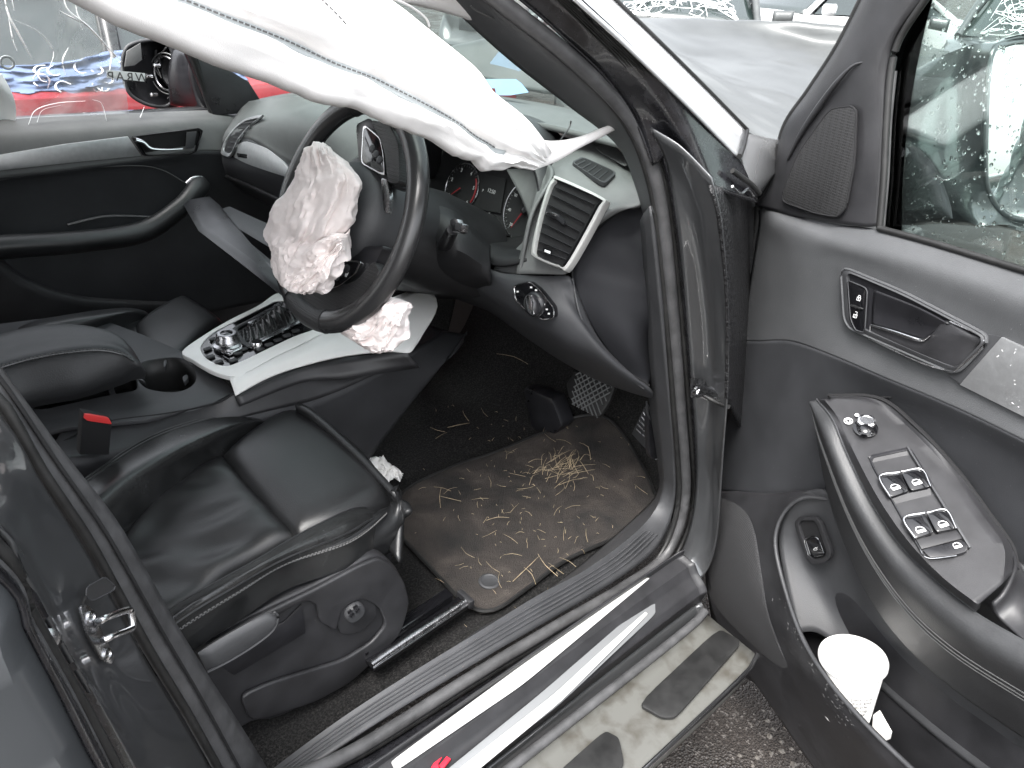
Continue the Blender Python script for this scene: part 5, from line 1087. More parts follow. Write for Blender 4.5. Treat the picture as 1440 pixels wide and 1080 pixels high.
# glass with rain drops
gp = [D(1232, 330, -.012), D(1600, 440, -.012), D(1600, -200, -.012), D(1360, -110, -.012), D(1255, 70, -.012), D(1240, 170, -.012)]
slab('window_glass', gp, -Dn*.004, M['glass'], dd, bev=0, smooth=False)
M['drop'] = mat('rain_water', (1, 1, 1), .02, trans=1); M['drop'].node_tree.nodes['Principled BSDF'].inputs['IOR'].default_value = 1.33
parts = []
def blob(c, n_, r, h, st=1.2):
    nn_, a, b = disc_frame(n_); a = np.cross(nn_, ZU); a /= np.linalg.norm(a); b = np.cross(a, nn_)
    V = []; N_ = 8
    jit = [random.uniform(.8, 1.2) for _ in range(N_)]
    for rr, hh in ((1, 0), (.85, .55), (.45, .9)):
        for k in range(N_): t = k/N_*6.283; V.append(c+(a*math.cos(t)*jit[k]+b*math.sin(t)*st*jit[k])*r*rr+nn_*h*hh)
    V.append(c+nn_*h); F = []
    for i in range(2):
        for k in range(N_): F.append((i*N_+k, i*N_+(k+1) % N_, (i+1)*N_+(k+1) % N_, (i+1)*N_+k))
    F += [(2*N_+k, 2*N_+(k+1) % N_, 3*N_) for k in range(N_)]; F.append(tuple(range(N_))[::-1])
    return V, F
for i in range(520):
    px, py = random.uniform(1246, 1450), random.uniform(-5, 375)
    if py > 322+(px-1236)*.285: continue
    r = random.choice([.0008, .001, .0012, .0016, .002, .0026])
    parts.append(blob(D(px, py, -.0165), -Dn, r, r*.6, random.uniform(1, 1.6)))
v, f = join(parts); mk('rain_drops', v, f, M['drop'], dd, kind='stuff')
# handle assembly
hz = empty('door_handle', D(1280, 450, .02), parent=dd)
ho = [(1183, 382), (1190, 377), (1270, 410), (1386, 470), (1388, 482), (1352, 520), (1338, 524), (1240, 482), (1195, 462), (1187, 448)]
hi = [(1190, 388), (1195, 384), (1270, 416), (1378, 472), (1379, 482), (1349, 513), (1337, 516), (1244, 476), (1201, 457), (1194, 444)]
A = rnd(Dv([(a, b, .029) for a, b in ho]), 4, .2); B = rnd(Dv([(a, b, .033) for a, b in hi]), 4, .2)
ring('handle_bezel', A, B, -Dn*.012, M['plastic_g'], hz, bev=.0012); tube('bezel_lip', A, .0022, M['doortrim'], hz, closed=True, seg=80, n=6)
slab('handle_bowl', [p-Dn*.006 for p in B], -Dn*.001, M['plastic_s'], hz, bev=0)
# curved bowl behind lever
bw = [Dv([(1229, 408, .032), (1290, 432, .032), (1335, 456, .032)]), Dv([(1226, 435, .0275), (1270, 446, .0275), (1318, 464, .0275)]), Dv([(1226, 456, .029), (1268, 468, .028), (1300, 478, .029)])]
loft('handle_bowl', bw, M['plastic_s'], hz, nu=16, nv=20, solid=.002)
lvr = loft('handle_lever', [Dv([(1225, 458, .027), (1255, 466, .029), (1285, 476, .030), (1300, 476, .030), (1312, 468, .030), (1326, 452, .030), (1336, 453, .030), (1382, 478, .028)]),
                      Dv([(1224, 466, .028), (1255, 478, .031), (1290, 492, .032), (1312, 488, .033), (1330, 476, .033), (1345, 472, .033), (1358, 474, .032), (1378, 484, .028)]),
                      Dv([(1222, 474, .026), (1255, 490, .028), (1290, 505, .029), (1315, 514, .029), (1336, 519, .029), (1350, 514, .029), (1362, 502, .028), (1376, 486, .026)])], M['plastic'], hz, nu=14, nv=50, solid=.003)
tube('lever_trim', Dv([(1225, 457, .030), (1255, 466, .032), (1285, 476, .033), (1298, 478, .033), (1308, 472, .033)]), [.0015, .0025, .003, .003, .001], M['chrome'], lvr, seg=30, n=8)
tube('lever_trim', Dv([(1222, 474, .028), (1224, 457, .029)]), .0015, M['steel'], lvr, seg=6, n=6)
tube('lever_trim', Dv([(1336, 452, .031), (1384, 479, .030), (1350, 515, .031), (1336, 521, .031), (1290, 508, .031), (1222, 476, .029)]), .0012, M['steel'], lvr, seg=40, n=6)
lk = slab('lock_switch', rnd(Dv([(a, b, .030) for a, b in [(1192, 394), (1220, 406), (1216, 468), (1203, 464), (1196, 448)]]), 4, .15), Dn*.003, M['gloss'], hz, bev=.001)
tube('switch_rim', rnd(Dv([(a, b, .033) for a, b in [(1192, 394), (1220, 406), (1216, 468), (1203, 464), (1196, 448)]]), 4, .15), .0009, M['plastic_g'], lk, closed=True, seg=40, n=6)
slab('switch_bar', rnd(Dv([(a, b, .0335) for a, b in [(1197, 427), (1214, 433), (1213, 436), (1197, 431)]]), 3, .3), Dn*.0015, M['steel'], lk, bev=.0004)
ex = Dd; 
def picon(kind, px, py, w_, s, par):
    c = D(px, py, w_); e1 = D(px+10, py+3.2, w_)-c; e1 /= np.linalg.norm(e1); e2 = np.cross(Dn, e1)
    if e2[2] < 0: e2 = -e2
    return icon(kind, c, e1, e2, Dn, s, par)
def icon(kind, c, e1, e2, n_, s, par, mt=None):
    mt = mt or M['icon']
    L = []
    def seg(x0, y0, x1, y1, w=.09):
        d = np.array([x1-x0, y1-y0]); d = d/np.linalg.norm(d); o = np.array([-d[1], d[0]])*w/2
        q = [(x0-o[0], y0-o[1]), (x1-o[0], y1-o[1]), (x1+o[0], y1+o[1]), (x0+o[0], y0+o[1])]
        L.append(slab('', [c+(e1*a+e2*b)*s for a, b in q], n_*.0003, None, raw=True))
    def poly(pts): L.append(slab('', [c+(e1*a+e2*b)*s for a, b in pts], n_*.0003, None, raw=True))
    if kind == 'window':
        for a, b in zip([(-.5, -.35), (.5, -.35), (.5, .1), (.2, .4), (-.3, .4), (-.5, .1)], [(.5, -.35), (.5, .1), (.2, .4), (-.3, .4), (-.5, .1), (-.5, -.35)]): seg(*a, *b)
        poly([(-.4, -.28), (.4, -.28), (.4, -.02), (-.4, -.02)])
    if kind in ('lock', 'unlock'):
        for a, b in zip([(-.35, -.45), (.35, -.45), (.35, .08), (-.35, .08)], [(.35, -.45), (.35, .08), (-.35, .08), (-.35, -.45)]): seg(*a, *b)
        seg(0, -.3, 0, -.05, .12)
        o = .0 if kind == 'lock' else .15
        seg(.22, .08+o*.4, .22, .38+o); seg(.22, .4+o, -.18, .4+o)
        if kind == 'lock': seg(-.2, .08, -.2, .38)
    if kind == 'car':
        for a, b in zip([(-.5, -.25), (.5, -.25), (.5, 0), (.15, .1), (-.1, .35), (-.45, .1)], [(.5, -.25), (.5, 0), (.15, .1), (-.1, .35), (-.45, .1), (-.5, -.25)]): seg(*a, *b)
        seg(.0, .2, .4, .5)
    if kind == 'square':
        for a, b in zip([(-.3, -.3), (.3, -.3), (.3, .3), (-.3, .3)], [(.3, -.3), (.3, .3), (-.3, .3), (-.3, -.3)]): seg(*a, *b, .14)
    v, f = join(L); return mk('switch_icon', v, f, mt, par, smooth=False)
for kd, px, py in (('lock', 1208, 419), ('unlock', 1203, 443)):
    c = D(px, py, .0335); e1 = D(px+10, py+3.2, .0335)-c; e1 /= np.linalg.norm(e1); icon(kd, c, e1, ZU, Dn, .009, lk)
# aluminium strip on the door
dts = slab('trim_strip', Dv([(1408, 474, .027), (1455, 496, .027), (1600, 560, .027), (1600, 670, .025), (1455, 594, .025), (1349, 541, .025)]), -Dn*.004, M['silver'], dd, bev=.001)
M['silver'].node_tree.nodes['Principled BSDF'].inputs['Roughness'].default_value = .38
scatter([dts], lambda: (random.uniform(1365, 1440), random.uniform(490, 590)), 14, .0003, .0007, M['icon'], 'scratches', dd, flat=.05, stretch=(2, 5))
slab('strip_seat', Dv([(1388, 470, .025), (1410, 474, .025), (1351, 540, .025), (1333, 528, .025)]), -Dn*.004, M['plastic_g'], dd, bev=.0005)
# armrest: top plate at an inward ledge. Plane tilted: define by height
# armrest solid: outer leather roll + sloping control plate
ar0 = Dv([(1142, 574, .055), (1150, 610, .075), (1165, 655, .085), (1190, 720, .095), (1225, 790, .10), (1275, 860, .10), (1340, 920, .10), (1450, 990, .10), (1600, 1080, .10)])   # lower edge outer seam
ar1 = Dv([(1143, 567, .065), (1158, 600, .092), (1178, 650, .105), (1205, 710, .112), (1245, 775, .118), (1295, 835, .12), (1360, 890, .12), (1450, 945, .12), (1600, 1030, .12)])
ar2 = Dv([(1148, 562, .065), (1170, 590, .090), (1192, 640, .100), (1225, 705, .106), (1265, 765, .112), (1315, 815, .114), (1372, 860, .114), (1450, 905, .114), (1600, 985, .114)])
low = Dv([(1146, 590, .02), (1152, 640, .03), (1165, 700, .035), (1188, 765, .045), (1222, 840, .05), (1270, 905, .05), (1335, 965, .05), (1450, 1045, .05), (1600, 1140, .05)])
ar1 = [p+Dn*.008+ZU*.003 for p in ar1]
roll = loft('armrest_roll', [low, ar0, ar1, ar2], M['leather_d'], dd, nu=36, nv=90, solid=.006)
A_ = np.stack([cr(low, 90), cr(ar0, 90), cr(ar1, 90), cr(ar2, 90)])
for t, rr in ((.0, .0012), (.012, .0012), (-.010, .0010)):
    pth = cr(ar0, 90)*(1)+0; q = pth+(cr(ar1, 90)-pth)*(.10+t*12)+Dn*.001+ZU*.0005
    tube('roll_seam', q[1:], rr, M['thread'], roll, seg=90, n=6)
# control plate (top)
pl_in = Dv([(1165, 557, .045), (1235, 560, .02), (1290, 598, .015), (1345, 655, .015), (1395, 720, .015), (1425, 768, .015), (1430, 790, .04)])
cp0 = ar2[:7]
cp1_ = Dv([(1156, 558, .055), (1200, 575, .068), (1230, 615, .074), (1270, 675, .08), (1312, 735, .084), (1350, 790, .088), (1398, 835, .095)])
cp2 = Dv([(1165, 556, .04), (1236, 560, .02), (1290, 601, .018), (1345, 660, .018), (1393, 725, .02), (1424, 770, .025), (1430, 800, .05)])
pA, pB, pC = D(1200, 600, .078), D(1375, 790, .092), D(1330, 680, .045)
pn = np.cross(pB-pA, pC-pA); pn /= np.linalg.norm(pn)
if pn[2] < 0: pn = -pn
def E_(px, py, o=0): return hit(px, py, pn, pA+pn*o)
e_in = [E_(a, b) for a, b in [(1160, 563), (1180, 590), (1202, 638), (1236, 702), (1278, 762), (1326, 812), (1375, 850)]]
e_ou = [E_(a, b) for a, b in [(1170, 560), (1228, 565), (1283, 606), (1337, 665), (1384, 728), (1412, 770), (1410, 820)]]
ctl = loft('control_plate', [cp0, e_in, e_ou, cp2], M['plastic'], dd, nu=24, nv=50, linear=True, solid=.006)
tube('plate_gap', cp2, .003, M['void'], dd, seg=50, n=6); tube('plate_gap', [p+ZU*.001 for p in cp0], .0014, M['plastic_g'], dd, seg=60, n=6)
loft('pull_cup', [Dv([(1424, 770, .025), (1430, 795, .05), (1415, 832, .085), (1398, 850, .10)]), Dv([(1428, 785, .02), (1436, 810, .04), (1425, 845, .07), (1405, 870, .09)]), Dv([(1450, 800, .02), (1460, 840, .03), (1470, 890, .06), (1470, 925, .10)])], M['plastic'], dd, nu=12, nv=30, solid=.004)
# plane of the switches: fit through three plate points
e1 = E_(1375, 700, 0)-E_(1275, 730, 0); e1 /= np.linalg.norm(e1); e2 = np.cross(pn, e1)
if e2@(E_(1250, 640)-E_(1300, 760)) < 0: e2 = -e2
mk_ = empty('mirror_control', E_(1220, 600), parent=dd)
kk = lathe('knob_base', E_(1217, 603, .002), pn, [(.0165, 0), (.0165, .002), (.013, .003), (0, .003)], M['gloss'], mk_)
kk = lathe('mirror_knob', E_(1217, 602, .004), pn, [(.0115, 0), (.0125, .004), (.011, .011), (.0122, .013), (.0118, .017), (.009, .018), (.0085, .0165), (0, .0165)], M['chrome'], mk_, seg=36)
lathe('knob_cap', E_(1217, 602, .021), pn, [(.0083, 0), (.006, .0015), (0, .002)], M['gloss'], kk)
icon('square', E_(1193, 592, .0035), e1, e2, pn, .009, mk_); lathe('mirror_symbol', E_(1205, 584, .0035), pn, [(.003, 0), (.003, .0008), (0, .0008)], M['icon'], mk_, seg=12)
tube('symbol_ring', [E_(1193, 592, .003)+(e1*math.cos(a)+e2*math.sin(a))*.0058 for a in np.arange(10)/10*6.283], .0005, M['icon'], mk_, closed=True, n=5, seg=24, upv=pn)
# switch block
wsb = empty('window_switches', E_(1300, 700), parent=dd)
bo = rnd([E_(a, b, .0035) for a, b in [(1219, 641), (1275, 629), (1283, 632), (1300, 660), (1363, 765), (1360, 776), (1342, 781), (1308, 784), (1296, 778)]], 3, .12)
bi = shrink(bo, .95)
ring('switch_bezel', bo, bi, -pn*.012, M['plastic_s'], wsb, bev=.0008)
slab('bezel_edge', [E_(a, b, .006) for a, b in [(1275, 628), (1278, 628), (1366, 768), (1363, 770)]], -pn*.006, M['plastic_g'], wsb, bev=.0006)
for q in ([(1221, 642), (1277, 630), (1281, 660), (1236, 668)], [(1252, 700), (1308, 686), (1314, 716), (1269, 727)]):
    fl_ = [E_(q[0][0], q[0][1], .003), E_(q[1][0], q[1][1], .003), E_(q[2][0], q[2][1], -.006), E_(q[3][0], q[3][1], -.006)]
    slab('finger_scoop', fl_, -pn*.002, M['plastic_s'], wsb, bev=0)
for nm, q, ic in (('a', [(1237, 670), (1265, 664), (1279, 690), (1252, 699)], (1259, 685)), ('b', [(1267, 663), (1296, 660), (1309, 684), (1281, 690)], (1289, 678)),
                  ('c', [(1271, 729), (1300, 721), (1314, 748), (1287, 757)], (1294, 745)), ('d', [(1303, 721), (1330, 717), (1345, 743), (1317, 748)], (1326, 737))):
    P4 = rnd([E_(a, b, .008) for a, b in q], 3, .15)
    bt_ = slab('window_button', P4, -pn*.012, M['gloss'], wsb, bev=.0015)
    o_ = P4; tr_ = [E_(q[1][0], q[1][1], .0085), E_(q[0][0], q[0][1], .0085), E_(q[3][0], q[3][1], .0085)] if nm in 'ac' else [E_(q[0][0], q[0][1], .0085), E_(q[1][0], q[1][1], .0085), E_(q[2][0], q[2][1], .0085)]
    tube('button_trim', tr_, .0014 if nm in 'bd' else .0018, M['chrome'], bt_, n=8, seg=24)
    icon('window', E_(ic[0], ic[1], .0088), e1, e2, pn, .0105, bt_)
slab('switch_base', [E_(a, b, .003) for a, b in [(1288, 758), (1345, 745), (1354, 757), (1296, 772)]], -pn*.006, M['plastic'], wsb, bev=.0006)
cb = slab('child_lock_button', rnd([E_(a, b, .007) for a, b in [(1296, 772), (1354, 759), (1362, 768), (1358, 776), (1340, 781), (1308, 784)]], 3, .2), -pn*.008, M['plastic_s'], wsb, bev=.001)
tube('button_edge', [E_(1294, 773, .008), E_(1300, 782, .008), E_(1312, 785, .008), E_(1345, 781, .008)], .0007, M['steel'], cb, n=6, seg=20)
icon('window', E_(1346, 767, .0078), e1, e2, pn, .009, cb)
# lower pocket: liner, outer wall with mouth, soft-close boot switch
po0 = Dv([(1172, 703, .012), (1130, 700, .030), (1102, 722, .040), (1090, 760, .050), (1100, 815, .065), (1125, 890, .095), (1160, 950, .12), (1210, 1010, .13), (1270, 1070, .13), (1340, 1130, .13), (1460, 1210, .12)])
po1 = Dv([(1165, 695, .010), (1125, 690, .022), (1090, 715, .032), (1075, 760, .042), (1082, 820, .057), (1105, 890, .085), (1140, 955, .108), (1190, 1020, .12), (1250, 1085, .12), (1320, 1140, .12), (1450, 1230, .11)])
po2 = Dv([(1120, 692, .006), (1085, 694, .012), (1050, 700, .020), (1035, 730, .030), (1045, 790, .045), (1062, 860, .055), (1090, 930, .06), (1140, 1010, .06), (1195, 1080, .06), (1270, 1150, .06), (1400, 1240, .06)])
po3 = Dv([(1110, 692, .004), (1050, 690, .005), (1005, 694, .006), (991, 710, .008), (990, 780, .012), (998, 850, .015), (1025, 910, .02), (1075, 980, .025), (1140, 1075, .025), (1210, 1160, .025), (1330, 1240, .025)])
dpk = loft('door_pocket', [po0, po1, po2, po3], M['plastic'], dd, nu=36, nv=70, solid=.005)
tube('pocket_rim', po0, .0035, M['plastic_g'], dd, seg=80, n=8)
sg = [(1005, 702), (1030, 706), (1050, 722), (1062, 750), (1070, 800), (1080, 860), (1095, 905), (1108, 940), (1085, 930), (1040, 890), (1005, 850), (990, 810), (991, 730)]
M['fine'] = celled('fine_speaker_cloth', (.010, .010, .011), 520, .6, .8, (.05, .05, .052))
drape('speaker_grille', sg, [dpk], .004, M['fine'], dd)
M['scuff'] = mat('pale_scuff', (.16, .16, .16), .7)
scatter([dpk], lambda: (lambda t: (1105+90*t+random.gauss(0, 7), 850+170*t+random.gauss(0, 9)))(random.random()), 110, .0004, .0016, M['scuff'], 'scuff_marks', dd, flat=.1, stretch=(1, 3.5))
scatter([dpk], lambda: (random.uniform(1000, 1150), random.uniform(700, 1070)), 120, .0003, .0008, M['scuff'], 'dust_specks', dd)
# liner behind: concave panel with switch
ln0 = Dv([(1110, 700, .03), (1160, 690, .02), (1195, 750, .02), (1230, 830, .02), (1300, 910, .02), (1450, 1020, .02)])
ln1 = Dv([(1095, 760, .03), (1130, 780, .010), (1170, 830, .0), (1220, 890, -.01), (1300, 970, -.01), (1450, 1080, -.01)])
ln2 = Dv([(1120, 890, .055), (1150, 890, .03), (1190, 920, .01), (1240, 970, .0), (1320, 1040, .0), (1450, 1140, .0)])
loft('pocket_liner', [ln0, ln1, ln2], M['plastic_g'], dd, nu=24, nv=50, solid=.004)
bs = empty('boot_switch', D(1142, 760, .03), parent=dd)
so1 = rnd(Dv([(a, b, .028) for a, b in [(1116, 735), (1124, 727), (1146, 727), (1153, 736), (1168, 775), (1167, 784), (1160, 791), (1142, 794), (1134, 788)]]), 3, .2)
si1 = rnd(Dv([(a, b, .028) for a, b in [(1122, 738), (1127, 732), (1144, 732), (1149, 738), (1162, 775), (1161, 781), (1157, 784), (1144, 787), (1138, 783)]]), 3, .2)
ring('switch_bezel', so1, si1, -Dn*.008, M['plastic'], bs, bev=.001)
slab('switch_recess', [p-Dn*.005 for p in si1], -Dn*.002, M['void'], bs, bev=0)
bb = slab('boot_button', rnd(Dv([(a, b, .027) for a, b in [(1132, 760), (1149, 757), (1159, 777), (1157, 782), (1143, 784), (1138, 779)]]), 3, .2), -Dn*.006, M['gloss'], bs, bev=.001)
tube('button_trim', Dv([(1137, 781, .0278), (1132, 759, .0278), (1149, 756, .0278), (1159, 778, .0278)]), .0012, M['chrome'], bb, n=6, seg=24)
cI = D(1147, 772, .0276); ee = D(1157, 772, .0276)-cI; ee /= np.linalg.norm(ee); icon('car', cI, ee, ZU, Dn, .0085, bb)
# exterior mirror (outside of the door)
dm = empty('door_mirror', D(1400, 250, -.22), parent=dd)
def Mv(pts): return [D(a, b, c) for a, b, c in pts]
M['mirsh'] = mat('mirror_shell_paint', (.10, .11, .115), .3, metal=.5, coat=1)
c0 = D(1392, 190, -.16); vdir = (c0-CAM)/np.linalg.norm(c0-CAM); tgt = np.array([6.2, -5.6, 1.9])-c0; tgt /= np.linalg.norm(tgt); gn = tgt-vdir; gn /= np.linalg.norm(gn)
lo = [(1393, 80), (1410, 64), (1440, 58), (1462, 66), (1472, 120), (1470, 220), (1462, 285), (1448, 308), (1422, 305), (1398, 285), (1386, 250), (1386, 160)]
K0 = cr([hit(a, b, gn, c0) for a, b in lo], 60, True); cm = K0.mean(0)
def lp_(pts, ws): return cr([D(a, b, c) for (a, b), c in zip(pts, ws)], 60, True)
K2 = lp_([(1362, 72), (1400, 58), (1448, 46), (1485, 56), (1498, 120), (1496, 220), (1488, 300), (1458, 326), (1412, 316), (1368, 311), (1352, 250), (1354, 160)], [-.155, -.16, -.2, -.26, -.3, -.3, -.28, -.24, -.19, -.16, -.15, -.15])
K3 = lp_([(1320, 86), (1360, 70), (1430, 50), (1500, 60), (1508, 120), (1508, 220), (1500, 300), (1455, 328), (1380, 313), (1325, 309), (1306, 250), (1308, 165)], [-.14, -.16, -.22, -.3, -.33, -.33, -.3, -.26, -.19, -.15, -.125, -.125])
K4 = lp_([(1284, 105), (1325, 84), (1400, 60), (1490, 70), (1500, 120), (1500, 220), (1490, 290), (1440, 320), (1350, 311), (1288, 308), (1270, 250), (1274, 175)], [-.13, -.17, -.25, -.34, -.36, -.36, -.34, -.30, -.21, -.15, -.11, -.11])
K5 = lp_([(1262, 124), (1300, 100), (1370, 80), (1460, 90), (1480, 130), (1480, 220), (1470, 280), (1420, 310), (1320, 309), (1258, 306), (1246, 250), (1250, 180)], [-.14, -.19, -.28, -.37, -.39, -.39, -.37, -.34, -.24, -.16, -.12, -.12])
L4 = np.array([K0, K0+(K0-cm)*.05, K2, K3, K4, K5, K5.mean(0)+(K5-K5.mean(0))*.3+np.array([.03, 0, 0])])
L4 = np.stack([cr(L4[1:, j], 26) for j in range(60)], 1); L4 = np.concatenate([[K0], L4])
v, f = grid(L4, cv=True); f = list(f)+[tuple((len(L4)-1)*60+i for i in range(60))]
mk('mirror_shell', v, f, M['mirsh'], dm)
slab('mirror_glass', cm+(K0-cm)*.97-gn*.004, -gn*.002, mat('mirror_silvering', (.92, .93, .93), .015, metal=1), dm, bev=.0)
tube('shell_rim', K0, .0045, M['mirsh'], dm, closed=True, seg=90, n=8)
bag('mirror_foot', Mv([(1236, 192, -.07), (1268, 197, -.075), (1296, 214, -.08), (1318, 245, -.085), (1332, 280, -.09), (1340, 307, -.09)]), Mv([(1228, 215, -.06), (1230, 240, -.06), (1232, 262, -.06), (1236, 285, -.06), (1240, 305, -.06), (1250, 318, -.06)]), .05, M['plastic_g'], dm, nu=40, nv=24, p=.6)
# cup and paper in the pocket are things of their own (below)
# ================================================================== b-pillar and rear door (near left)
def Bv(pts): return [Y(a, b, c) for a, b, c in pts]
bi0 = [np.array([-0.110, -0.585, 1.56]), np.array([-0.070, -0.625, 1.40])]+Bv([(-90, 380, -.66), (0, 513, -.68), (45, 575, -.69), (90, 636, -.695), (160, 725, -.70), (205, 800, -.70), (250, 880, -.70), (300, 960, -.70), (345, 1030, -.70), (400, 1120, -.70)])
bi1 = [np.array([-0.130, -0.605, 1.56]), np.array([-0.090, -0.645, 1.40])]+Bv([(-110, 400, -.68), (0, 535, -.70), (38, 590, -.705), (78, 650, -.71), (140, 738, -.715), (185, 815, -.72), (230, 895, -.72), (283, 985, -.72), (332, 1075, -.72), (380, 1160, -.72)])
bi2 = [np.array([-0.150, -0.615, 1.56]), np.array([-0.110, -0.655, 1.40])]+Bv([(-130, 430, -.69), (0, 562, -.71), (30, 612, -.715), (66, 672, -.72), (122, 755, -.725), (166, 835, -.73), (210, 915, -.73), (262, 1000, -.73), (310, 1085, -.73), (360, 1170, -.73)])
tr = loft('pillar_seal', [bi0, bi1, bi2], M['rubber'], nu=8, nv=60, solid=.014, **K)
tube('seal_groove', [p+[.001, -.003, 0] for p in cr(bi1, 40)], .0022, M['void'], tr, n=6, seg=60)
tube('seal_lip', [p+[.0, -.004, 0] for p in cr(bi2, 40)], .005, M['rubber_d'], tr, n=8, seg=60)
bp0 = [np.array([-0.155, -0.620, 1.56]), np.array([-0.115, -0.660, 1.40])]+Bv([(-150, 450, -.705), (0, 582, -.725), (60, 680, -.735), (118, 770, -.74), (160, 845, -.74), (204, 925, -.74), (256, 1012, -.74), (306, 1100, -.74), (350, 1190, -.74)])
bp1 = [np.array([-0.170, -0.645, 1.56]), np.array([-0.130, -0.685, 1.40])]+Bv([(-170, 500, -.75), (0, 640, -.775), (50, 735, -.78), (95, 820, -.785), (130, 880, -.785), (180, 960, -.79), (235, 1050, -.79), (280, 1130, -.79), (320, 1200, -.79)])
bp2 = [np.array([-0.200, -0.665, 1.56]), np.array([-0.160, -0.705, 1.40])]+Bv([(-190, 540, -.79), (0, 700, -.81), (35, 770, -.815), (75, 845, -.82), (110, 910, -.825), (155, 990, -.825), (210, 1070, -.825), (250, 1150, -.825), (290, 1230, -.825)])
bp3 = [np.array([-0.220, -0.675, 1.56]), np.array([-0.180, -0.715, 1.40])]+Bv([(-200, 580, -.82), (0, 738, -.845), (25, 785, -.85), (60, 850, -.852), (95, 915, -.855), (140, 990, -.855), (185, 1075, -.855), (225, 1150, -.855), (260, 1230, -.855)])
bpl = loft('door_pillar', [bp0, bp1, bp2, bp3], M['paint'], nu=24, nv=60, solid=.004, **K)
loft('pillar_groove', [[p+[-.02, .02, 0] for p in bi2], bp0], M['void'], nu=3, nv=40, solid=.002, **K) if False else None
gp1 = [(-215, 600, -.865), (0, 775, -.87), (40, 860, -.87), (85, 940, -.875), (125, 1010, -.875), (165, 1085, -.875), (200, 1160, -.875)]
tube('pillar_gasket', Bv(gp1), .006, M['rubber_d'], n=8, seg=50, **K)
g_in = Bv([(-215, 600, -.855), (0, 770, -.86), (40, 845, -.865), (85, 925, -.865), (125, 1000, -.865), (165, 1075, -.865), (205, 1150, -.865)])
loft('door_gap', [bp3, [p+[-.05, .02, 0] for p in g_in]], M['paint_k'], nu=4, nv=40, solid=.003, **K)
# striker and sticker
skp = empty('door_striker', Y(150, 890, -.80), parent=car)
pn5 = np.array([.75, -.64, .15]); pn5 /= np.linalg.norm(pn5); s5 = Y(140, 890, -.795)
def Q5(px, py, o=0): return hit(px, py, pn5, s5+pn5*o)
slab('striker_plate', rnd([Q5(a, b, .0) for a, b in [(108, 852), (122, 850), (136, 880), (158, 925), (153, 935), (140, 928), (120, 895)]], 3, .25), pn5*.003, M['steel'], skp, bev=.001)
tube('striker_loop', [Q5(140, 878, .002), Q5(142, 872, .02), Q5(178, 858, .022), Q5(184, 862, .022), Q5(187, 880, .022), Q5(183, 885, .022), Q5(150, 898, .02), Q5(146, 903, .002)], .0035, M['chrome'], skp, n=10, seg=60)
for p_ in ((127, 868), (150, 920)): lathe('striker_screw', Q5(*p_, .003), pn5, [(.006, 0), (.006, .002), (.003, .003), (.002, .0015), (0, .0015)], M['chrome'], skp, seg=16)
slab('tape_outline', rnd([Q5(a, b, .0012) for a, b in [(122, 826), (147, 811), (162, 824), (160, 830), (130, 845), (121, 838)]], 3, .2), pn5*.0006, M['sticker'], skp, bev=0)
tube('sticker_edge', rnd([Q5(a, b, .002) for a, b in [(122, 826), (147, 811), (162, 824), (160, 830), (130, 845), (121, 838)]], 3, .2), .0007, M['plastic_g'], skp, closed=True, n=6, seg=40)
# rear door
rd = empty('rear_door', (-.5, -.88, .3), parent=car)
e0 = Bv([(-230, 630, -.875), (0, 800, -.88), (40, 880, -.885), (88, 965, -.885), (130, 1045, -.885), (150, 1085, -.885), (180, 1150, -.885)])
e1_ = Bv([(-240, 650, -.895), (0, 820, -.90), (35, 890, -.905), (80, 975, -.905), (120, 1055, -.905), (140, 1090, -.905), (170, 1150, -.905)])
e2_ = Bv([(-330, 760, -.91), (-90, 900, -.925), (-50, 960, -.93), (-20, 1030, -.93), (20, 1100, -.93), (40, 1140, -.93), (70, 1200, -.93)])
e3_ = [p+[-.7, 0, 0] for p in e2_]
eo = [p+[-.02, .06, 0] for p in e0]
loft('door_skin', [eo, e0, e1_], M['paint_k'], rd, nu=8, nv=40, solid=.003)
M['rearskin'] = mat('wet_grey_paint', (.075, .08, .085), .5, metal=.2, coat=.3, crough=.2)
loft('door_skin', [e1_, e2_, e3_], M['rearskin'], rd, nu=12, nv=40, solid=.003)
slab('door_window', [(-.12, -.86, 1.03), (-.9, -.86, 1.06), (-.85, -.68, 1.48), (-.22, -.68, 1.50)], (0, .004, 0), M['carglass'], rd, bev=0)
tube('window_frame', [(-.10, -.865, 1.03), (-.16, -.78, 1.28), (-.22, -.675, 1.51), (-.55, -.67, 1.53), (-.9, -.675, 1.49)], .014, M['rubber_d'], rd, seg=30)
tube('door_edge_seal', e0, .005, M['rubber'], rd, n=8, seg=50)
# rear door latch, glimpsed in the gap
slab('door_latch', [Y(a, b, -.862) for a, b in [(42, 880), (64, 874), (66, 882), (46, 890)]], (0, -.006, 0), M['steel'], rd, bev=.002)
lathe('latch_pin', Y(60, 900, -.862), (0.3, -1, 0.2), [(.010, 0), (.011, .006), (.006, .010), (0, .010)], M['steel'], rd, seg=20)
lathe('latch_bolt', Y(52, 906, -.862), (0.3, -1, 0.2), [(.009, 0), (.009, .004), (0, .005)], M['rubber_d'], rd, seg=16)
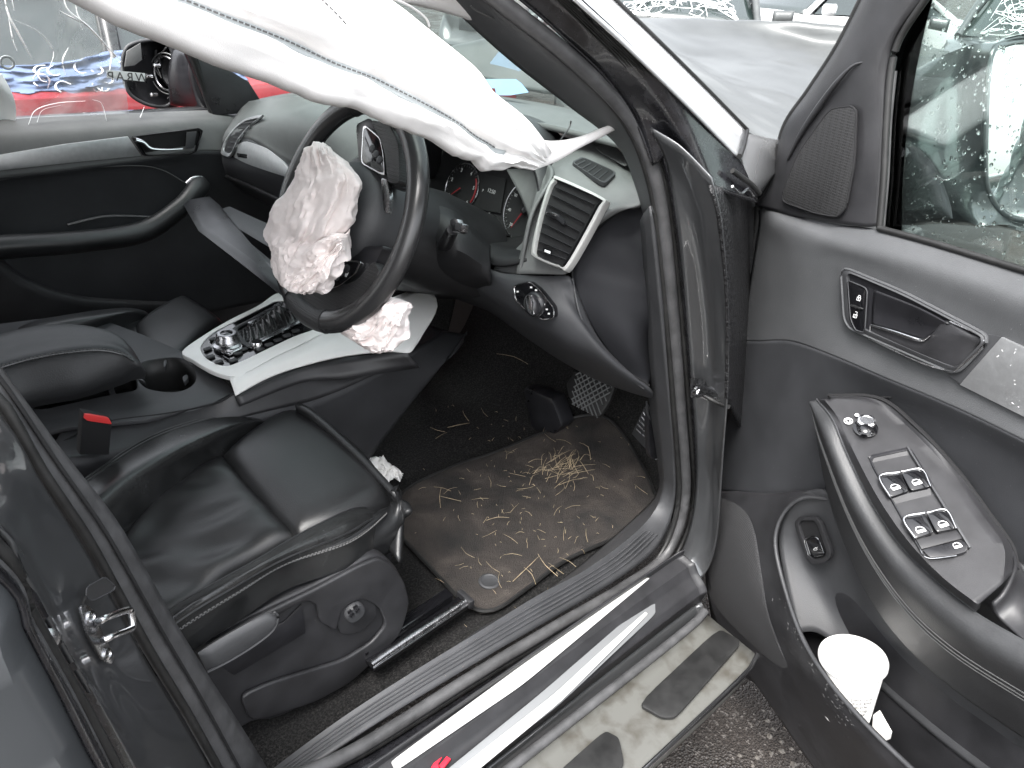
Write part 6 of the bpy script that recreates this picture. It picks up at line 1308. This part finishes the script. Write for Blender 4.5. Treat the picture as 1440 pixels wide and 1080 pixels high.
# ================================================================== airbags
ca = empty('curtain_airbag', (.5, -.66, 1.2), 'big white curtain airbag hanging from the roof edge above the front door opening', 'airbag')
up = Yv([(-250, -260, -.60), (60, -190, -.60), (250, -140, -.62), (420, -80, -.63), (545, 0, -.64), (600, 42, -.65), (665, 95, -.655), (690, 128, -.66), (730, 160, -.665), (757, 190, -.67), (775, 212, -.67)])
dn = Yv([(-250, -60, -.66), (0, -45, -.66), (110, 2, -.66), (180, 40, -.665), (270, 76, -.67), (395, 124, -.67), (500, 158, -.675), (560, 178, -.675), (615, 205, -.68), (680, 234, -.68), (755, 240, -.68)])
a = cr(up, 90); b = cr(dn, 90); G = []
for i in range(90):
    T = a[min(i+1, 89)]-a[max(i-1, 0)]; e = b[i]-a[i]; n_ = np.cross(T, e); n_ /= np.linalg.norm(n_)
    if n_[1] > 0: n_ = -n_
    row = []
    for j in range(60):
        ph = j/60*2*math.pi; s = .5-.5*math.cos(ph); th = .034*(1-.45*i/89)*min(1, (89-i)/8+.15)
        h = math.copysign(abs(math.sin(ph))**.8, math.sin(ph))*th
        # two lobes split by the tack seam
        h *= 1-.75*math.exp(-((s-.72)/.05)**2)
        q = a[i]+e*s+n_*h
        w_ = NZ.noise(Vector((q[0]*8, q[2]*20, s*2)))*.006+NZ.noise(Vector((q[0]*30, q[2]*30, 4)))*.0018
        fold = .007*(ridg(Vector((q[0]*5+s*1.5, s*5+q[0]*3, 3)))-1)*(.25+.75*max(0, (i-35)/55)+.5*max(0, s-.7))
        row.append(q+n_*(w_+fold)*math.sin(math.pi*min(1, s*6, (1-s)*6)/2)+np.array([0, 0, (.010*NZ.noise(Vector((i*.16, 7, 0)))+.005*NZ.noise(Vector((i*.5, 3, 0))))*max(0, s-.55)*2*min(1, .25+max(0, i-40)/30)]))
    G.append(row)
G = np.array(G); v, f = grid(G, cv=True); mk('airbag_cushion', v, f, M['bag'], ca)
# seam tape with stitching, follows the split on the near side
sm = np.array([a[i]+(b[i]-a[i])*.72+np.array([0, -.016, .0]) for i in range(0, 84)])
w2 = []
for i in range(84):
    jj = int(round(math.acos(1-2*.72)/(2*math.pi)*60)) if True else 0
    c1, c2 = G[i, 60-jj], G[i, jj]
    c = c1 if c1[1] < c2[1] else c2
    w2.append(c)
w2 = cr(np.array(w2)[::3], 90)
wd = (b-a); wd /= np.linalg.norm(wd, axis=1)[:, None]
tpv = np.array([[w2[i]+wd[min(i, 89)]*t+np.array([0, -.003, 0]) for t in (-.006, .006)] for i in range(0, 88)])
v, f = grid(tpv); mk('seam_tape', v, f, M['tape'], ca, solid=.0012)
stitch(w2[2:86], ca, r=.0009, off=(0, -.0052, 0), gap=.004, mt=M['ink'])
stitch(cr(Yv([(430, -20, -.705), (460, 8, -.705), (480, 28, -.705), (491, 41, -.705)]), 20), ca, r=.0008, gap=.004, mt=M['ink'])
# tail strap to the pillar
bag('airbag_strap', Yv([(740, 190, -.66), (775, 198, -.66), (815, 192, -.66), (845, 180, -.665), (872, 170, -.675)]), Yv([(755, 238, -.672), (785, 226, -.67), (818, 207, -.67), (848, 192, -.67), (874, 178, -.675)]), .010, M['bag'], ca, nu=30, nv=12)
tube('loose_thread', Yv([(803, 170, -.62), (800, 180, -.62), (783, 204, -.64)]), .0012, M['ink'], ca, n=5, seg=14)
# upper folded lobe by the windscreen
up2 = Yv([(555, -60, -.56), (640, -70, -.58), (720, -60, -.60), (790, -60, -.62)])
bag('airbag_lobe', Yv([(566, -40, -.57), (620, -45, -.58), (690, -45, -.60), (760, -40, -.61)]), Yv([(560, 2, -.57), (640, 22, -.59), (690, 42, -.61), (722, 62, -.63), (738, 30, -.63), (748, 2, -.63), (770, -30, -.63)]), .035, M['bag'], ca, nu=50, nv=24, p=.7)
tube('lobe_seam', Yv([(662, 8, -.64), (668, 14, -.64), (690, 24, -.645), (706, 30, -.645)]), .001, M['ink'], ca, n=5, seg=14)
tube('tether', Yv([(545, -5, -.62), (575, 8, -.62), (598, 25, -.62), (604, 40, -.62), (600, 48, -.62)]), .0015, M['bag'], ca, n=6, seg=24)
# crumpled steering wheel airbag: three folded lumps
wa = empty('steering_wheel_airbag', W(430, 320, .03), 'pinkish crumpled airbag spilling out of the steering wheel centre', 'airbag')
def crump(nm, A, B, th, sd_, cr_=.0028, fr=20):
    return bag(nm, A, B, th, M['bagp'], wa, nu=150, nv=120, p=.7, crum=cr_, cs=fr, seed=sd_, pleat=.0085)
crump('airbag_fold', [W(a, b, o) for a, b, o in [(455, 208, .05), (432, 228, .06), (405, 270, .07), (382, 315, .07), (384, 350, .06), (398, 385, .05), (412, 408, .04)]], [W(a, b, o) for a, b, o in [(462, 208, .05), (498, 246, .05), (492, 290, .05), (478, 325, .05), (455, 345, .05), (445, 380, .05), (432, 405, .04)]], .05, 1)
crump('airbag_fold', [W(a, b, o) for a, b, o in [(490, 330, .045), (460, 338, .06), (430, 355, .06), (412, 385, .055), (418, 405, .05)]], [W(a, b, o) for a, b, o in [(488, 342, .045), (478, 370, .05), (468, 395, .05), (450, 412, .05), (436, 408, .045)]], .045, 5)
crump('airbag_fold', [W(a, b, o) for a, b, o in [(540, 415, -.02), (510, 435, -.02), (485, 455, -.02), (483, 470, -.02)]], [W(a, b, o) for a, b, o in [(572, 425, -.04), (570, 455, -.04), (552, 488, -.04), (520, 494, -.03)]], .05, 9)
# ================================================================== floor mat, debris
mz = .368
from mathutils import noise
mo2 = [(693, 858), (655, 848), (600, 792), (552, 742), (545, 735), (570, 690), (640, 655), (700, 635), (760, 610), (800, 590), (845, 585), (872, 605), (900, 650), (915, 680), (925, 718), (888, 745), (800, 785), (740, 828)]
def cz(x): return float(np.interp(x, [.55, .95, 1.15, 1.21, 1.27, 1.35], [.346, .352, .362, .385, .43, .60]))
def FZ(a, b, h=.014):
    z = .36+h
    for _ in range(12): p = Z(a, b, z); z = z*.4+(cz(p[0])+h)*.6
    return Z(a, b, z)
outl = cr([FZ(a, b) for a, b in mo2], 80, True)
c = outl.mean(0); lay = []
for s in np.linspace(1, 0, 22): lay.append(c+(outl-c)*s)
G = np.array(lay)
for i in range(G.shape[0]):
    for j in range(80):
        q = G[i, j]; x = q[0]
        G[i, j, 2] = cz(x)+.014+(0 if i == 0 else .004)+.006*noise.noise(Vector((q[0]*9, q[1]*9, 2)))*min(1, i/4)+.0025*noise.noise(Vector((q[0]*40, q[1]*40, 1)))*min(1, i/3)
G = np.concatenate([[G[0]-[0, 0, .008]], G]); v, f = grid(G, cv=True)
fm_ = mk('floor_mat', v, f, M['mat']); tag(fm_, 'muddy black driver\'s floor mat with a round fastener, strewn with straw', 'floor mat')
lathe('mat_fastener', FZ(688, 818, .017), (0, 0, 1), [(.021, 0), (.021, .002), (.017, .0035), (.015, .002), (0, .0025)], M['plastic_g'], fm_, seg=30)
tube('mat_binding', G[1], .004, M['rubber_d'], fm_, closed=True, seg=120, n=6)
# mud clods on the mat
parts = []
for i in range(700):
    px, py = random.gauss(800, 60), random.gauss(700, 55)
    p = FZ(px, py, .02); x = p[0]
    if x > 1.3 or x < .62: continue
    r = random.uniform(.0008, .0035)
    parts.append(blob(p, (0, 0, 1), r, r*.6))
v, f = join(parts); tag(mk('mud_crumbs', v, f, mat('dry_mud', (.10, .075, .055), .95, var=.5, vscale=60), smooth=True), 'brown mud crumbs scattered over the driver\'s footwell mat', 'mud', kind='stuff')
# straw: thin bent stalks
parts = []
def stalk(c, L, a, r=.0007, lift=.004):
    d = np.array([math.cos(a), math.sin(a), 0]); k = random.uniform(-.25, .25); n_ = np.array([-d[1], d[0], 0])
    c = np.array(c); pts = [c-d*L/2, c+n_*L*k*.5+[0, 0, random.uniform(0, lift)], c+d*L/2+[0, 0, random.uniform(0, lift)]]
    parts.append(tube('', pts, [r, r, r*.5], None, n=4, seg=5, raw=True))
def fl_z(p): return p
for i in range(60): stalk(FZ(random.gauss(790, 18), random.gauss(655, 12), .024), random.uniform(.015, .075), random.uniform(-.6, 1.3), .0005, .012)
for i in range(210):
    px, py = random.gauss(750, 85), random.gauss(700, 75)
    if px > 905 or px < 575 or py < 570 or (px-600)*.9+ (py-740) > 330: continue
    p = FZ(px, py, .021)
    if p[0] > 1.3: continue
    stalk(p, random.choice([.004, .006, .008, .012, .02, .04]), random.uniform(0, 3.14), .00035)
for px, py, L, a in ((720, 505, .10, 1.9), (645, 598, .06, -.3), (655, 585, .05, 1.2), (740, 800, .09, .2), (745, 810, .05, 1.3), (620, 700, .07, .9), (633, 702, .05, 2.2), (770, 795, .07, 1.4), (700, 730, .05, -.5), (560, 738, .05, .4)):
    p = FZ(px, py, .022); stalk(p, L, a, .0006)
v, f = join(parts); tag(mk('straw', v, f, M['straw'], smooth=False), 'loose dry straw scattered over the muddy footwell', 'straw', kind='stuff')
# litter flecks on sill and carpet
gr_ = scatter([sill], lambda: (lambda t: (480+450*t, 1015-310*t+random.gauss(0, 26)))(random.random()**.7), 460, .0003, .0010, mat('pale_grit', (.12, .11, .10), .9), 'grit', flat=.5)
tag(gr_, 'pale grit and crumbs scattered along the ribbed door sill trim')
# crumpled tissue by the seat
tis = bag('crumpled_tissue', [Z(a, b, .40) for a, b in [(518, 648), (535, 644), (552, 656), (562, 664)]], [Z(a, b, .39) for a, b in [(530, 672), (545, 678), (560, 674), (567, 668)]], .02, M['paper'], nu=36, nv=26, crum=.007, cs=50, seed=3)
tag(tis, 'small crumpled white tissue on the carpet in front of the driver\'s seat', 'tissue')
# pale blue paper on the dashboard by the windscreen
bpz = slab('blue_paper', [X(a, b, 1.27+(133-b)*.002) for a, b in [(680, 112), (724, 112), (732, 118), (742, 130), (718, 134), (698, 134), (696, 124), (684, 124)]], (.003, 0, .001), M['bluep'], bev=0); tag(bpz, 'pale blue paper lying on top of the dashboard behind the windscreen', 'paper')
# ---- paper cup in the door pocket
cupc = D(1200, 922, .068); ax = E0 = np.array([0, 0, 1.])+Dd*-.08+Dn*.05; ax = ax/np.linalg.norm(ax)
rt = .041
base = D(1218, 1012, .045)
ax = cupc-base; ax /= np.linalg.norm(ax); ax = ax*.4+ZU*.6; ax /= np.linalg.norm(ax)
cb_ = cupc-ax*.118
cup = empty('paper_cup', cb_, 'white paper drinks cup with a lid standing in the open door\'s pocket', 'cup')
lathe('cup_body', cb_, ax, [(0, .004), (.034, .004), (.035, 0), (.047, .113), (.046, .115)], M['cup'], cup, seg=48)
lathe('cup_lid', cb_+ax*.111, ax, [(.0485, -.006), (.0505, -.002), (.0505, .003), (.049, .006), (.046, .0062), (.044, .003), (.012, .0025), (0, .0025)], M['cup'], cup, seg=48)
tocam = CAM-cupc; tocam -= ax*(tocam@ax); tocam /= np.linalg.norm(tocam); sdv = np.cross(ax, tocam); sdv /= np.linalg.norm(sdv)
if sdv@Rt < 0: sdv = -sdv
lathe('sip_hole', cb_+ax*.1142+sdv*.001+tocam*.004, ax, [(.0013, 0), (.0013, .0008), (0, .0008)], M['ink'], cup, seg=10)
for k, s in enumerate(('Enjoy your', 'drink and', 'recycle', 'this cup', 'please')):
    h = .072-k*.0085; ang = .45; r = .035+(.012)*h/.113+.0006; q = tocam*math.cos(ang)+sdv*math.sin(ang)
    text('cup_print', s, cb_+ax*h+q*r, sdv*math.cos(ang)-tocam*math.sin(ang), ax, .0078, M['ink'], cup, depth=.0001)
pp = slab('folded_napkin', [D(a, b, .04) for a, b in [(1235, 1000), (1252, 1030), (1250, 1040), (1236, 1045), (1225, 1035), (1228, 1005)]], Dn*-.004+ZU*.0, M['paper'], bev=.0005); tag(pp, 'folded white napkin tucked beside the cup in the door pocket', 'napkin')
# ================================================================== neighbouring cars
def yard_car(nm, label, loc, heading, paint, L=4.3, Wd=1.78, H=1.42, group=None, zb=.97):
    """saloon with bonnet, cabin, glazing, wheels; nose points along heading (degrees)"""
    t = empty(nm, loc, label, 'car', group); h = R_(heading); f_ = np.array([math.cos(h), math.sin(h), 0]); s_ = np.array([-f_[1], f_[0], 0]); l = np.array(loc, float)
    def p(x, y, z): return l+f_*x+s_*y+ZU*z
    w_ = Wd/2
    prof = [(L/2, .45, .62), (L/2-.06, .66, .80), (L/2-.25, .76, .92), (L/2-.7, .86, .97), (L/2-1.25, .95, 1.0), (0, .95, 1.0), (-L/2+.6, .95, 1.0), (-L/2+.1, .90, .95), (-L/2, .60, .8)]
    ys = [-1, -.97, -.88, -.5, 0, .5, .88, .97, 1]
    G = []
    for x, z, wf_ in prof:
        row = [p(x, -w_*wf_, .22), p(x, -w_*wf_*1.0, z*.5)]
        for y in ys: row.append(p(x-.12*abs(y)**3*(x > 1.6)+.12*abs(y)**3*(x < -1.9), w_*wf_*y, z-.03*abs(y)**4-(.10 if abs(y) > .99 else 0)+(.035 if abs(y) < .6 else .02)))
        row += [p(x, w_*wf_, z*.5), p(x, w_*wf_, .22)]
        G.append(cr(row, 50))
    G = np.array(G); G = np.stack([cr(G[:, j], 60) for j in range(50)], 1)
    v, f = grid(G); f = list(f)+[tuple(range(50)), tuple(59*50+i for i in range(50))]
    mk('body', v, f, paint, t)
    # cabin glasshouse
    wx0, wx1, rx0, rx1 = L/2-1.25, L/2-1.95, -.75, -1.55
    wsn = [[p(wx0+.12*(1-(y)**2), w_*.86*y, zb) for y in np.linspace(-1, 1, 7)], [p(wx1+.08*(1-y*y), w_*.66*y, H-.03) for y in np.linspace(-1, 1, 7)]]
    loft('windscreen', wsn, M['carglass'], t, nu=8, nv=20, solid=.006)
    loft('roof', [[p(x, w_*.67*y, H-.04*y*y-.05*((x-(wx1+rx0)/2)/1.0)**2+.02) for x in np.linspace(wx1+.05, rx0, 6)] for y in np.linspace(-1, 1, 7)], paint, t, nu=20, nv=16, solid=.03)
    loft('rear_window', [[p(rx0, w_*.64*y, H-.05) for y in np.linspace(-1, 1, 5)], [p(rx1, w_*.8*y, zb) for y in np.linspace(-1, 1, 5)]], M['carglass'], t, nu=6, nv=12, solid=.006)
    for sd in (-1, 1):
        slab('side_window', [p(wx0-.12, sd*w_*.90, zb), p(wx1, sd*w_*.69, H-.05), p(rx0, sd*w_*.66, H-.06), p(rx1+.1, sd*w_*.86, zb)], -s_*sd*.01, M['carglass'], t, bev=0)
        tube('window_pillar', [p(wx0, sd*w_*.89, zb-.01), p((wx0+wx1)/2, sd*w_*.81, (H+zb)/2+.02), p(wx1, sd*w_*.69, H-.03)], .035, paint, t, n=8, seg=12)
        tube('window_pillar', [p(-.1, sd*w_*.91, zb-.01), p(-.15, sd*w_*.68, H-.04)], .03, M['plastic_s'], t, n=8, seg=8)
        tube('window_pillar', [p(rx1, sd*w_*.88, zb-.01), p(rx0, sd*w_*.66, H-.04)], .04, paint, t, n=8, seg=12)
        tube('roof_rail', [p(wx1, sd*w_*.69, H-.03), p(rx0, sd*w_*.66, H-.05)], .025, paint, t, n=8, seg=8)
        bag('door_mirror', [p(wx0-.15, sd*(w_+.02), zb+.0), p(wx0-.15, sd*(w_+.2), zb+.02)], [p(wx0-.15, sd*(w_+.02), zb+.12), p(wx0-.15, sd*(w_+.2), zb+.13)], .10, paint, t, nu=14, nv=14)
        slab('headlight', [p(L/2-.10, sd*w_*.55, .58), p(L/2-.28, sd*w_*.92, .60), p(L/2-.34, sd*w_*.94, .74), p(L/2-.14, sd*w_*.58, .69)], f_*.03, M['glass'] if False else M['steel'], t, bev=.01)
        for x in (L/2-.85, -L/2+.8):
            c_ = p(x, sd*(w_-.10), .32)
            ty = lathe('wheel', c_, s_*sd, [(.2, -.1), (.29, -.1), (.32, -.08), (.32, .08), (.29, .105), (.2, .10)], M['tyre'], t, seg=32)
            lathe('rim', c_, s_*sd, [(0, .09), (.05, .09), (.06, .06), (.15, .07), (.2, .10)], M['steel'], ty, seg=24)
    slab('grille', [p(L/2-.0, -.35, .42), p(L/2-.0, .35, .42), p(L/2-.0, .35, .58), p(L/2, -.35, .58)], f_*.02, M['plastic_s'], t, bev=.01)
    return t, p
g_, gp_ = yard_car('parked_car', 'grey car beyond the bonnet with a cracked windscreen', (7.0, 3.9, 0), 215, M['paint_l'])
# tangled cracks on smashed windscreens
def cracks(t, P, H, zb=.97, n_=46):
    parts = []
    for k in range(n_):
        y0 = random.uniform(-.7, .7); t0_ = random.random(); pts = []
        for q in range(5):
            yy = max(-.8, min(.8, y0+random.gauss(0, .16)*q*.6)); tt = min(1, max(0, t0_+random.gauss(0, .12)*q*.5))
            wx0, wx1 = 4.3/2-1.25, 4.3/2-1.95
            pts.append(P((wx0+.12*(1-yy*yy))*(1-tt)+(wx1+.08)*tt+.02, .89*(.86*(1-tt)+.66*tt)*yy, zb+.015+(H-.03-zb)*tt+.01))
        parts.append(tube('', pts, random.uniform(.0015, .004), None, n=4, seg=14, raw=True))
    v, f = join(parts); mk('windscreen_cracks', v, f, M['filmw'], t, kind='stuff')
cracks(g_, gp_, 1.42)
w1, _ = yard_car('parked_car', 'white car standing behind the grey car, its side to the crashed car', (10.5, 4.2, 0), 160, M['white'])
yard_car('parked_car', 'dark car behind the white car at the edge of the yard', (9.5, 8.2, 0), 200, M['paint'])
g2_, gp2_ = yard_car('parked_car', 'dark car with a crazed windscreen, seen through the top of the wet door glass', (9.6, 1.15, 0), 195, M['paint'], H=1.5)
cracks(g2_, gp2_, 1.5, n_=70)
yard_car('parked_car', 'white car across the yard, seen only as the reflection in the open door\'s mirror', (6.0, -5.4, 0), 110, M['white'], H=1.5)
yard_car('parked_car', 'silver car parked well behind the open door', (-5.5, -.6, 0), 10, M['paint_l'])
rc, rp2 = yard_car('parked_car', 'low red car parked close beside the far side window, a blue cloth on its glass', (.75, 2.38, 0), 180, M['red'], H=1.27, zb=.93)
# blue patterned cloth at the base of the red car's windscreen
rows = []
for t_ in np.linspace(0, 1, 30):
    row = []
    for s in np.linspace(0, 1, 60):
        x = .05+1.25*s; z = .925+t_*(.115+.02*math.sin(s*11)); y = 1.53+t_*.08+.035*noise.noise(Vector((s*10, t_*4, 1)))+.03*noise.noise(Vector((s*26, t_*9, 5)))
        row.append(np.array([x, y, z]))
    rows.append(row)
v, f = grid(np.array(rows)); bc_ = mk('blue_cloth', v, f, M['bluec'], solid=.004); tag(bc_, 'crumpled blue cloth with white squiggle print draped along the red car\'s side window', 'cloth')
R_arr = np.array(rows)
for k in range(26):
    i = random.randint(4, 25); j = random.randint(4, 54); c = R_arr[i, j]; u_ = R_arr[i, j+2]-R_arr[i, j-2]; u_ /= np.linalg.norm(u_); v_ = R_arr[i+2, j]-R_arr[i-2, j]; v_ /= np.linalg.norm(v_); n_ = np.cross(u_, v_)
    if n_@(CAM-c) < 0: n_ = -n_
    a0_ = random.uniform(0, 6); r = random.uniform(.018, .035)
    tube('print_squiggle', [c+n_*.006+(u_*math.cos(a0_+q*.9)+v_*math.sin(a0_+q*.9))*r*(1-.12*q) for q in range(5)], .0035, M['filmw'], bc_, n=5, seg=16, flat=.4)
